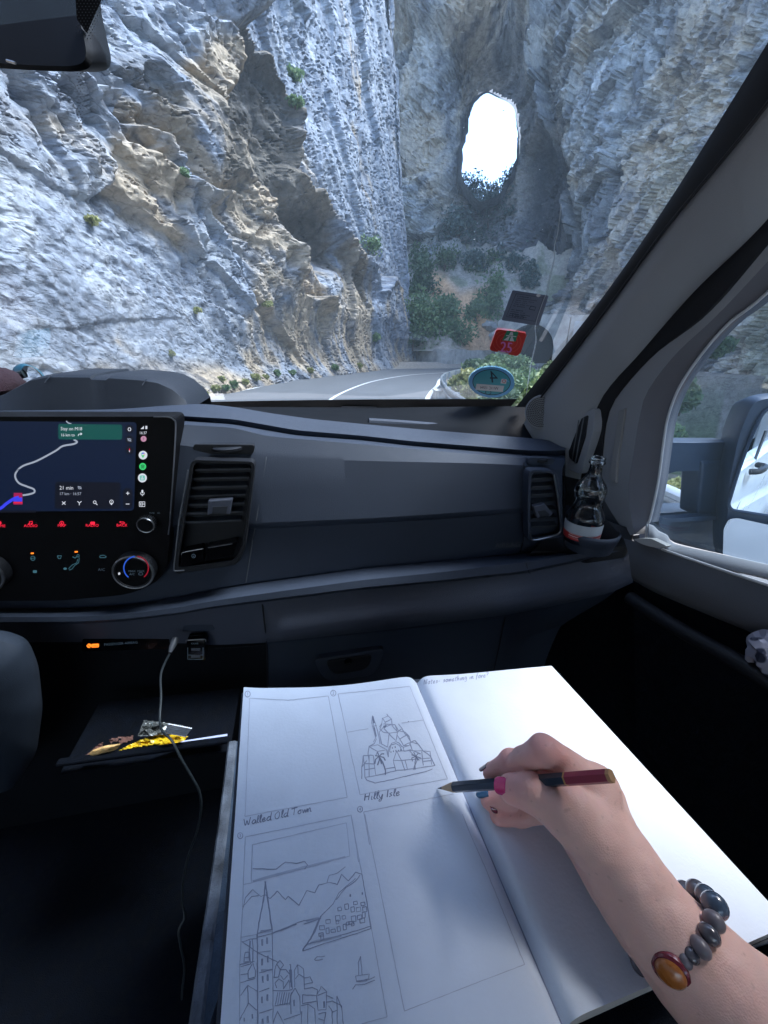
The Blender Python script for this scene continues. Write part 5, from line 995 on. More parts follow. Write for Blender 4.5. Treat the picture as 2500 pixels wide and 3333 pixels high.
# far interior that keeps the cabin dark: floor, driver side, headliner
mb = MB(); mb.poly([van(f, s_, CAMZ-1.05) for f, s_ in ((-2.2, -1.6), (-2.2, .7), (1.0, .7), (1.0, -1.6))]); mb.build('floor', M_foot, vroot)
mb = MB(); mb.poly([van(f, -1.5, CAMZ+z) for f, z in ((-2.2, -1.1), (1.1, -1.1), (1.1, -.2), (-2.2, -.2))]); mb.build('driver_side', M_greyd, vroot)
mb = MB(); mb.prism([van(f, s_, CAMZ+.46) for f, s_ in ((-2.2, -1.5), (-2.2, .66), (.42, .60), (.52, -.3), (.42, -1.4))], [0, 0, .03]); mb.build('headliner', mat('headliner_cloth', (.55, .57, .6), .9, bump=.4, bscale=900), vroot)  # unseen lining, stretched forward to cut sun off the page, pale for bounce
mb = MB(); mb.poly([van(1.02, s_, CAMZ+z) for s_, z in ((-1.6, -1.1), (.7, -1.1), (.7, -.22), (-1.6, -.22))]); mb.build('bulkhead', M_foot, vroot)

mb = MB(); mb.poly([van(f, .662, CAMZ+z) for f, z in ((-2.2, -1.06), (1.1, -1.06), (1.1, -.20), (.64, -.20), (.58, -.43), (-2.2, -.43))]); mb.build('side_lining', M_foot, door)
q = rpoly([(1735, 1420), (1835, 1380), (1960, 1350), (1970, 1500), (2010, 1700), (2075, 1800), (1840, 1800), (1760, 1560)], 8); MB().prism(VR(*q.T, .618), RV*.01).build('lower_pillar_trim', M_greyd, pil)

# unseen header above the side window, height set to block sun from the page
mb = MB(); mb.prism([van(f, .66, CAMZ+z) for f, z in ((.38, .29), (.2, .32), (-1.2, .32), (-1.2, .48), (.36, .48))], -RV*.05); mb.build('door_header', M_grey, door)
# ================================================================ SKETCHBOOK
GTp, GBp = U(1357, 2218, .45), None
def plane_z(x, y): return CAMZ-.36-.10*(x-.04)
def on_plane(px, py, lift=0.):
    r = ray(px, py); t = -.36/r[..., 2]
    for _ in range(12): t = (-.36-.10*(t*r[..., 0]-.04)+lift)/r[..., 2]
    return CAM+r*t[..., None]
def pl(x, y): return on_plane(np.array([x], float), np.array([y], float))[0]
TL, GT, TR, BR, GB = pl(795, 2245), pl(1357, 2218), pl(1795, 2168), pl(2570, 3010), pl(1838, 3340)
BL = GB+(TL-GT)*1.0
gd = (GT-GB)[:2]; GL = np.linalg.norm(gd); gd /= GL; gn = np.array([gd[1], -gd[0]])           # gn points to the right page
def bump(x, y):
    w_ = (x-GB[0])*gn[0]+(y-GB[1])*gn[1]; l = ((x-GB[0])*gd[0]+(y-GB[1])*gd[1])/GL; a = np.abs(w_)
    h = .0085*np.exp(-(a/.045)**1.3)*(1-np.exp(-(a/.007)**1.1)) - .004*np.exp(-(a/.005)**2)
    h = h+np.where(w_ < 0, .0016*np.sin(a/.2*7+1.0)*sstep(.3, 1, l)+.003*sstep(.17, .205, a)*sstep(.6, 1, l), .002*np.sin(a/.19*3.0))
    return h
def surf(x, y): return plane_z(x, y)+bump(x, y)
def pg(px, py, eps=.00025):
    px = np.asarray(px, float); py = np.asarray(py, float); P = on_plane(px, py)
    for _ in range(6): P = on_plane(px, py, bump(P[..., 0], P[..., 1])+eps)
    return P
M_paper = mat('paper', (.60, .67, .78), .8, bump=.12, bscale=350, var=.03, vscale=30, spec=.2); M_edge = mat('page_edges', (.55, .53, .50), .85, bump=.6, bscale=900); M_cover = mat('book_cover', (.02, .03, .05), .6)
M_pen = mat('graphite', (.27, .31, .42), .6); M_penl = mat('graphite_light', (.40, .45, .56), .7); M_pend = mat('graphite_dark', (.17, .20, .29), .6)
book = empty('sketchbook', tuple(GB-[0, 0, .012])); tag(book, 'open white sketchbook with pencil town sketches lying on the lap', 'sketchbook')
def page(name, A, B, C, D, nu=90, nv=70):     # A top gutter-left ... bilinear
    u_ = np.linspace(0, 1, nu)[:, None, None]; v_ = np.linspace(0, 1, nv)[None, :, None]
    Q = A*(1-u_)*(1-v_)+B*u_*(1-v_)+C*u_*v_+D*(1-u_)*v_; Q[..., 2] = surf(Q[..., 0], Q[..., 1])
    mb = MB(); mb.grid(Q, 0); edge = np.vstack([Q[0, :], Q[1:, -1], Q[-1, ::-1][1:], Q[::-1, 0][1:-1]]); low_ = edge.copy(); low_[:, 2] = plane_z(edge[:, 0], edge[:, 1])-.007
    mb.grid(np.array([edge, low_]), 1, closed_v=True); return mb.build(name, [M_paper, M_edge], book, smooth=True, sharp=40)
lp = page('left_page', TL, GT-np.r_[gn, 0]*.0004, GB-np.r_[gn, 0]*.0004, BL); rp_ = page('right_page', GT+np.r_[gn, 0]*.0004, TR, BR, GB+np.r_[gn, 0]*.0004)
ex = (GT-TL)/np.linalg.norm(GT-TL); c4 = [TL-ex*.004+(TL-BL)*.012, TR+ex*.004+(TL-BL)*.012, BR+ex*.004-(TL-BL)*.012, BL-ex*.004-(TL-BL)*.012]
c4 = [np.array([p[0], p[1], plane_z(p[0], p[1])-.0072]) for p in c4]; MB().prism(c4, [0, 0, -.0025]).build('cover', M_cover, book, bevel=.001)
gl = np.linspace(0, 1, 40)[:, None]; gq = GT*(1-gl)+GB*gl; gq[:, 2] = surf(gq[:, 0], gq[:, 1])+.0006; MB().tube(gq, .00045, n=5).build('gutter_line', M_pen, book)  # dark line drawn for the shade in the fold
# --- pencil work: strokes in photo pixels laid on the page surface
def strokes(name, sets, w_, m, parent, jit=.8, smooth=False):
    if w_ is not None: sets = [(sets, w_, m)]
    mb = MB(); ms_ = []
    for k_, (S_, w2, m2) in enumerate(sets):
        ms_.append(m2)
        for s_ in S_:
            p = np.asarray(s_, float).reshape(-1, 2); L = np.r_[0, np.cumsum(np.hypot(*np.diff(p, axis=0).T))]; n_ = max(2, int(L[-1]/12)+1); t = np.unique(np.r_[np.linspace(0, L[-1], n_), L]); t = t[np.r_[True, np.diff(t) > .5]]
            q = np.stack([np.interp(t, L, p[:, 0]), np.interp(t, L, p[:, 1])], -1)
            if jit: q[1:-1] += rng.normal(size=q[1:-1].shape)*jit*.5
            if len(q) < 2: continue
            wv_ = w2*1.35*(1+.35*vn(np.stack([t/28, t*0+p[0, 0]*.37, t*0], -1), 77))[:, None]; tt = np.gradient(q, axis=0); tt /= np.linalg.norm(tt, axis=1)[:, None]+1e-9; nn2 = np.stack([-tt[:, 1], tt[:, 0]], -1)*wv_/2
            V2 = np.vstack([q+nn2, q-nn2]); k = len(q); mb.add(pg(V2[:, 0], V2[:, 1], .00025+.00004*k_), [(i, i+1, k+i+1, k+i) for i in range(k-1)], k_)
    return mb.build(name, ms_, parent)
def zA(*k): return [(700+x*.5425, 2150+y*.5425) for x, y in k]      # zoom windows used while tracing
def zB(*k): return [(700+x*.663, 2650+y*.663) for x, y in k]
def zC(*k): return [(750+x*.3014, 2900+y*.3013) for x, y in k]
frames = [zA((208, 226), (440, 238), (680, 213), (793, 820), (180, 935), (208, 226)), zA((738, 200), (1168, 155), (1395, 710), (870, 805), (738, 200)), zA((795, 430), (920, 408)), zA((1120, 375), (1250, 357)),
  zB((148, 112), (668, 5), (720, 290), (845, 995)), zB((148, 112), (140, 300), (135, 470), (122, 720), (120, 1030)), zB((183, 150), (645, 42), (662, 205), (178, 337), (183, 150)), zB((668, 5), (705, 235)), zB((735, 0), (795, 290), (930, 967), (1210, 857), (1520, 738), (1330, 270), (1250, 90), (1215, 0)), zA((892, 908), (1430, 800)), zA((892, 908), (928, 1106)), zB((125, 605), (205, 590)), zB((140, 345), (178, 338)), zB((845, 995), (720, 1030))]
strokes('panel_frames', frames, 1.7, M_penl, lp, .6)
hand_ = [ # island town
 zA((945, 330), (940, 372), (965, 470)), zA((945, 330), (962, 375), (985, 465)), zA((940, 376), (963, 372)), zA((948, 395), (970, 390)), zA((950, 335), (952, 400), (966, 460)),
 zA((968, 470), (955, 500), (925, 515), (918, 560)), zA((985, 465), (990, 500)), zA((1000, 385), (1005, 345), (1040, 335), (1060, 350), (1062, 385), (1010, 380)), zA((1005, 345), (1020, 370), (1025, 400)), zA((1020, 370), (1060, 350)), zA((1030, 320), (1040, 335)),
 zA((985, 400), (1000, 375), (1000, 385), (990, 410), (1010, 430), (1050, 435), (1095, 430), (1080, 385), (1062, 385)), zA((1080, 385), (1100, 420), (1140, 430), (1165, 455), (1175, 490)), zA((985, 430), (1010, 400), (1045, 440), (1035, 520)), zA((985, 430), (1000, 500), (1035, 520)), zA((1010, 400), (1060, 385), (1095, 430), (1085, 480), (1045, 440)), 
 zA((1095, 430), (1120, 410), (1140, 440), (1165, 455)), zA((1090, 445), (1110, 470), (1130, 510), (1180, 490)), zA((1110, 470), (1150, 445), (1175, 490), (1165, 510), (1130, 510)), zA((1175, 490), (1200, 480), (1230, 515), (1250, 545), (1290, 570), (1320, 630)), zA((1170, 500), (1185, 540), (1235, 560)),
 zA((925, 515), (975, 505), (1030, 535), (975, 545), (925, 515)), zA((918, 560), (925, 600)), zA((1030, 535), (1040, 580)), zA((975, 545), (965, 570)), zA((1040, 580), (1040, 540), (1045, 520), (1060, 495), (1085, 487), (1105, 495), (1118, 515), (1130, 520), (1135, 545)), zA((1045, 550), (1055, 505), (1085, 498), (1108, 510), (1120, 540)),
 zA((890, 570), (950, 568), (955, 620), (895, 620), (890, 570)), zA((895, 620), (900, 700), (910, 715)), zA((955, 620), (965, 690), (905, 700)), zA((925, 568), (925, 700)), zA((890, 570), (880, 640), (880, 710)), zA((900, 655), (960, 645)),
 zA((1070, 600), (1090, 545), (1165, 540), (1215, 590), (1190, 655)), zA((1090, 545), (1120, 600), (1070, 600), (1085, 665)), zA((1120, 600), (1215, 590)), zA((1120, 600), (1140, 660)), zA((1140, 598), (1155, 655)), zA((1165, 540), (1290, 545), (1300, 625)), zA((1215, 590), (1290, 585)), zA((1240, 545), (1250, 630)), zA((1250, 605), (1300, 600)),
 zA((965, 690), (1085, 660), (1190, 650), (1320, 630)), zA((1025, 650), (1080, 640)), zA((905, 715), (960, 735), (1060, 715), (1200, 680), (1270, 665), (1305, 650)), zA((880, 640), (910, 600)), zA((1100, 380), (1125, 410)), zA((1180, 490), (1215, 500)), zA((960, 470), (950, 490)),
 zA((1130, 520), (1165, 510)), zA((1135, 545), (1175, 535))]

dk = [zA((985, 575), (1005, 610), (1020, 650), (1022, 685)), zA((985, 575), (965, 590), (958, 620)), zA((985, 575), (960, 570)), zA((985, 575), (1000, 560), (1015, 560)), zA((985, 575), (1010, 580), (1022, 600)), zA((985, 575), (985, 600), (975, 628)), zA((985, 575), (975, 550)), zA((985, 575), (995, 600), (1000, 620)),
 zA((1205, 575), (1200, 610), (1200, 655)), zA((1205, 575), (1180, 585), (1185, 605)), zA((1205, 575), (1178, 565)), zA((1205, 575), (1220, 555), (1232, 560)), zA((1205, 575), (1235, 585)), zA((1205, 575), (1225, 600)), zA((1205, 575), (1192, 550)), zA((1205, 575), (1215, 600)), zA((945, 335), (950, 375)), zA((948, 340), (958, 375)), zA((955, 400), (968, 455)),
 zA((1063, 520), (1065, 528)), zA((1080, 514), (1082, 524)), zA((1055, 545), (1056, 553)), zA((1070, 540), (1071, 549)), zA((1085, 537), (1086, 546)), zA((1100, 536), (1101, 543)), zA((1115, 532), (1116, 540)), zA((1160, 364), (1161, 367)), zA((1010, 395), (1030, 390), (1020, 400), (1012, 402))]
strokes('island_sketch', [(hand_, 2.0, M_pen), (dk, 2.8, M_pend)], None, None, lp, .8)
town = [zB((135, 470), (150, 410), (185, 370), (225, 405), (245, 395), (270, 415), (305, 378), (345, 420), (360, 403), (412, 448), (450, 375), (490, 385), (510, 348), (560, 335), (600, 345), (622, 295), (655, 328), (690, 285), (722, 295)), zB((135, 455), (180, 405), (215, 400)), zB((550, 335), (560, 300), (600, 290), (640, 258)), zB((690, 315), (650, 350), (610, 385), (580, 440), (520, 500), (490, 580), (435, 660), (430, 672)), zB((712, 298), (690, 330), (640, 362), (595, 420)),
 zB((283, 585), (400, 535), (440, 522), (520, 512)), zB((435, 540), (520, 512)), zB((430, 672), (520, 640), (680, 590), (765, 562)), zB((450, 640), (600, 600), (765, 550)), zB((765, 562), (745, 430), (722, 295)),
 zB((185, 268), (300, 270), (345, 235), (400, 242), (440, 232), (455, 250), (440, 270)), zB((488, 715), (500, 700), (540, 697)), zB((490, 718), (530, 712)),
 zB((690, 795), (757, 785), (755, 808), (695, 822), (690, 795)), zB((705, 790), (703, 730), (715, 698), (722, 790)), zB((675, 860), (690, 838), (735, 835), (785, 815)), zB((695, 822), (740, 820), (785, 798)),
 # tower
 zC((370, 10), (345, 140), (290, 460)), zC((385, 10), (410, 150), (450, 420)), zC((290, 460), (450, 415)), zC((290, 500), (450, 460)), zC((290, 460), (292, 760), (295, 1100), (290, 1437)), zC((450, 415), (455, 700), (460, 1050), (460, 1437)), zC((300, 665), (435, 648)), zC((310, 885), (455, 845)), zC((310, 1090), (420, 1050)), zC((310, 1320), (455, 1275)),
 zC((330, 430), (440, 415)), zC((120, 545), (300, 670), (470, 750), (520, 775)), zC((125, 550), (215, 520), (290, 515)), zC((210, 530), (205, 640), (215, 770)), zC((235, 520), (245, 640), (240, 760)), zC((160, 665), (200, 660), (205, 760), (145, 770), (160, 665)), zC((155, 720), (200, 715)),
 zC((100, 800), (120, 790), (260, 760)), zC((110, 820), (215, 790), (235, 765), (270, 860), (270, 930), (190, 950), (190, 870), (235, 790)), zC((110, 990), (270, 945)), zC((110, 905), (190, 895)), zC((110, 1130), (185, 1020), (290, 1085)), zC((185, 1020), (195, 1210), (105, 1380)), zC((195, 1210), (285, 1290)), zC((100, 1400), (120, 1360)),
 zC((480, 850), (500, 790), (535, 750), (575, 800), (540, 850), (520, 930), (470, 935), (480, 850)), zC((500, 790), (540, 850), (600, 850), (640, 900)), zC((540, 910), (575, 960), (620, 910)), zC((485, 990), (520, 950), (570, 980), (575, 1060)), zC((480, 990), (500, 1050)), zC((570, 1060), (635, 960), (640, 1060)), zC((465, 1075), (560, 1080), (670, 1065)),
 zC((635, 800), (650, 790), (655, 900), (670, 1060)), zC((690, 860), (725, 795), (790, 840), (795, 930), (740, 900), (700, 950)), zC((725, 795), (730, 895)), zC((690, 860), (695, 1040)), zC((795, 930), (800, 1060)), zC((800, 940), (860, 930), (890, 990), (800, 1010)), zC((795, 1060), (880, 1040), (940, 1070), (930, 1130), (780, 1120)), zC((780, 1120), (780, 1220), (930, 1190)),
 zC((930, 1130), (980, 1030), (1040, 1090), (1035, 1280), (945, 1290), (930, 1130)), zC((940, 1130), (1040, 1090)), zC((480, 1240), (640, 1210)), zC((650, 1120), (655, 1330)), zC((655, 1120), (700, 1050), (750, 1150), (755, 1330), (580, 1390)), zC((460, 1437), (505, 1300), (580, 1437)), zC((835, 1220), (835, 1437)), zC((835, 1220), (910, 1270), (920, 1437)), zC((765, 1240), (835, 1225)), zC((1040, 1200), (1100, 1190), (1200, 1240), (1220, 1437)), zC((1150, 1135), (1155, 1437)), zC((1150, 1135), (1200, 1260)), zC((1060, 1240), (1100, 1300), (1100, 1437)), zC((1040, 1130), (1110, 1160)), zC((950, 1330), (1030, 1310), (1010, 1437)), zC((1100, 1310), (1150, 1290)), zC((770, 1300), (765, 1437)), zC((950, 1380), (1020, 1400))]
for (x, y) in ((1180, 195), (1255, 170), (1320, 200), (1385, 200), (1430, 140), (1055, 330), (1160, 295), (1225, 285), (1155, 335), (990, 395), (1270, 350), (1330, 300), (1395, 285), (1440, 260), (1320, 360), (980, 470), (1050, 430), (1110, 430), (1170, 410), (1235, 390), (1300, 345), (1350, 130), (1450, 200), (1425, 320), (990, 500)):
    w_, h_ = rng.uniform(16, 30), rng.uniform(18, 34); town.append(zC((x-w_, y-h_+8), (x+w_*.8, y-h_), (x+w_, y+h_-8), (x-w_*.8, y+h_), (x-w_, y-h_+8)))
for x in (500, 525, 550, 575, 600, 625, 650): town.append(zC((x+10, 1095), (x-15, 1230)))
for (x, y) in ((345, 560), (398, 540), (345, 770), (405, 740), (350, 960), (405, 940), (345, 1180), (402, 1155), (350, 1420), (405, 1390), (690, 1215), (1015, 1230)): town.append(zC((x-8, y-35), (x+2, y-38), (x+4, y+30), (x-8, y+30), (x-8, y-35)))

dk2 = [zB((248, 330), (242, 400), (222, 500), (207, 590)), zB((246, 330), (262, 440), (280, 570)), zB((207, 590), (210, 1030)), zB((430, 668), (470, 610), (520, 500)), zB((283, 585), (400, 540)), zC((640, 850), (650, 990)), zC((655, 850), (660, 1040)), zC((235, 1330), (238, 1380)), zC((148, 1370), (150, 1410)), zC((1360, 975), (1480, 960)), zC((215, 540), (205, 640)), zC((1295, 35), (1300, 60), (1290, 60), (1295, 35)), zC((1425, 15), (1425, 40))]

sh_ = [zB((185, 330), (420, 265), (640, 210)), zC((820, 325), (960, 290)), zC((860, 560), (1200, 480)), zC((320, 440), (440, 425)), zC((330, 860), (450, 850))]
strokes('harbour_sketch', [(sh_, 5, M_penl), (town, 1.8, M_pen), (dk2, 3.0, M_pen)], None, None, lp, .8)
# number rings
for (x, y, t_) in ((806, 2259, '1'), (1085, 2256, '2'), (1172, 2634, '4'), (782, 2720, '3')):
    o = strokes('number_ring', [ell(x, y, 8.5, 9.5, 20, 80, 450)], 1.6, M_pen, lp, .2)
    V2, F2 = text2d(t_, x-4, y+5, 15); mb = MB().add(pg(V2[:, 0], V2[:, 1], .0003), F2); mb.build('panel_number', M_pen, lp)
# handwriting: single-stroke letters, box units (x, y) y up, x-height .5
GL_ = {'W': [[(0, .9), (.18, 0), (.35, .6), (.5, 0), (.72, .95)]], 'a': [[(.42, .42), (.2, .5), (.03, .22), (.18, 0), (.38, .2), (.42, .48), (.42, .08), (.55, 0)]], 'l': [[(.02, .1), (.2, .6), (.22, .95), (.1, .8), (.1, .1), (.25, 0)]], 'e': [[(0, .2), (.3, .3), (.25, .5), (.05, .3), (.12, 0), (.4, .1)]],
 'd': [[(.4, .42), (.2, .48), (.02, .2), (.18, 0), (.4, .2)], [(.5, 1), (.4, .1), (.52, 0)]], 'O': [[(.35, .9), (.05, .6), (.08, .1), (.35, 0), (.5, .4), (.45, .8), (.3, .9)]], 'T': [[(-.05, .85), (.6, .95)], [(.3, .9), (.22, 0)]], 'o': [[(.2, .5), (.02, .25), (.15, 0), (.35, .2), (.22, .5), (.42, .42)]], 'w': [[(0, .48), (.08, .02), (.25, .4), (.34, .02), (.5, .48)]], 'n': [[(0, .48), (.05, 0), (.12, .35), (.28, .48), (.32, .05), (.45, .02)]],
 'H': [[(.05, .9), (.02, 0)], [(.5, .95), (.42, 0)], [(.02, .45), (.48, .5)]], 'i': [[(.08, .45), (.06, .05), (.18, 0)], [(.12, .72), (.13, .74)]], 'y': [[(0, .48), (.08, .15), (.25, .12), (.36, .48)], [(.38, .48), (.28, -.3), (.05, -.35), (.1, -.15), (.4, 0)]], 'I': [[(.05, .95), (.02, 0)]], 's': [[(.3, .5), (.06, .38), (.28, .18), (.02, 0)]], 'N': [[(0, 0), (.05, .9), (.35, .05), (.45, .95)]], 't': [[(.15, .8), (.1, .05), (.25, 0)], [(-.02, .5), (.32, .55)]], '-': [[(0, .3), (.3, .32)]], 'm': [[(0, .45), (.03, 0), (.1, .35), (.2, .45), (.22, 0), (.3, .38), (.42, .45), (.44, .02)]], 'h': [[(.1, .95), (.03, 0), (.1, .35), (.28, .45), (.3, 0)]], 'g': [[(.36, .42), (.15, .5), (.02, .25), (.2, .08), (.36, .4), (.32, -.3), (.05, -.3)]], 'f': [[(.35, .9), (.2, .9), (.12, .5), (.08, -.25)], [(-.02, .45), (.3, .48)]], 'r': [[(0, .45), (.03, 0), (.1, .35), (.28, .45)]], '?': [[(0, .8), (.2, .95), (.3, .7), (.12, .4), (.1, .25)], [(.1, .05), (.11, .03)]], ' ': []}
WD = {'W': .8, 'O': .62, 'H': .62, 'T': .6, 'm': .55, 'N': .6, ' ': .32, 'l': .26, 'i': .24, 'I': .2, 'r': .34, 'f': .34, 's': .38, 't': .34}
def write(name, txt, x0, y0, x1, y1, h, w_, m, parent, shear=.18):
    tot = sum(WD.get(c, .47) for c in txt); L = math.hypot(x1-x0, y1-y0); k = L/tot; ux_, uy_ = (x1-x0)/L, (y1-y0)/L; S_ = []; cx_ = 0
    for c in txt:
        for s_ in GL_.get(c, []):
            p = np.array(s_); X = (cx_+p[:, 0]*.92+shear*p[:, 1])*k; Y = p[:, 1]*h
            S_.append(catmull(np.stack([x0+X*ux_+Y*uy_, y0+X*uy_-Y*ux_], -1), 5) if len(p) > 2 else np.stack([x0+X*ux_+Y*uy_, y0+X*uy_-Y*ux_], -1))
        cx_ += WD.get(c, .47)
    strokes(name, S_, w_, m, parent, .3)
write('handwriting', 'Walled Old Town', 793, 2688, 1016, 2640, 24, 2.2, M_pend, lp); write('handwriting', 'Hilly Isle', 1186, 2606, 1304, 2588, 25, 2.2, M_pend, lp)
write('handwriting', 'Notes- something in fore?', 1380, 2228, 1592, 2203, 17, 1.7, M_pen, rp_)

# ================================================================ PENCIL
tipP = pg(np.array([1425.]), np.array([2566.]), .0006)[0]; endP = U(1992, 2525, .238); pd_ = (endP-tipP)/np.linalg.norm(endP-tipP); PL = np.linalg.norm(endP-tipP)
pen = empty('pencil', tuple(tipP)); tag(pen, 'dark blue pencil with a red painted end held over the sketchbook', 'pencil')
def hexrev(prof, m, name, n=6, smooth=False): return MB().revolve(tipP, pd_, prof, n=n).build(name, m, pen, smooth=smooth)
r0 = .0039
hexrev([(0, .0002), (.006, .0012)], mat('pencil_lead', (.04, .05, .09), .5), 'lead', 12, True)
hexrev([(.006, .0012), (.018, .0036), (.0205, .0039)], mat('bare_wood', (.48, .36, .24), .8, bump=.3, bscale=300), 'sharpened_wood', 16, True)
hexrev([(.0195, r0*.96), (.0205, r0*1.02), (PL*.795, r0*1.02)], mat('pencil_navy', (.012, .025, .045), .3, coat=.3), 'shaft')
hexrev([(PL*.795, r0*1.04), (PL*.803, r0*1.04)], mat('pencil_gold', (.45, .3, .12), .35, metal=.6), 'band')
hexrev([(PL*.803, r0*1.02), (PL*.985, r0*1.02)], mat('pencil_red', (.24, .03, .06), .4), 'painted_end')
hexrev([(PL*.985, r0*1.03), (PL, r0*1.0), (PL, 0)], mat('pencil_tip_wood', (.42, .24, .12), .7), 'end_cap')

# ================================================================ PERSON: right hand and forearm, one continuous surface
def cap(A, B, ra, rb, Pt):
    ba = B-A; l2 = ba@ba; h_ = np.clip(((Pt-A)@ba)/l2, 0, 1); return np.linalg.norm(Pt-A-h_[..., None]*ba, axis=-1)-(ra+(rb-ra)*h_)
def smin(a, b, k): h_ = np.clip(.5+.5*(b-a)/k, 0, 1); return b*(1-h_)+a*h_-k*h_*(1-h_)
def J(x, y, d): return U(float(x), float(y), float(d))
W_ = J(2120, 2975, .250)
idx = [(J(1945, 2560, .284), .0128), (J(1768, 2440, .276), .0096), (J(1708, 2473, .290), .0086), (J(1663, 2503, .300), .0076)]
mid = [(J(1965, 2590, .298), .0125), (J(1782, 2485, .298), .0100), (J(1660, 2480, .303), .0082), (J(1602, 2518, .314), .0075)]
rng_ = [(J(1970, 2650, .308), .0118), (J(1795, 2560, .312), .0098), (J(1652, 2592, .322), .0083), (J(1593, 2607, .326), .0075)]
pky = [(J(1955, 2712, .304), .0112), (J(1790, 2640, .318), .0085), (J(1690, 2655, .320), .0078), (J(1622, 2655, .3185), .0070)]
thb = [(J(2010, 2800, .262), .0175), (J(1850, 2645, .263), .0155), (J(1736, 2582, .271), .0118), (J(1668, 2569, .280), .0098)]
fore = [(J(1930, 2700, .283), .0225), (J(1990, 2790, .268), .0225), (J(2065, 2900, .256), .0238), (J(2135, 2998, .247), .0245), (J(2245, 3122, .237), .0264), (J(2360, 3245, .227), .0288), (J(2540, 3400, .215), .031), (J(2760, 3620, .20), .040), (J(3000, 3900, .19), .044)]
fore2 = [(J(1900, 2650, .285), .020), (J(1975, 2760, .285), .020), (J(2050, 2880, .270), .020), (J(2125, 2985, .262), .0185), (J(2240, 3110, .246), .024)]
RES = .0014
allp = np.array([p for c in (idx, mid, rng_, pky, thb) for p, _ in c]+[p for p, _ in fore[:7]]); lo_ = allp.min(0)-.045; hi_ = allp.max(0)+.04
nn_ = np.ceil((hi_-lo_)/RES).astype(int); ax_ = [lo_[i]+RES*np.arange(nn_[i]) for i in range(3)]
Fd = np.full(tuple(nn_), .05, np.float32)
def region(pts, pad):
    q = np.array(pts); a = np.maximum(((q.min(0)-pad-lo_)/RES).astype(int), 0); b = np.minimum(((q.max(0)+pad-lo_)/RES).astype(int)+1, nn_); return tuple(slice(a[i], b[i]) for i in range(3))
def chain(c, k, sl_):
    g = np.stack(np.meshgrid(ax_[0][sl_[0]], ax_[1][sl_[1]], ax_[2][sl_[2]], indexing='ij'), -1); r_ = None
    for (A, ra), (B, rb) in zip(c[:-1], c[1:]): d_ = cap(A, B, ra, rb, g); r_ = d_ if r_ is None else smin(r_, d_, k)
    return r_
full = region([p for p, _ in fore[:8]]+[p for p, _ in fore2], .06)
palm = np.full(tuple(nn_), .05, np.float32)
def addp(c, k, kk=.014):
    s3 = region([p for p, _ in c], .05); d_ = chain(c, k, s3); palm[s3] = smin(palm[s3], d_, kk)
addp(fore, .01); addp(fore2, .01)
for c in (idx, mid, rng_, pky): addp([(fore2[1][0], .017), (c[0][0]*.85+fore2[0][0]*.15, c[0][1]*1.08)], .01, .010)
addp([(thb[0][0], .0165), (thb[1][0], .0150)], .006, .016); addp([(thb[1][0]*.6+thb[0][0]*.4, .0125), (idx[0][0], .0100)], .006, .012)
Fd = palm.copy()
for c, kk in ((idx, .007), (mid, .007), (rng_, .007), (pky, .007), (thb, .009)):
    s3 = region([p for p, _ in c], .022); d_ = chain(c, .0035, s3)
    # slight swelling at the pads and knuckles
    g = np.stack(np.meshgrid(ax_[0][s3[0]], ax_[1][s3[1]], ax_[2][s3[2]], indexing='ij'), -1)
    near = smin(palm[s3], d_, kk); Fd[s3] = smin(Fd[s3], near, .0012)
g = np.stack(np.meshgrid(*ax_, indexing='ij'), -1).astype(np.float32)
Fd = Fd+(.0004*vn(g*160, 31)+.0009*vn(g*38, 32)).astype(np.float32)
def nets(F3):
    nx_, ny_, nz_ = F3.shape; s_ = F3 < 0; cnt = np.zeros((nx_-1, ny_-1, nz_-1), np.float32); acc = np.zeros((nx_-1, ny_-1, nz_-1, 3), np.float32)
    def sl(o): return tuple(slice(o[i], F3.shape[i]-1+o[i]) for i in range(3))
    for ax in range(3):
        o1 = [0, 0, 0]; o1[ax] = 1
        oth = [i for i in range(3) if i != ax]
        for a in (0, 1):
            for b in (0, 1):
                p0 = [0, 0, 0]; p0[oth[0]] = a; p0[oth[1]] = b; p1 = list(p0); p1[ax] = 1
                f0, f1 = F3[sl(p0)], F3[sl(p1)]; c = (f0 < 0) != (f1 < 0); t = np.where(c, f0/(f0-f1+1e-12), 0)
                for k in range(3): acc[..., k] += c*(p0[k]+(t if k == ax else 0))
                cnt += c
    act = cnt > 0; idn = np.full(act.shape, -1, np.int64); idn[act] = np.arange(act.sum()); ii = np.argwhere(act)
    V = (ii+acc[act]/cnt[act][:, None])*RES+lo_; Fc = []
    for ax in range(3):
        oth = [(ax+1) % 3, (ax+2) % 3]; o1 = [0, 0, 0]; o1[ax] = 1
        a0 = F3[tuple(slice(0, -1) if i == ax else slice(None) for i in range(3))]; a1 = F3[tuple(slice(1, None) if i == ax else slice(None) for i in range(3))]
        e = np.argwhere((a0 < 0) != (a1 < 0)); e = e[(e[:, oth[0]] > 0) & (e[:, oth[1]] > 0) & (e[:, oth[0]] < act.shape[oth[0]]) & (e[:, oth[1]] < act.shape[oth[1]])]
        ins = a0[tuple(e.T)] < 0; q = []
        for (u_, v_) in ((0, 0), (1, 0), (1, 1), (0, 1)):
            m_ = e.copy(); m_[:, oth[0]] -= u_; m_[:, oth[1]] -= v_; q.append(idn[tuple(m_.T)])
        q = np.stack(q, -1); q[ins] = q[ins]; q[~ins] = q[~ins][:, ::-1]; Fc.append(q)
    Fc = np.vstack(Fc); Fc = Fc[(Fc >= 0).all(1)]; return V, Fc
Vh, Fh = nets(Fd)
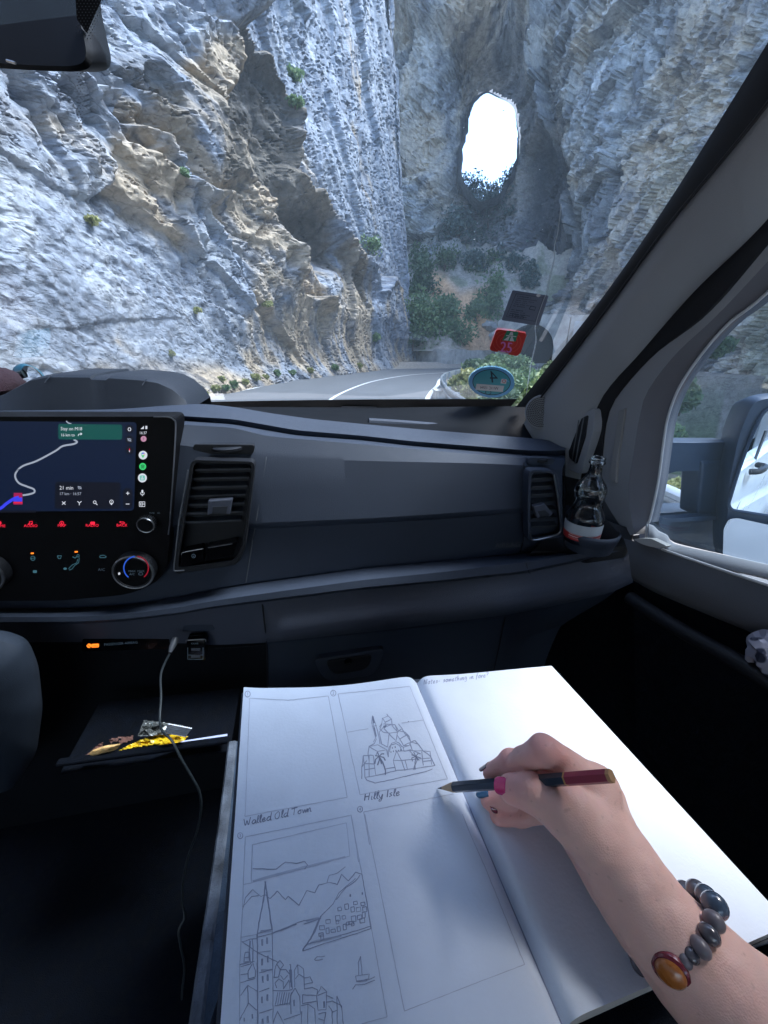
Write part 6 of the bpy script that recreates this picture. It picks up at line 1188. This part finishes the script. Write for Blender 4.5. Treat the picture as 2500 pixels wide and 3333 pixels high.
# light smoothing
for _ in range(2):
    ac = np.zeros_like(Vh); ct = np.zeros(len(Vh))
    for k in range(4): np.add.at(ac, Fh[:, k], Vh[Fh[:, (k+1) % 4]]); np.add.at(ct, Fh[:, k], 1)
    Vh = np.where(ct[:, None] > 0, .5*Vh+.5*ac/np.maximum(ct, 1)[:, None], Vh)
# skin colour: pinker at finger ends and knuckles
base = np.array([.66, .42, .37]); pink = np.array([.76, .36, .34]); tips = np.array([c[3][0] for c in (idx, mid, rng_, pky, thb)]+[c[1][0] for c in (idx, mid)])
dt = np.min(np.linalg.norm(Vh[:, None]-tips[None], axis=-1), axis=1); sc2 = base+(pink-base)*(np.exp(-(dt/.022)**2)*.75)[:, None]
mo = fbm(Vh*70, 3, 900)[:, None]; sc2 = sc2*(1+.09*mo)+np.array([.02, 0, 0])*fbm(Vh*25, 2, 905)[:, None]
fr2 = vn(Vh*380, 911); sc2 = sc2*(1-.22*sstep(.78, .9, fr2))[:, None]
ms, nts, bs_ = newmat('skin'); at = nts.nodes.new('ShaderNodeAttribute'); at.attribute_name = 'tint'; nts.links.new(at.outputs['Color'], bs_.inputs['Base Color']); bs_.inputs['Roughness'].default_value = .5
bs_.inputs['Subsurface Weight'].default_value = .25; bs_.inputs['Subsurface Radius'].default_value = (.010, .004, .002); bs_.inputs['Subsurface Scale'].default_value = .6; bs_.inputs['Specular IOR Level'].default_value = .35
tcn = nts.nodes.new('ShaderNodeTexCoord'); vo = nts.nodes.new('ShaderNodeTexVoronoi'); vo.inputs['Scale'].default_value = 900; nts.links.new(tcn.outputs['Object'], vo.inputs['Vector']); bp = nts.nodes.new('ShaderNodeBump'); bp.inputs['Strength'].default_value = .25; bp.inputs['Distance'].default_value = .0006; nts.links.new(vo.outputs[0], bp.inputs['Height']); nts.links.new(bp.outputs[0], bs_.inputs['Normal'])
person = bigmesh('person', Vh, Fh, ms, attr=sc2); tag(person, 'right hand and bare forearm drawing with a pencil, painted nails', 'person')
def nail(c, axis, out, L, Wd, m):
    axis = axis/np.linalg.norm(axis); out = out-axis*(out@axis); out /= np.linalg.norm(out); sd = np.cross(axis, out)
    u_ = np.linspace(-1, 1, 13); v_ = np.linspace(-1, 1, 13); P = np.zeros((13, 13, 3))
    for i, a in enumerate(u_):
        for j, b in enumerate(v_):
            q = b*math.sqrt(max(0, 1-.75*max(a, 0)**3.0)) ; ang = q*1.05; P[i, j] = c+axis*a*L/2+sd*math.sin(ang)*Wd/2/math.sin(1.05)+out*(math.cos(ang)-1)*Wd*.55
    o = MB().grid(P).build('fingernail', m, person, smooth=True, solid=.0007); return o
N_pk = mat('pink_nail_polish', (.62, .03, .17), .2, coat=.6); N_bl = mat('blue_nail_polish', (.03, .10, .20), .2, coat=.6); N_dr = mat('dark_red_nail_polish', (.10, .01, .03), .2, coat=.6); N_bl2 = mat('slate_nail_polish', (.10, .20, .32), .25, coat=.5)
def tipn(c, outdir, back, L, Wd, m, r_):
    A, B = c[2][0], c[3][0]; ax0 = (B-A)/np.linalg.norm(B-A); o_ = np.array(outdir, float); o_ = o_-ax0*(o_@ax0); o_ /= np.linalg.norm(o_); nail(B+ax0*back+o_*(c[3][1]+r_), ax0, o_, L, Wd, m)
toCam = lambda c: (CAM-c[3][0])/np.linalg.norm(CAM-c[3][0])
left_ = np.array([-1., .15, 0])
tipn(thb, left_*1.25+toCam(thb)*.62+np.array([0, .22, 0]), .0052, .0085, .0108, N_pk, .0004)
tipn(idx, left_*.6+np.array([0, .9, .35]), .002, .011, .0105, N_bl2, .0003)
tipn(mid, left_*.6+np.array([0, .9, .2]), .003, .010, .0105, N_dr, .0002)
tipn(rng_, left_*.5+np.array([0, .55, .55]), .003, .011, .0105, N_bl, .0004)
tipn(pky, left_*.6+np.array([0, .1, .5]), .003, .009, .0090, N_dr, .0002)

# ---- bead bracelet round the wrist
c0 = J(2196, 3026, .2450); axf = (fore[5][0]-fore[3][0]); axf /= np.linalg.norm(axf); tc2 = (CAM-c0)/np.linalg.norm(CAM-c0); n1_ = tc2-axf*(tc2@axf); n1_ /= np.linalg.norm(n1_); n2_ = np.cross(n1_, axf)
br = empty('bead_bracelet', tuple(c0)); tag(br, 'bracelet of dark beads and one amber stone worn on the wrist', 'bracelet')
M_bead = mat('hematite_bead', (.07, .07, .09), .22, spec=.7, coat=.5, var=.3, vscale=60); M_bead2 = mat('grey_bead', (.12, .11, .13), .35, spec=.6, var=.3, vscale=80); M_beadb = mat('blue_bead', (.05, .08, .13), .25, spec=.7, coat=.5, var=.3, vscale=50)
M_amb = mat('amber_stone', (.33, .11, .025), .25, coat=.6, var=.3, vscale=60); M_ambr = mat('dark_red_setting', (.14, .015, .03), .25, coat=.6)
def ringpt(a, r_): return c0+(n1_*math.cos(a)+n2_*math.sin(a))*r_+axf*.004*math.sin(a*1.0)
RR = .0246; sgn = 1 if (n2_@np.array([1, 1, 0])) > 0 else -1
def bead(a, r_, m, el=1, nm='bead', out=0):
    c_ = ringpt(a*sgn, RR+r_*.75+out); t_ = ringpt(a*sgn+.05, RR+r_)-ringpt(a*sgn-.05, RR+r_); pf = [(r_*el*math.sin(t), r_*math.cos(t)) for t in np.linspace(-math.pi/2, math.pi/2, 17)]; return MB().revolve(c_, t_, pf, n=24).build(nm, m, br, smooth=True)
for a_, r_, m, el in ((1.62, .0072, M_beadb, 1), (1.20, .0082, M_beadb, .85), (.78, .0064, M_bead2, .85), (.46, .0064, M_bead, .8), (.14, .0062, M_bead2, .8), (-.10, .0048, M_bead, .9), (-.27, .0048, M_bead2, .9), (-.97, .0050, M_bead2, .9), (-1.12, .005, M_bead, .9), (-1.28, .0050, M_bead, .9), (-1.55, .007, M_bead, .8), (-1.85, .007, M_bead2, .8), (-2.2, .0075, M_bead, .85), (-2.6, .0075, M_bead, .85), (3.1, .0075, M_bead2, .85), (2.7, .0075, M_bead, .85), (2.3, .008, M_bead, .85), (1.95, .008, M_bead, .85)): bead(a_, r_*.88, m, el)
ac = ringpt(-.62*sgn, RR+.004); an = (ac-c0)-axf*((ac-c0)@axf); an /= np.linalg.norm(an)
MB().revolve(ac, an, [(-.004, .0088), (0, .0098), (.0025, .0093), (.0035, .0080), (.0035, 0)], n=32).build('stone_setting', M_ambr, br, smooth=True); MB().revolve(ac+an*.003, an, [(0, .0078), (.0012, .0073), (.0024, .0057), (.0032, .003), (.0034, 0)], n=32).build('amber_stone', M_amb, br, smooth=True)
ck = np.array([ringpt(a, RR+.003) for a in np.linspace(0, 2*np.pi, 50)]); MB().tube(ck, .0012, n=6, caps=False).build('cord', M_rub, br, smooth=True)
# ---- trousers: thighs under the book, dark
M_tr = mat('dark_trousers', (.010, .016, .030), .9, bump=.8, bscale=900, var=.3, vscale=25, spec=.15)
LO = np.array([-.14, .02, -.1]); 
sv_lo, sv_res = lo_, RES
RES = .006; lo_ = np.array([-.32, -.42, CAMZ-.68]); n3 = (np.array([.85, .86, .36])/RES).astype(int); gg = np.stack(np.meshgrid(*[lo_[i]+RES*np.arange(n3[i]) for i in range(3)], indexing='ij'), -1)
f1 = cap(np.array([-.065, -.30, CAMZ-.47]), np.array([-.045, .235, CAMZ-.465]), .092, .074, gg); f2 = cap(np.array([.18, -.30, CAMZ-.49]), np.array([.245, .24, CAMZ-.50]), .092, .074, gg)
f3 = cap(np.array([-.045, .235, CAMZ-.465]), np.array([-.03, .30, CAMZ-.95]), .074, .055, gg); f4 = cap(np.array([.245, .24, CAMZ-.50]), np.array([.27, .33, CAMZ-.95]), .074, .055, gg)
ff_ = smin(smin(f1, f3, .03), smin(f2, f4, .03), .02)+.004*fbm(gg*14, 3, 950)
ff_[..., 0] = .05; ff_[:, 0] = .05
Vt, Ft = nets(ff_.astype(np.float32)); bigmesh('trousers', Vt, Ft, M_tr, parent=person)

# ================================================================ SMALL THINGS
# glass bottle in the cup holder
bb = VF(1888, 1758, .60); bt = 0; H = .212
def bprofile(k): return [(0, .001), (0, .026), (.004, .0295), (.02, .031), (.055, .032), (.070, .0315), (.085, .026), (.098, .0215), (.108, .0215), (.120, .0255), (.135, .0262), (.148, .0235), (.160, .0165), (.172, .0118), (.186, .0105), (.196, .0110), (.199, .0135), (.203, .0135), (.205, .0120), (.212, .0122), (.213, .0105)]
hd = VF(1929, 1489, .60)[2]-bb[2]; ks = hd/.213
prof = [(h*ks, r_*1.08) for h, r_ in bprofile(0)]; hh = np.array(prof); cm = catmull(hh[1:-2], 3); prof = [(0, .001)]+[tuple(q) for q in cm]+[tuple(hh[-2]), tuple(hh[-1])]
inn = [(h-.0 if h > .02 else h+.006, max(r_-.0022, .0005)) for h, r_ in prof[::-1] if h > .003]+[(.006, .0005)]
gm, gnt, gb_ = newmat('clear_glass'); gb_.inputs['Transmission Weight'].default_value = 1; gb_.inputs['Roughness'].default_value = .02; gb_.inputs['IOR'].default_value = 1.45; gb_.inputs['Base Color'].default_value = (.95, .98, 1, 1)
bot = empty('glass_bottle', tuple(bb)); tag(bot, 'small empty glass bottle with a torn red label in the dash corner', 'bottle')
MB().revolve(bb, [0, 0, 1], prof, n=48).build('bottle_glass', glassy('clear_bottle_glass', (.80, .86, .88), .22), bot, smooth=True, sharp=0)
mb = MB(); aa = np.linspace(math.radians(150), math.radians(395), 40); z0, z1 = .014*ks, .066*ks
def lab(a, z): rr_ = np.interp(z, [q[0] for q in prof[:12]], [q[1] for q in prof[:12]])+.0006; return bb+np.array([math.cos(a)*rr_, math.sin(a)*rr_, z])
mb.grid(np.array([[lab(a, z0+(.030*ks-z0)*t) for t in np.linspace(0, 1, 4)] for a in aa])); mb.build('red_label', mat('label_red', (.45, .03, .03), .5, var=.3, vscale=120), bot, smooth=True)
mb = MB(); mb.grid(np.array([[lab(a, .030*ks+(z1-.034*ks)*t*.8*(1 if i < 26 else max(.2, 1-(i-26)*.05))) for t in np.linspace(0, 1, 4)] for i, a in enumerate(aa[:34])])); mb.build('paper_label', mat('label_paper', (.42, .45, .47), .6), bot, smooth=True)
mb = MB()
for k, zz_ in enumerate((.017, .022, .027)): mb.grid(np.array([[lab(a, zz_*ks+t)+0 for t in (0, .0022)] for a in aa[8:36:1]])+0.0)
o = mb.build('label_lines', mat('label_print', (.7, .45, .42), .5), bot); o.scale = (1, 1, 1)
mb = MB()
for k in range(46):
    a_ = rng.uniform(0, 2*np.pi); z_ = rng.uniform(.09, .15)*ks; rr_ = np.interp(z_, [q[0] for q in prof], [q[1] for q in prof])+.0003; c_ = bb+np.array([math.cos(a_)*rr_, math.sin(a_)*rr_, z_]); mb.revolve(c_-[0, 0, .0009], [0, 0, 1], [(0, 0), (.0009, .0009), (.0018, 0)], n=6)
mb.build('droplets', gm, bot, smooth=True)
# charging cable and its plug
cb = empty('charging_cable', tuple(VF(555, 2090, .62))); tag(cb, 'black charging cable hanging from the socket panel across the tray', 'cable')
cpts = [(552, 2128, .60), (536, 2160, .59), (523, 2200, .575), (524, 2270, .55), (520, 2340, .52), (528, 2378, .495), (560, 2412, .475), (590, 2470, .46), (625, 2530, .45), (650, 2580, .445), (654, 2640, .44), (640, 2710, .435), (612, 2790, .43), (596, 2870, .42), (594, 2940, .41), (600, 2985, .40), (582, 3030, .39), (588, 3080, .38), (600, 3150, .37), (592, 3260, .355), (606, 3420, .34)]
q = catmull([VF(*k) for k in cpts], 8); MB().tube(q, .0019, n=8).build('cord', mat('cable_black', (.016, .022, .026), .5), cb, smooth=True)
a_, b_ = VF(572, 2076, .625), VF(553, 2124, .602); MB().tube([a_, a_*.7+b_*.3, a_*.35+b_*.65, b_], [.0055, .0062, .0052, .0028], n=12).build('plug', mat('plug_grey', (.06, .065, .075), .45), cb, smooth=True)
# dual usb charger in the power socket
ub = empty('usb_charger', tuple(VF(636, 2100, .63))); tag(ub, 'small black usb charger plugged into the power socket', 'charger')
MB().revolve(VF(656, 2076, .655), -FV, [(0, .0125), (.012, .0125), (.014, .011), (.014, 0)], n=28).build('barrel', M_gloss, ub, smooth=True)
q = rpoly([(607, 2084), (668, 2080), (670, 2150), (607, 2150)], 7); MB().prism(VF(*q.T, .628), FV*.02).build('charger_body', M_gloss, ub, bevel=.0015)
q = catmull([(606, 2090), (610, 2083), (664, 2080), (670, 2088)], 4); MB().tube(VF(*q.T, .627), .0007, n=5).build('chrome_edge', M_satin, ub)
uf = Flat(lambda x, y: VF(x, y, .6275), -FV); uf.line([(611, 2108), (611, 2146), (661, 2146), (661, 2108)], 1.6, M_text); uf.line([(611, 2132), (661, 2132)], 1.2, M_text); uf.fill([(622, 2110), (652, 2109), (652, 2118), (622, 2119)], M_greyd); uf.fill([(622, 2132), (652, 2131), (652, 2140), (622, 2141)], M_greyd, .0001); uf.text('CORE', 622, 2097, 7.5, M_text, sx=1.2); uf.build('usb_ports', ub)
# snack wrapper: crumpled film, three colours
def film(name, outline, mats_, F0, parent, seed, amp=.006, n=22):
    o_ = np.array(outline, float); lo2, hi2 = o_.min(0), o_.max(0); xs, ys = np.meshgrid(np.linspace(lo2[0], hi2[0], n*3), np.linspace(lo2[1], hi2[1], n), indexing='ij'); F_ = F0+amp*(facet(np.stack([xs/38, ys/26, 0*xs+.5], -1), seed)+.5*facet(np.stack([xs/14, ys/12, 0*xs+.5], -1), seed+9)) + (hi2[1]-ys)*.00045
    P = VF(xs, ys, F_); idn = np.arange(xs.size).reshape(xs.shape); fc = []
    for i in range(xs.shape[0]-1):
        for j in range(xs.shape[1]-1):
            xc, yc = xs[i:i+2, j:j+2].mean(), ys[i:i+2, j:j+2].mean()
            if inpoly(np.array([xc]), np.array([yc]), o_)[0]: fc.append((idn[i, j], idn[i, j+1], idn[i+1, j+1], idn[i+1, j]))
    return MB().add(P.reshape(-1, 3), fc).build(name, mats_, parent, smooth=True, sharp=30, solid=.0004)
wr = empty('snack_wrapper', tuple(VF(450, 2460, .53))); tag(wr, 'crumpled yellow and brown snack wrapper lying in the storage tray', 'wrapper')
film('brown_film', [(268, 2472), (285, 2450), (325, 2420), (370, 2402), (440, 2394), (520, 2380), (610, 2402), (600, 2428), (510, 2440), (450, 2445), (400, 2450), (330, 2465), (285, 2474)], mat('wrapper_brown', (.2, .10, .08), .35, coat=.4), .525, wr, 1001)
film('yellow_film', [(450, 2412), (490, 2396), (545, 2388), (612, 2396), (600, 2412), (585, 2424), (540, 2438), (505, 2442), (520, 2420), (470, 2428), (400, 2440), (380, 2448), (420, 2425)], mat('wrapper_yellow', (.8, .52, .02), .35, coat=.4), .515, wr, 1011, .004)
film('silver_film', [(468, 2344), (520, 2350), (600, 2362), (545, 2388), (490, 2396), (448, 2395)], mat('wrapper_silver', (.20, .21, .20), .35, metal=.5), .530, wr, 1021, .005)
bf = MB(); 
P = [VF(x, y, .512) for x, y in [(536, 2383)]]
co = [(545, 2356), (626, 2372), (604, 2400), (534, 2386)]
u4 = np.linspace(0, 1, 41)[:, None]; lo4, hi4 = np.array([(534, 2386), (604, 2399)], float), np.array([(547, 2356), (625, 2371)], float)
P = []; 
for k, t in enumerate(np.linspace(0, 1, 25)): a2_ = lo4[0]*(1-t)+hi4[0]*t; b2_ = lo4[1]*(1-t)+hi4[1]*t; w_ = .511+(.0016 if k % 4 < 2 else 0)-.006*t; P.append([VF(*(a2_*(1-s_)+b2_*s_+np.array([0, -2.5*(int(s_*26) % 2)*(t > .97)])), w_) for s_ in np.linspace(0, 1, 53)])
bf.grid(np.array(P)).build('crimped_end', mat('wrapper_white', (.85, .86, .9), .4), wr, solid=.0004)
bs2 = MB(); q = rpoly([(275, 2468), (300, 2442), (345, 2426), (395, 2420), (380, 2440), (330, 2456), (290, 2472)], 8); cq = q.mean(0); rgs = [VF(*(cq+(q-cq)*k).T, .515-h_) for k, h_ in ((1, 0), (.9, .004), (.6, .007), (.2, .008))]; bs2.grid(np.array(rgs), closed_v=True); bs2.poly(rgs[-1]); bs2.build('biscuit_picture', mat('biscuit', (.75, .46, .18), .6, var=.45, vscale=120, bump=.6, bscale=300), wr, smooth=True)
lf_ = MB(); lf_.prism([VF(x, y, f_) for x, y, f_ in ((500, 2452, .510), (738, 2414, .510), (740, 2390, .522), (600, 2412, .522))], FV*.001); o = lf_.build('paper_slip', mat('slip_paper', (.5, .54, .78), .6)); tag(o, 'white paper slip sticking out of the tray right of the wrapper', 'paper')
sf2 = Flat(lambda x, y: VF(x, y, .512), -FV); 
# sunglasses and maroon cloth on the far left of the dash top
sg = empty('sunglasses', tuple(VF(60, 1240, .95))); tag(sg, 'teal framed sunglasses lying on the dash behind the storage lid', 'sunglasses')
q = catmull([(40, 1222), (48, 1198), (72, 1186), (100, 1192), (128, 1208), (148, 1232)], 8, ); outer_ = VF(*q.T, .98); q2_ = catmull([(60, 1240), (84, 1212), (90, 1194), (112, 1198), (128, 1214), (142, 1234)], 8)
mb = MB(); P = np.array([VF(*q.T, 1.0), VF(*q.T, .96), VF(*(q*.45+q2_*.55).T, .95), VF(*q2_.T, .965)]); mb.grid(P); mb.build('frame', mat('teal_frame', (.012, .11, .17), .35, coat=.3), sg, smooth=True, solid=.003)
MB().poly(VF(*rpoly([(88, 1196), (112, 1200), (134, 1222), (144, 1240), (110, 1236), (90, 1216)], 8).T, .967)).build('lens', glassy('lens', (.8, .85, .9), .1), sg)
q = catmull([(20, 1262), (34, 1240), (60, 1222), (80, 1216)], 6); MB().tube(VF(*q.T, .95), .008, n=10).build('temple', mat('grey_temple', (.03, .04, .045), .4), sg, smooth=True)
mb = MB(); a1, a2 = np.meshgrid(np.linspace(0, 2*np.pi, 33)[:-1], np.linspace(.02, np.pi-.02, 20), indexing='ij'); qs = np.stack([np.sin(a2)*np.cos(a1), np.sin(a2)*np.sin(a1), np.cos(a2)], -1); qs = qs*(1+.12*fbm(qs*3, 3, 1100)[..., None])*np.array([.07, .07, .042]); mb.grid(VF(-62, 1262, .90)+qs, closed_u=True); tag(mb.build('cloth', mat('maroon_knit', (.02, .005, .010), .95, bump=1, bscale=400), smooth=True), 'maroon knitted cloth bundle at the left end of the dash top', 'cloth')
# spotted fabric bundle in the door pocket
mb = MB(); qs2 = np.stack([np.sin(a2)*np.cos(a1), np.sin(a2)*np.sin(a1), np.cos(a2)], -1); qs2 = qs2*(1+.22*facet(qs2*2.2+.5, 1200)[..., None]+.1*fbm(qs2*4, 3, 1210)[..., None])*np.array([.030, .030, .030]); cpt = VR(2535, 2130, .585); mb.grid(cpt+qs2, closed_u=True)
ms2, nt2, b2 = newmat('spotted_cloth'); v2 = nt2.nodes.new('ShaderNodeTexVoronoi'); v2.inputs['Scale'].default_value = 55; t2 = nt2.nodes.new('ShaderNodeTexCoord'); nt2.links.new(t2.outputs['Object'], v2.inputs['Vector']); r2 = nt2.nodes.new('ShaderNodeValToRGB'); r2.color_ramp.elements[0].position = .35; r2.color_ramp.elements[0].color = (.02, .025, .05, 1); r2.color_ramp.elements[1].position = .45; r2.color_ramp.elements[1].color = (.28, .28, .34, 1); nt2.links.new(v2.outputs[0], r2.inputs[0]); nt2.links.new(r2.outputs[0], b2.inputs['Base Color']); b2.inputs['Roughness'].default_value = .9
tag(mb.build('cloth_bundle', ms2, smooth=True), 'grey spotted cloth bundle stuffed in the door pocket', 'cloth')

# ---- air: even, thin haze round the gorge and the camera
hz = MB(); hz.box([8, 10, 28.5], [75, 0, 0], [0, 105, 0], [0, 0, 36.5]); hb_ = hz.build('haze', None or mat('haze_air', (1, 1, 1)), None)
hm = bpy.data.materials.new('thin_air'); hm.use_nodes = True; hn = hm.node_tree; hn.nodes.clear(); ho = hn.nodes.new('ShaderNodeOutputMaterial'); pv = hn.nodes.new('ShaderNodeVolumePrincipled'); pv.inputs['Density'].default_value = .0006; pv.inputs['Color'].default_value = (.75, .87, 1, 1); hn.links.new(pv.outputs[0], ho.inputs['Volume'])
hb_.data.materials.clear(); hb_.data.materials.append(hm); tag(hb_, kind='stuff')
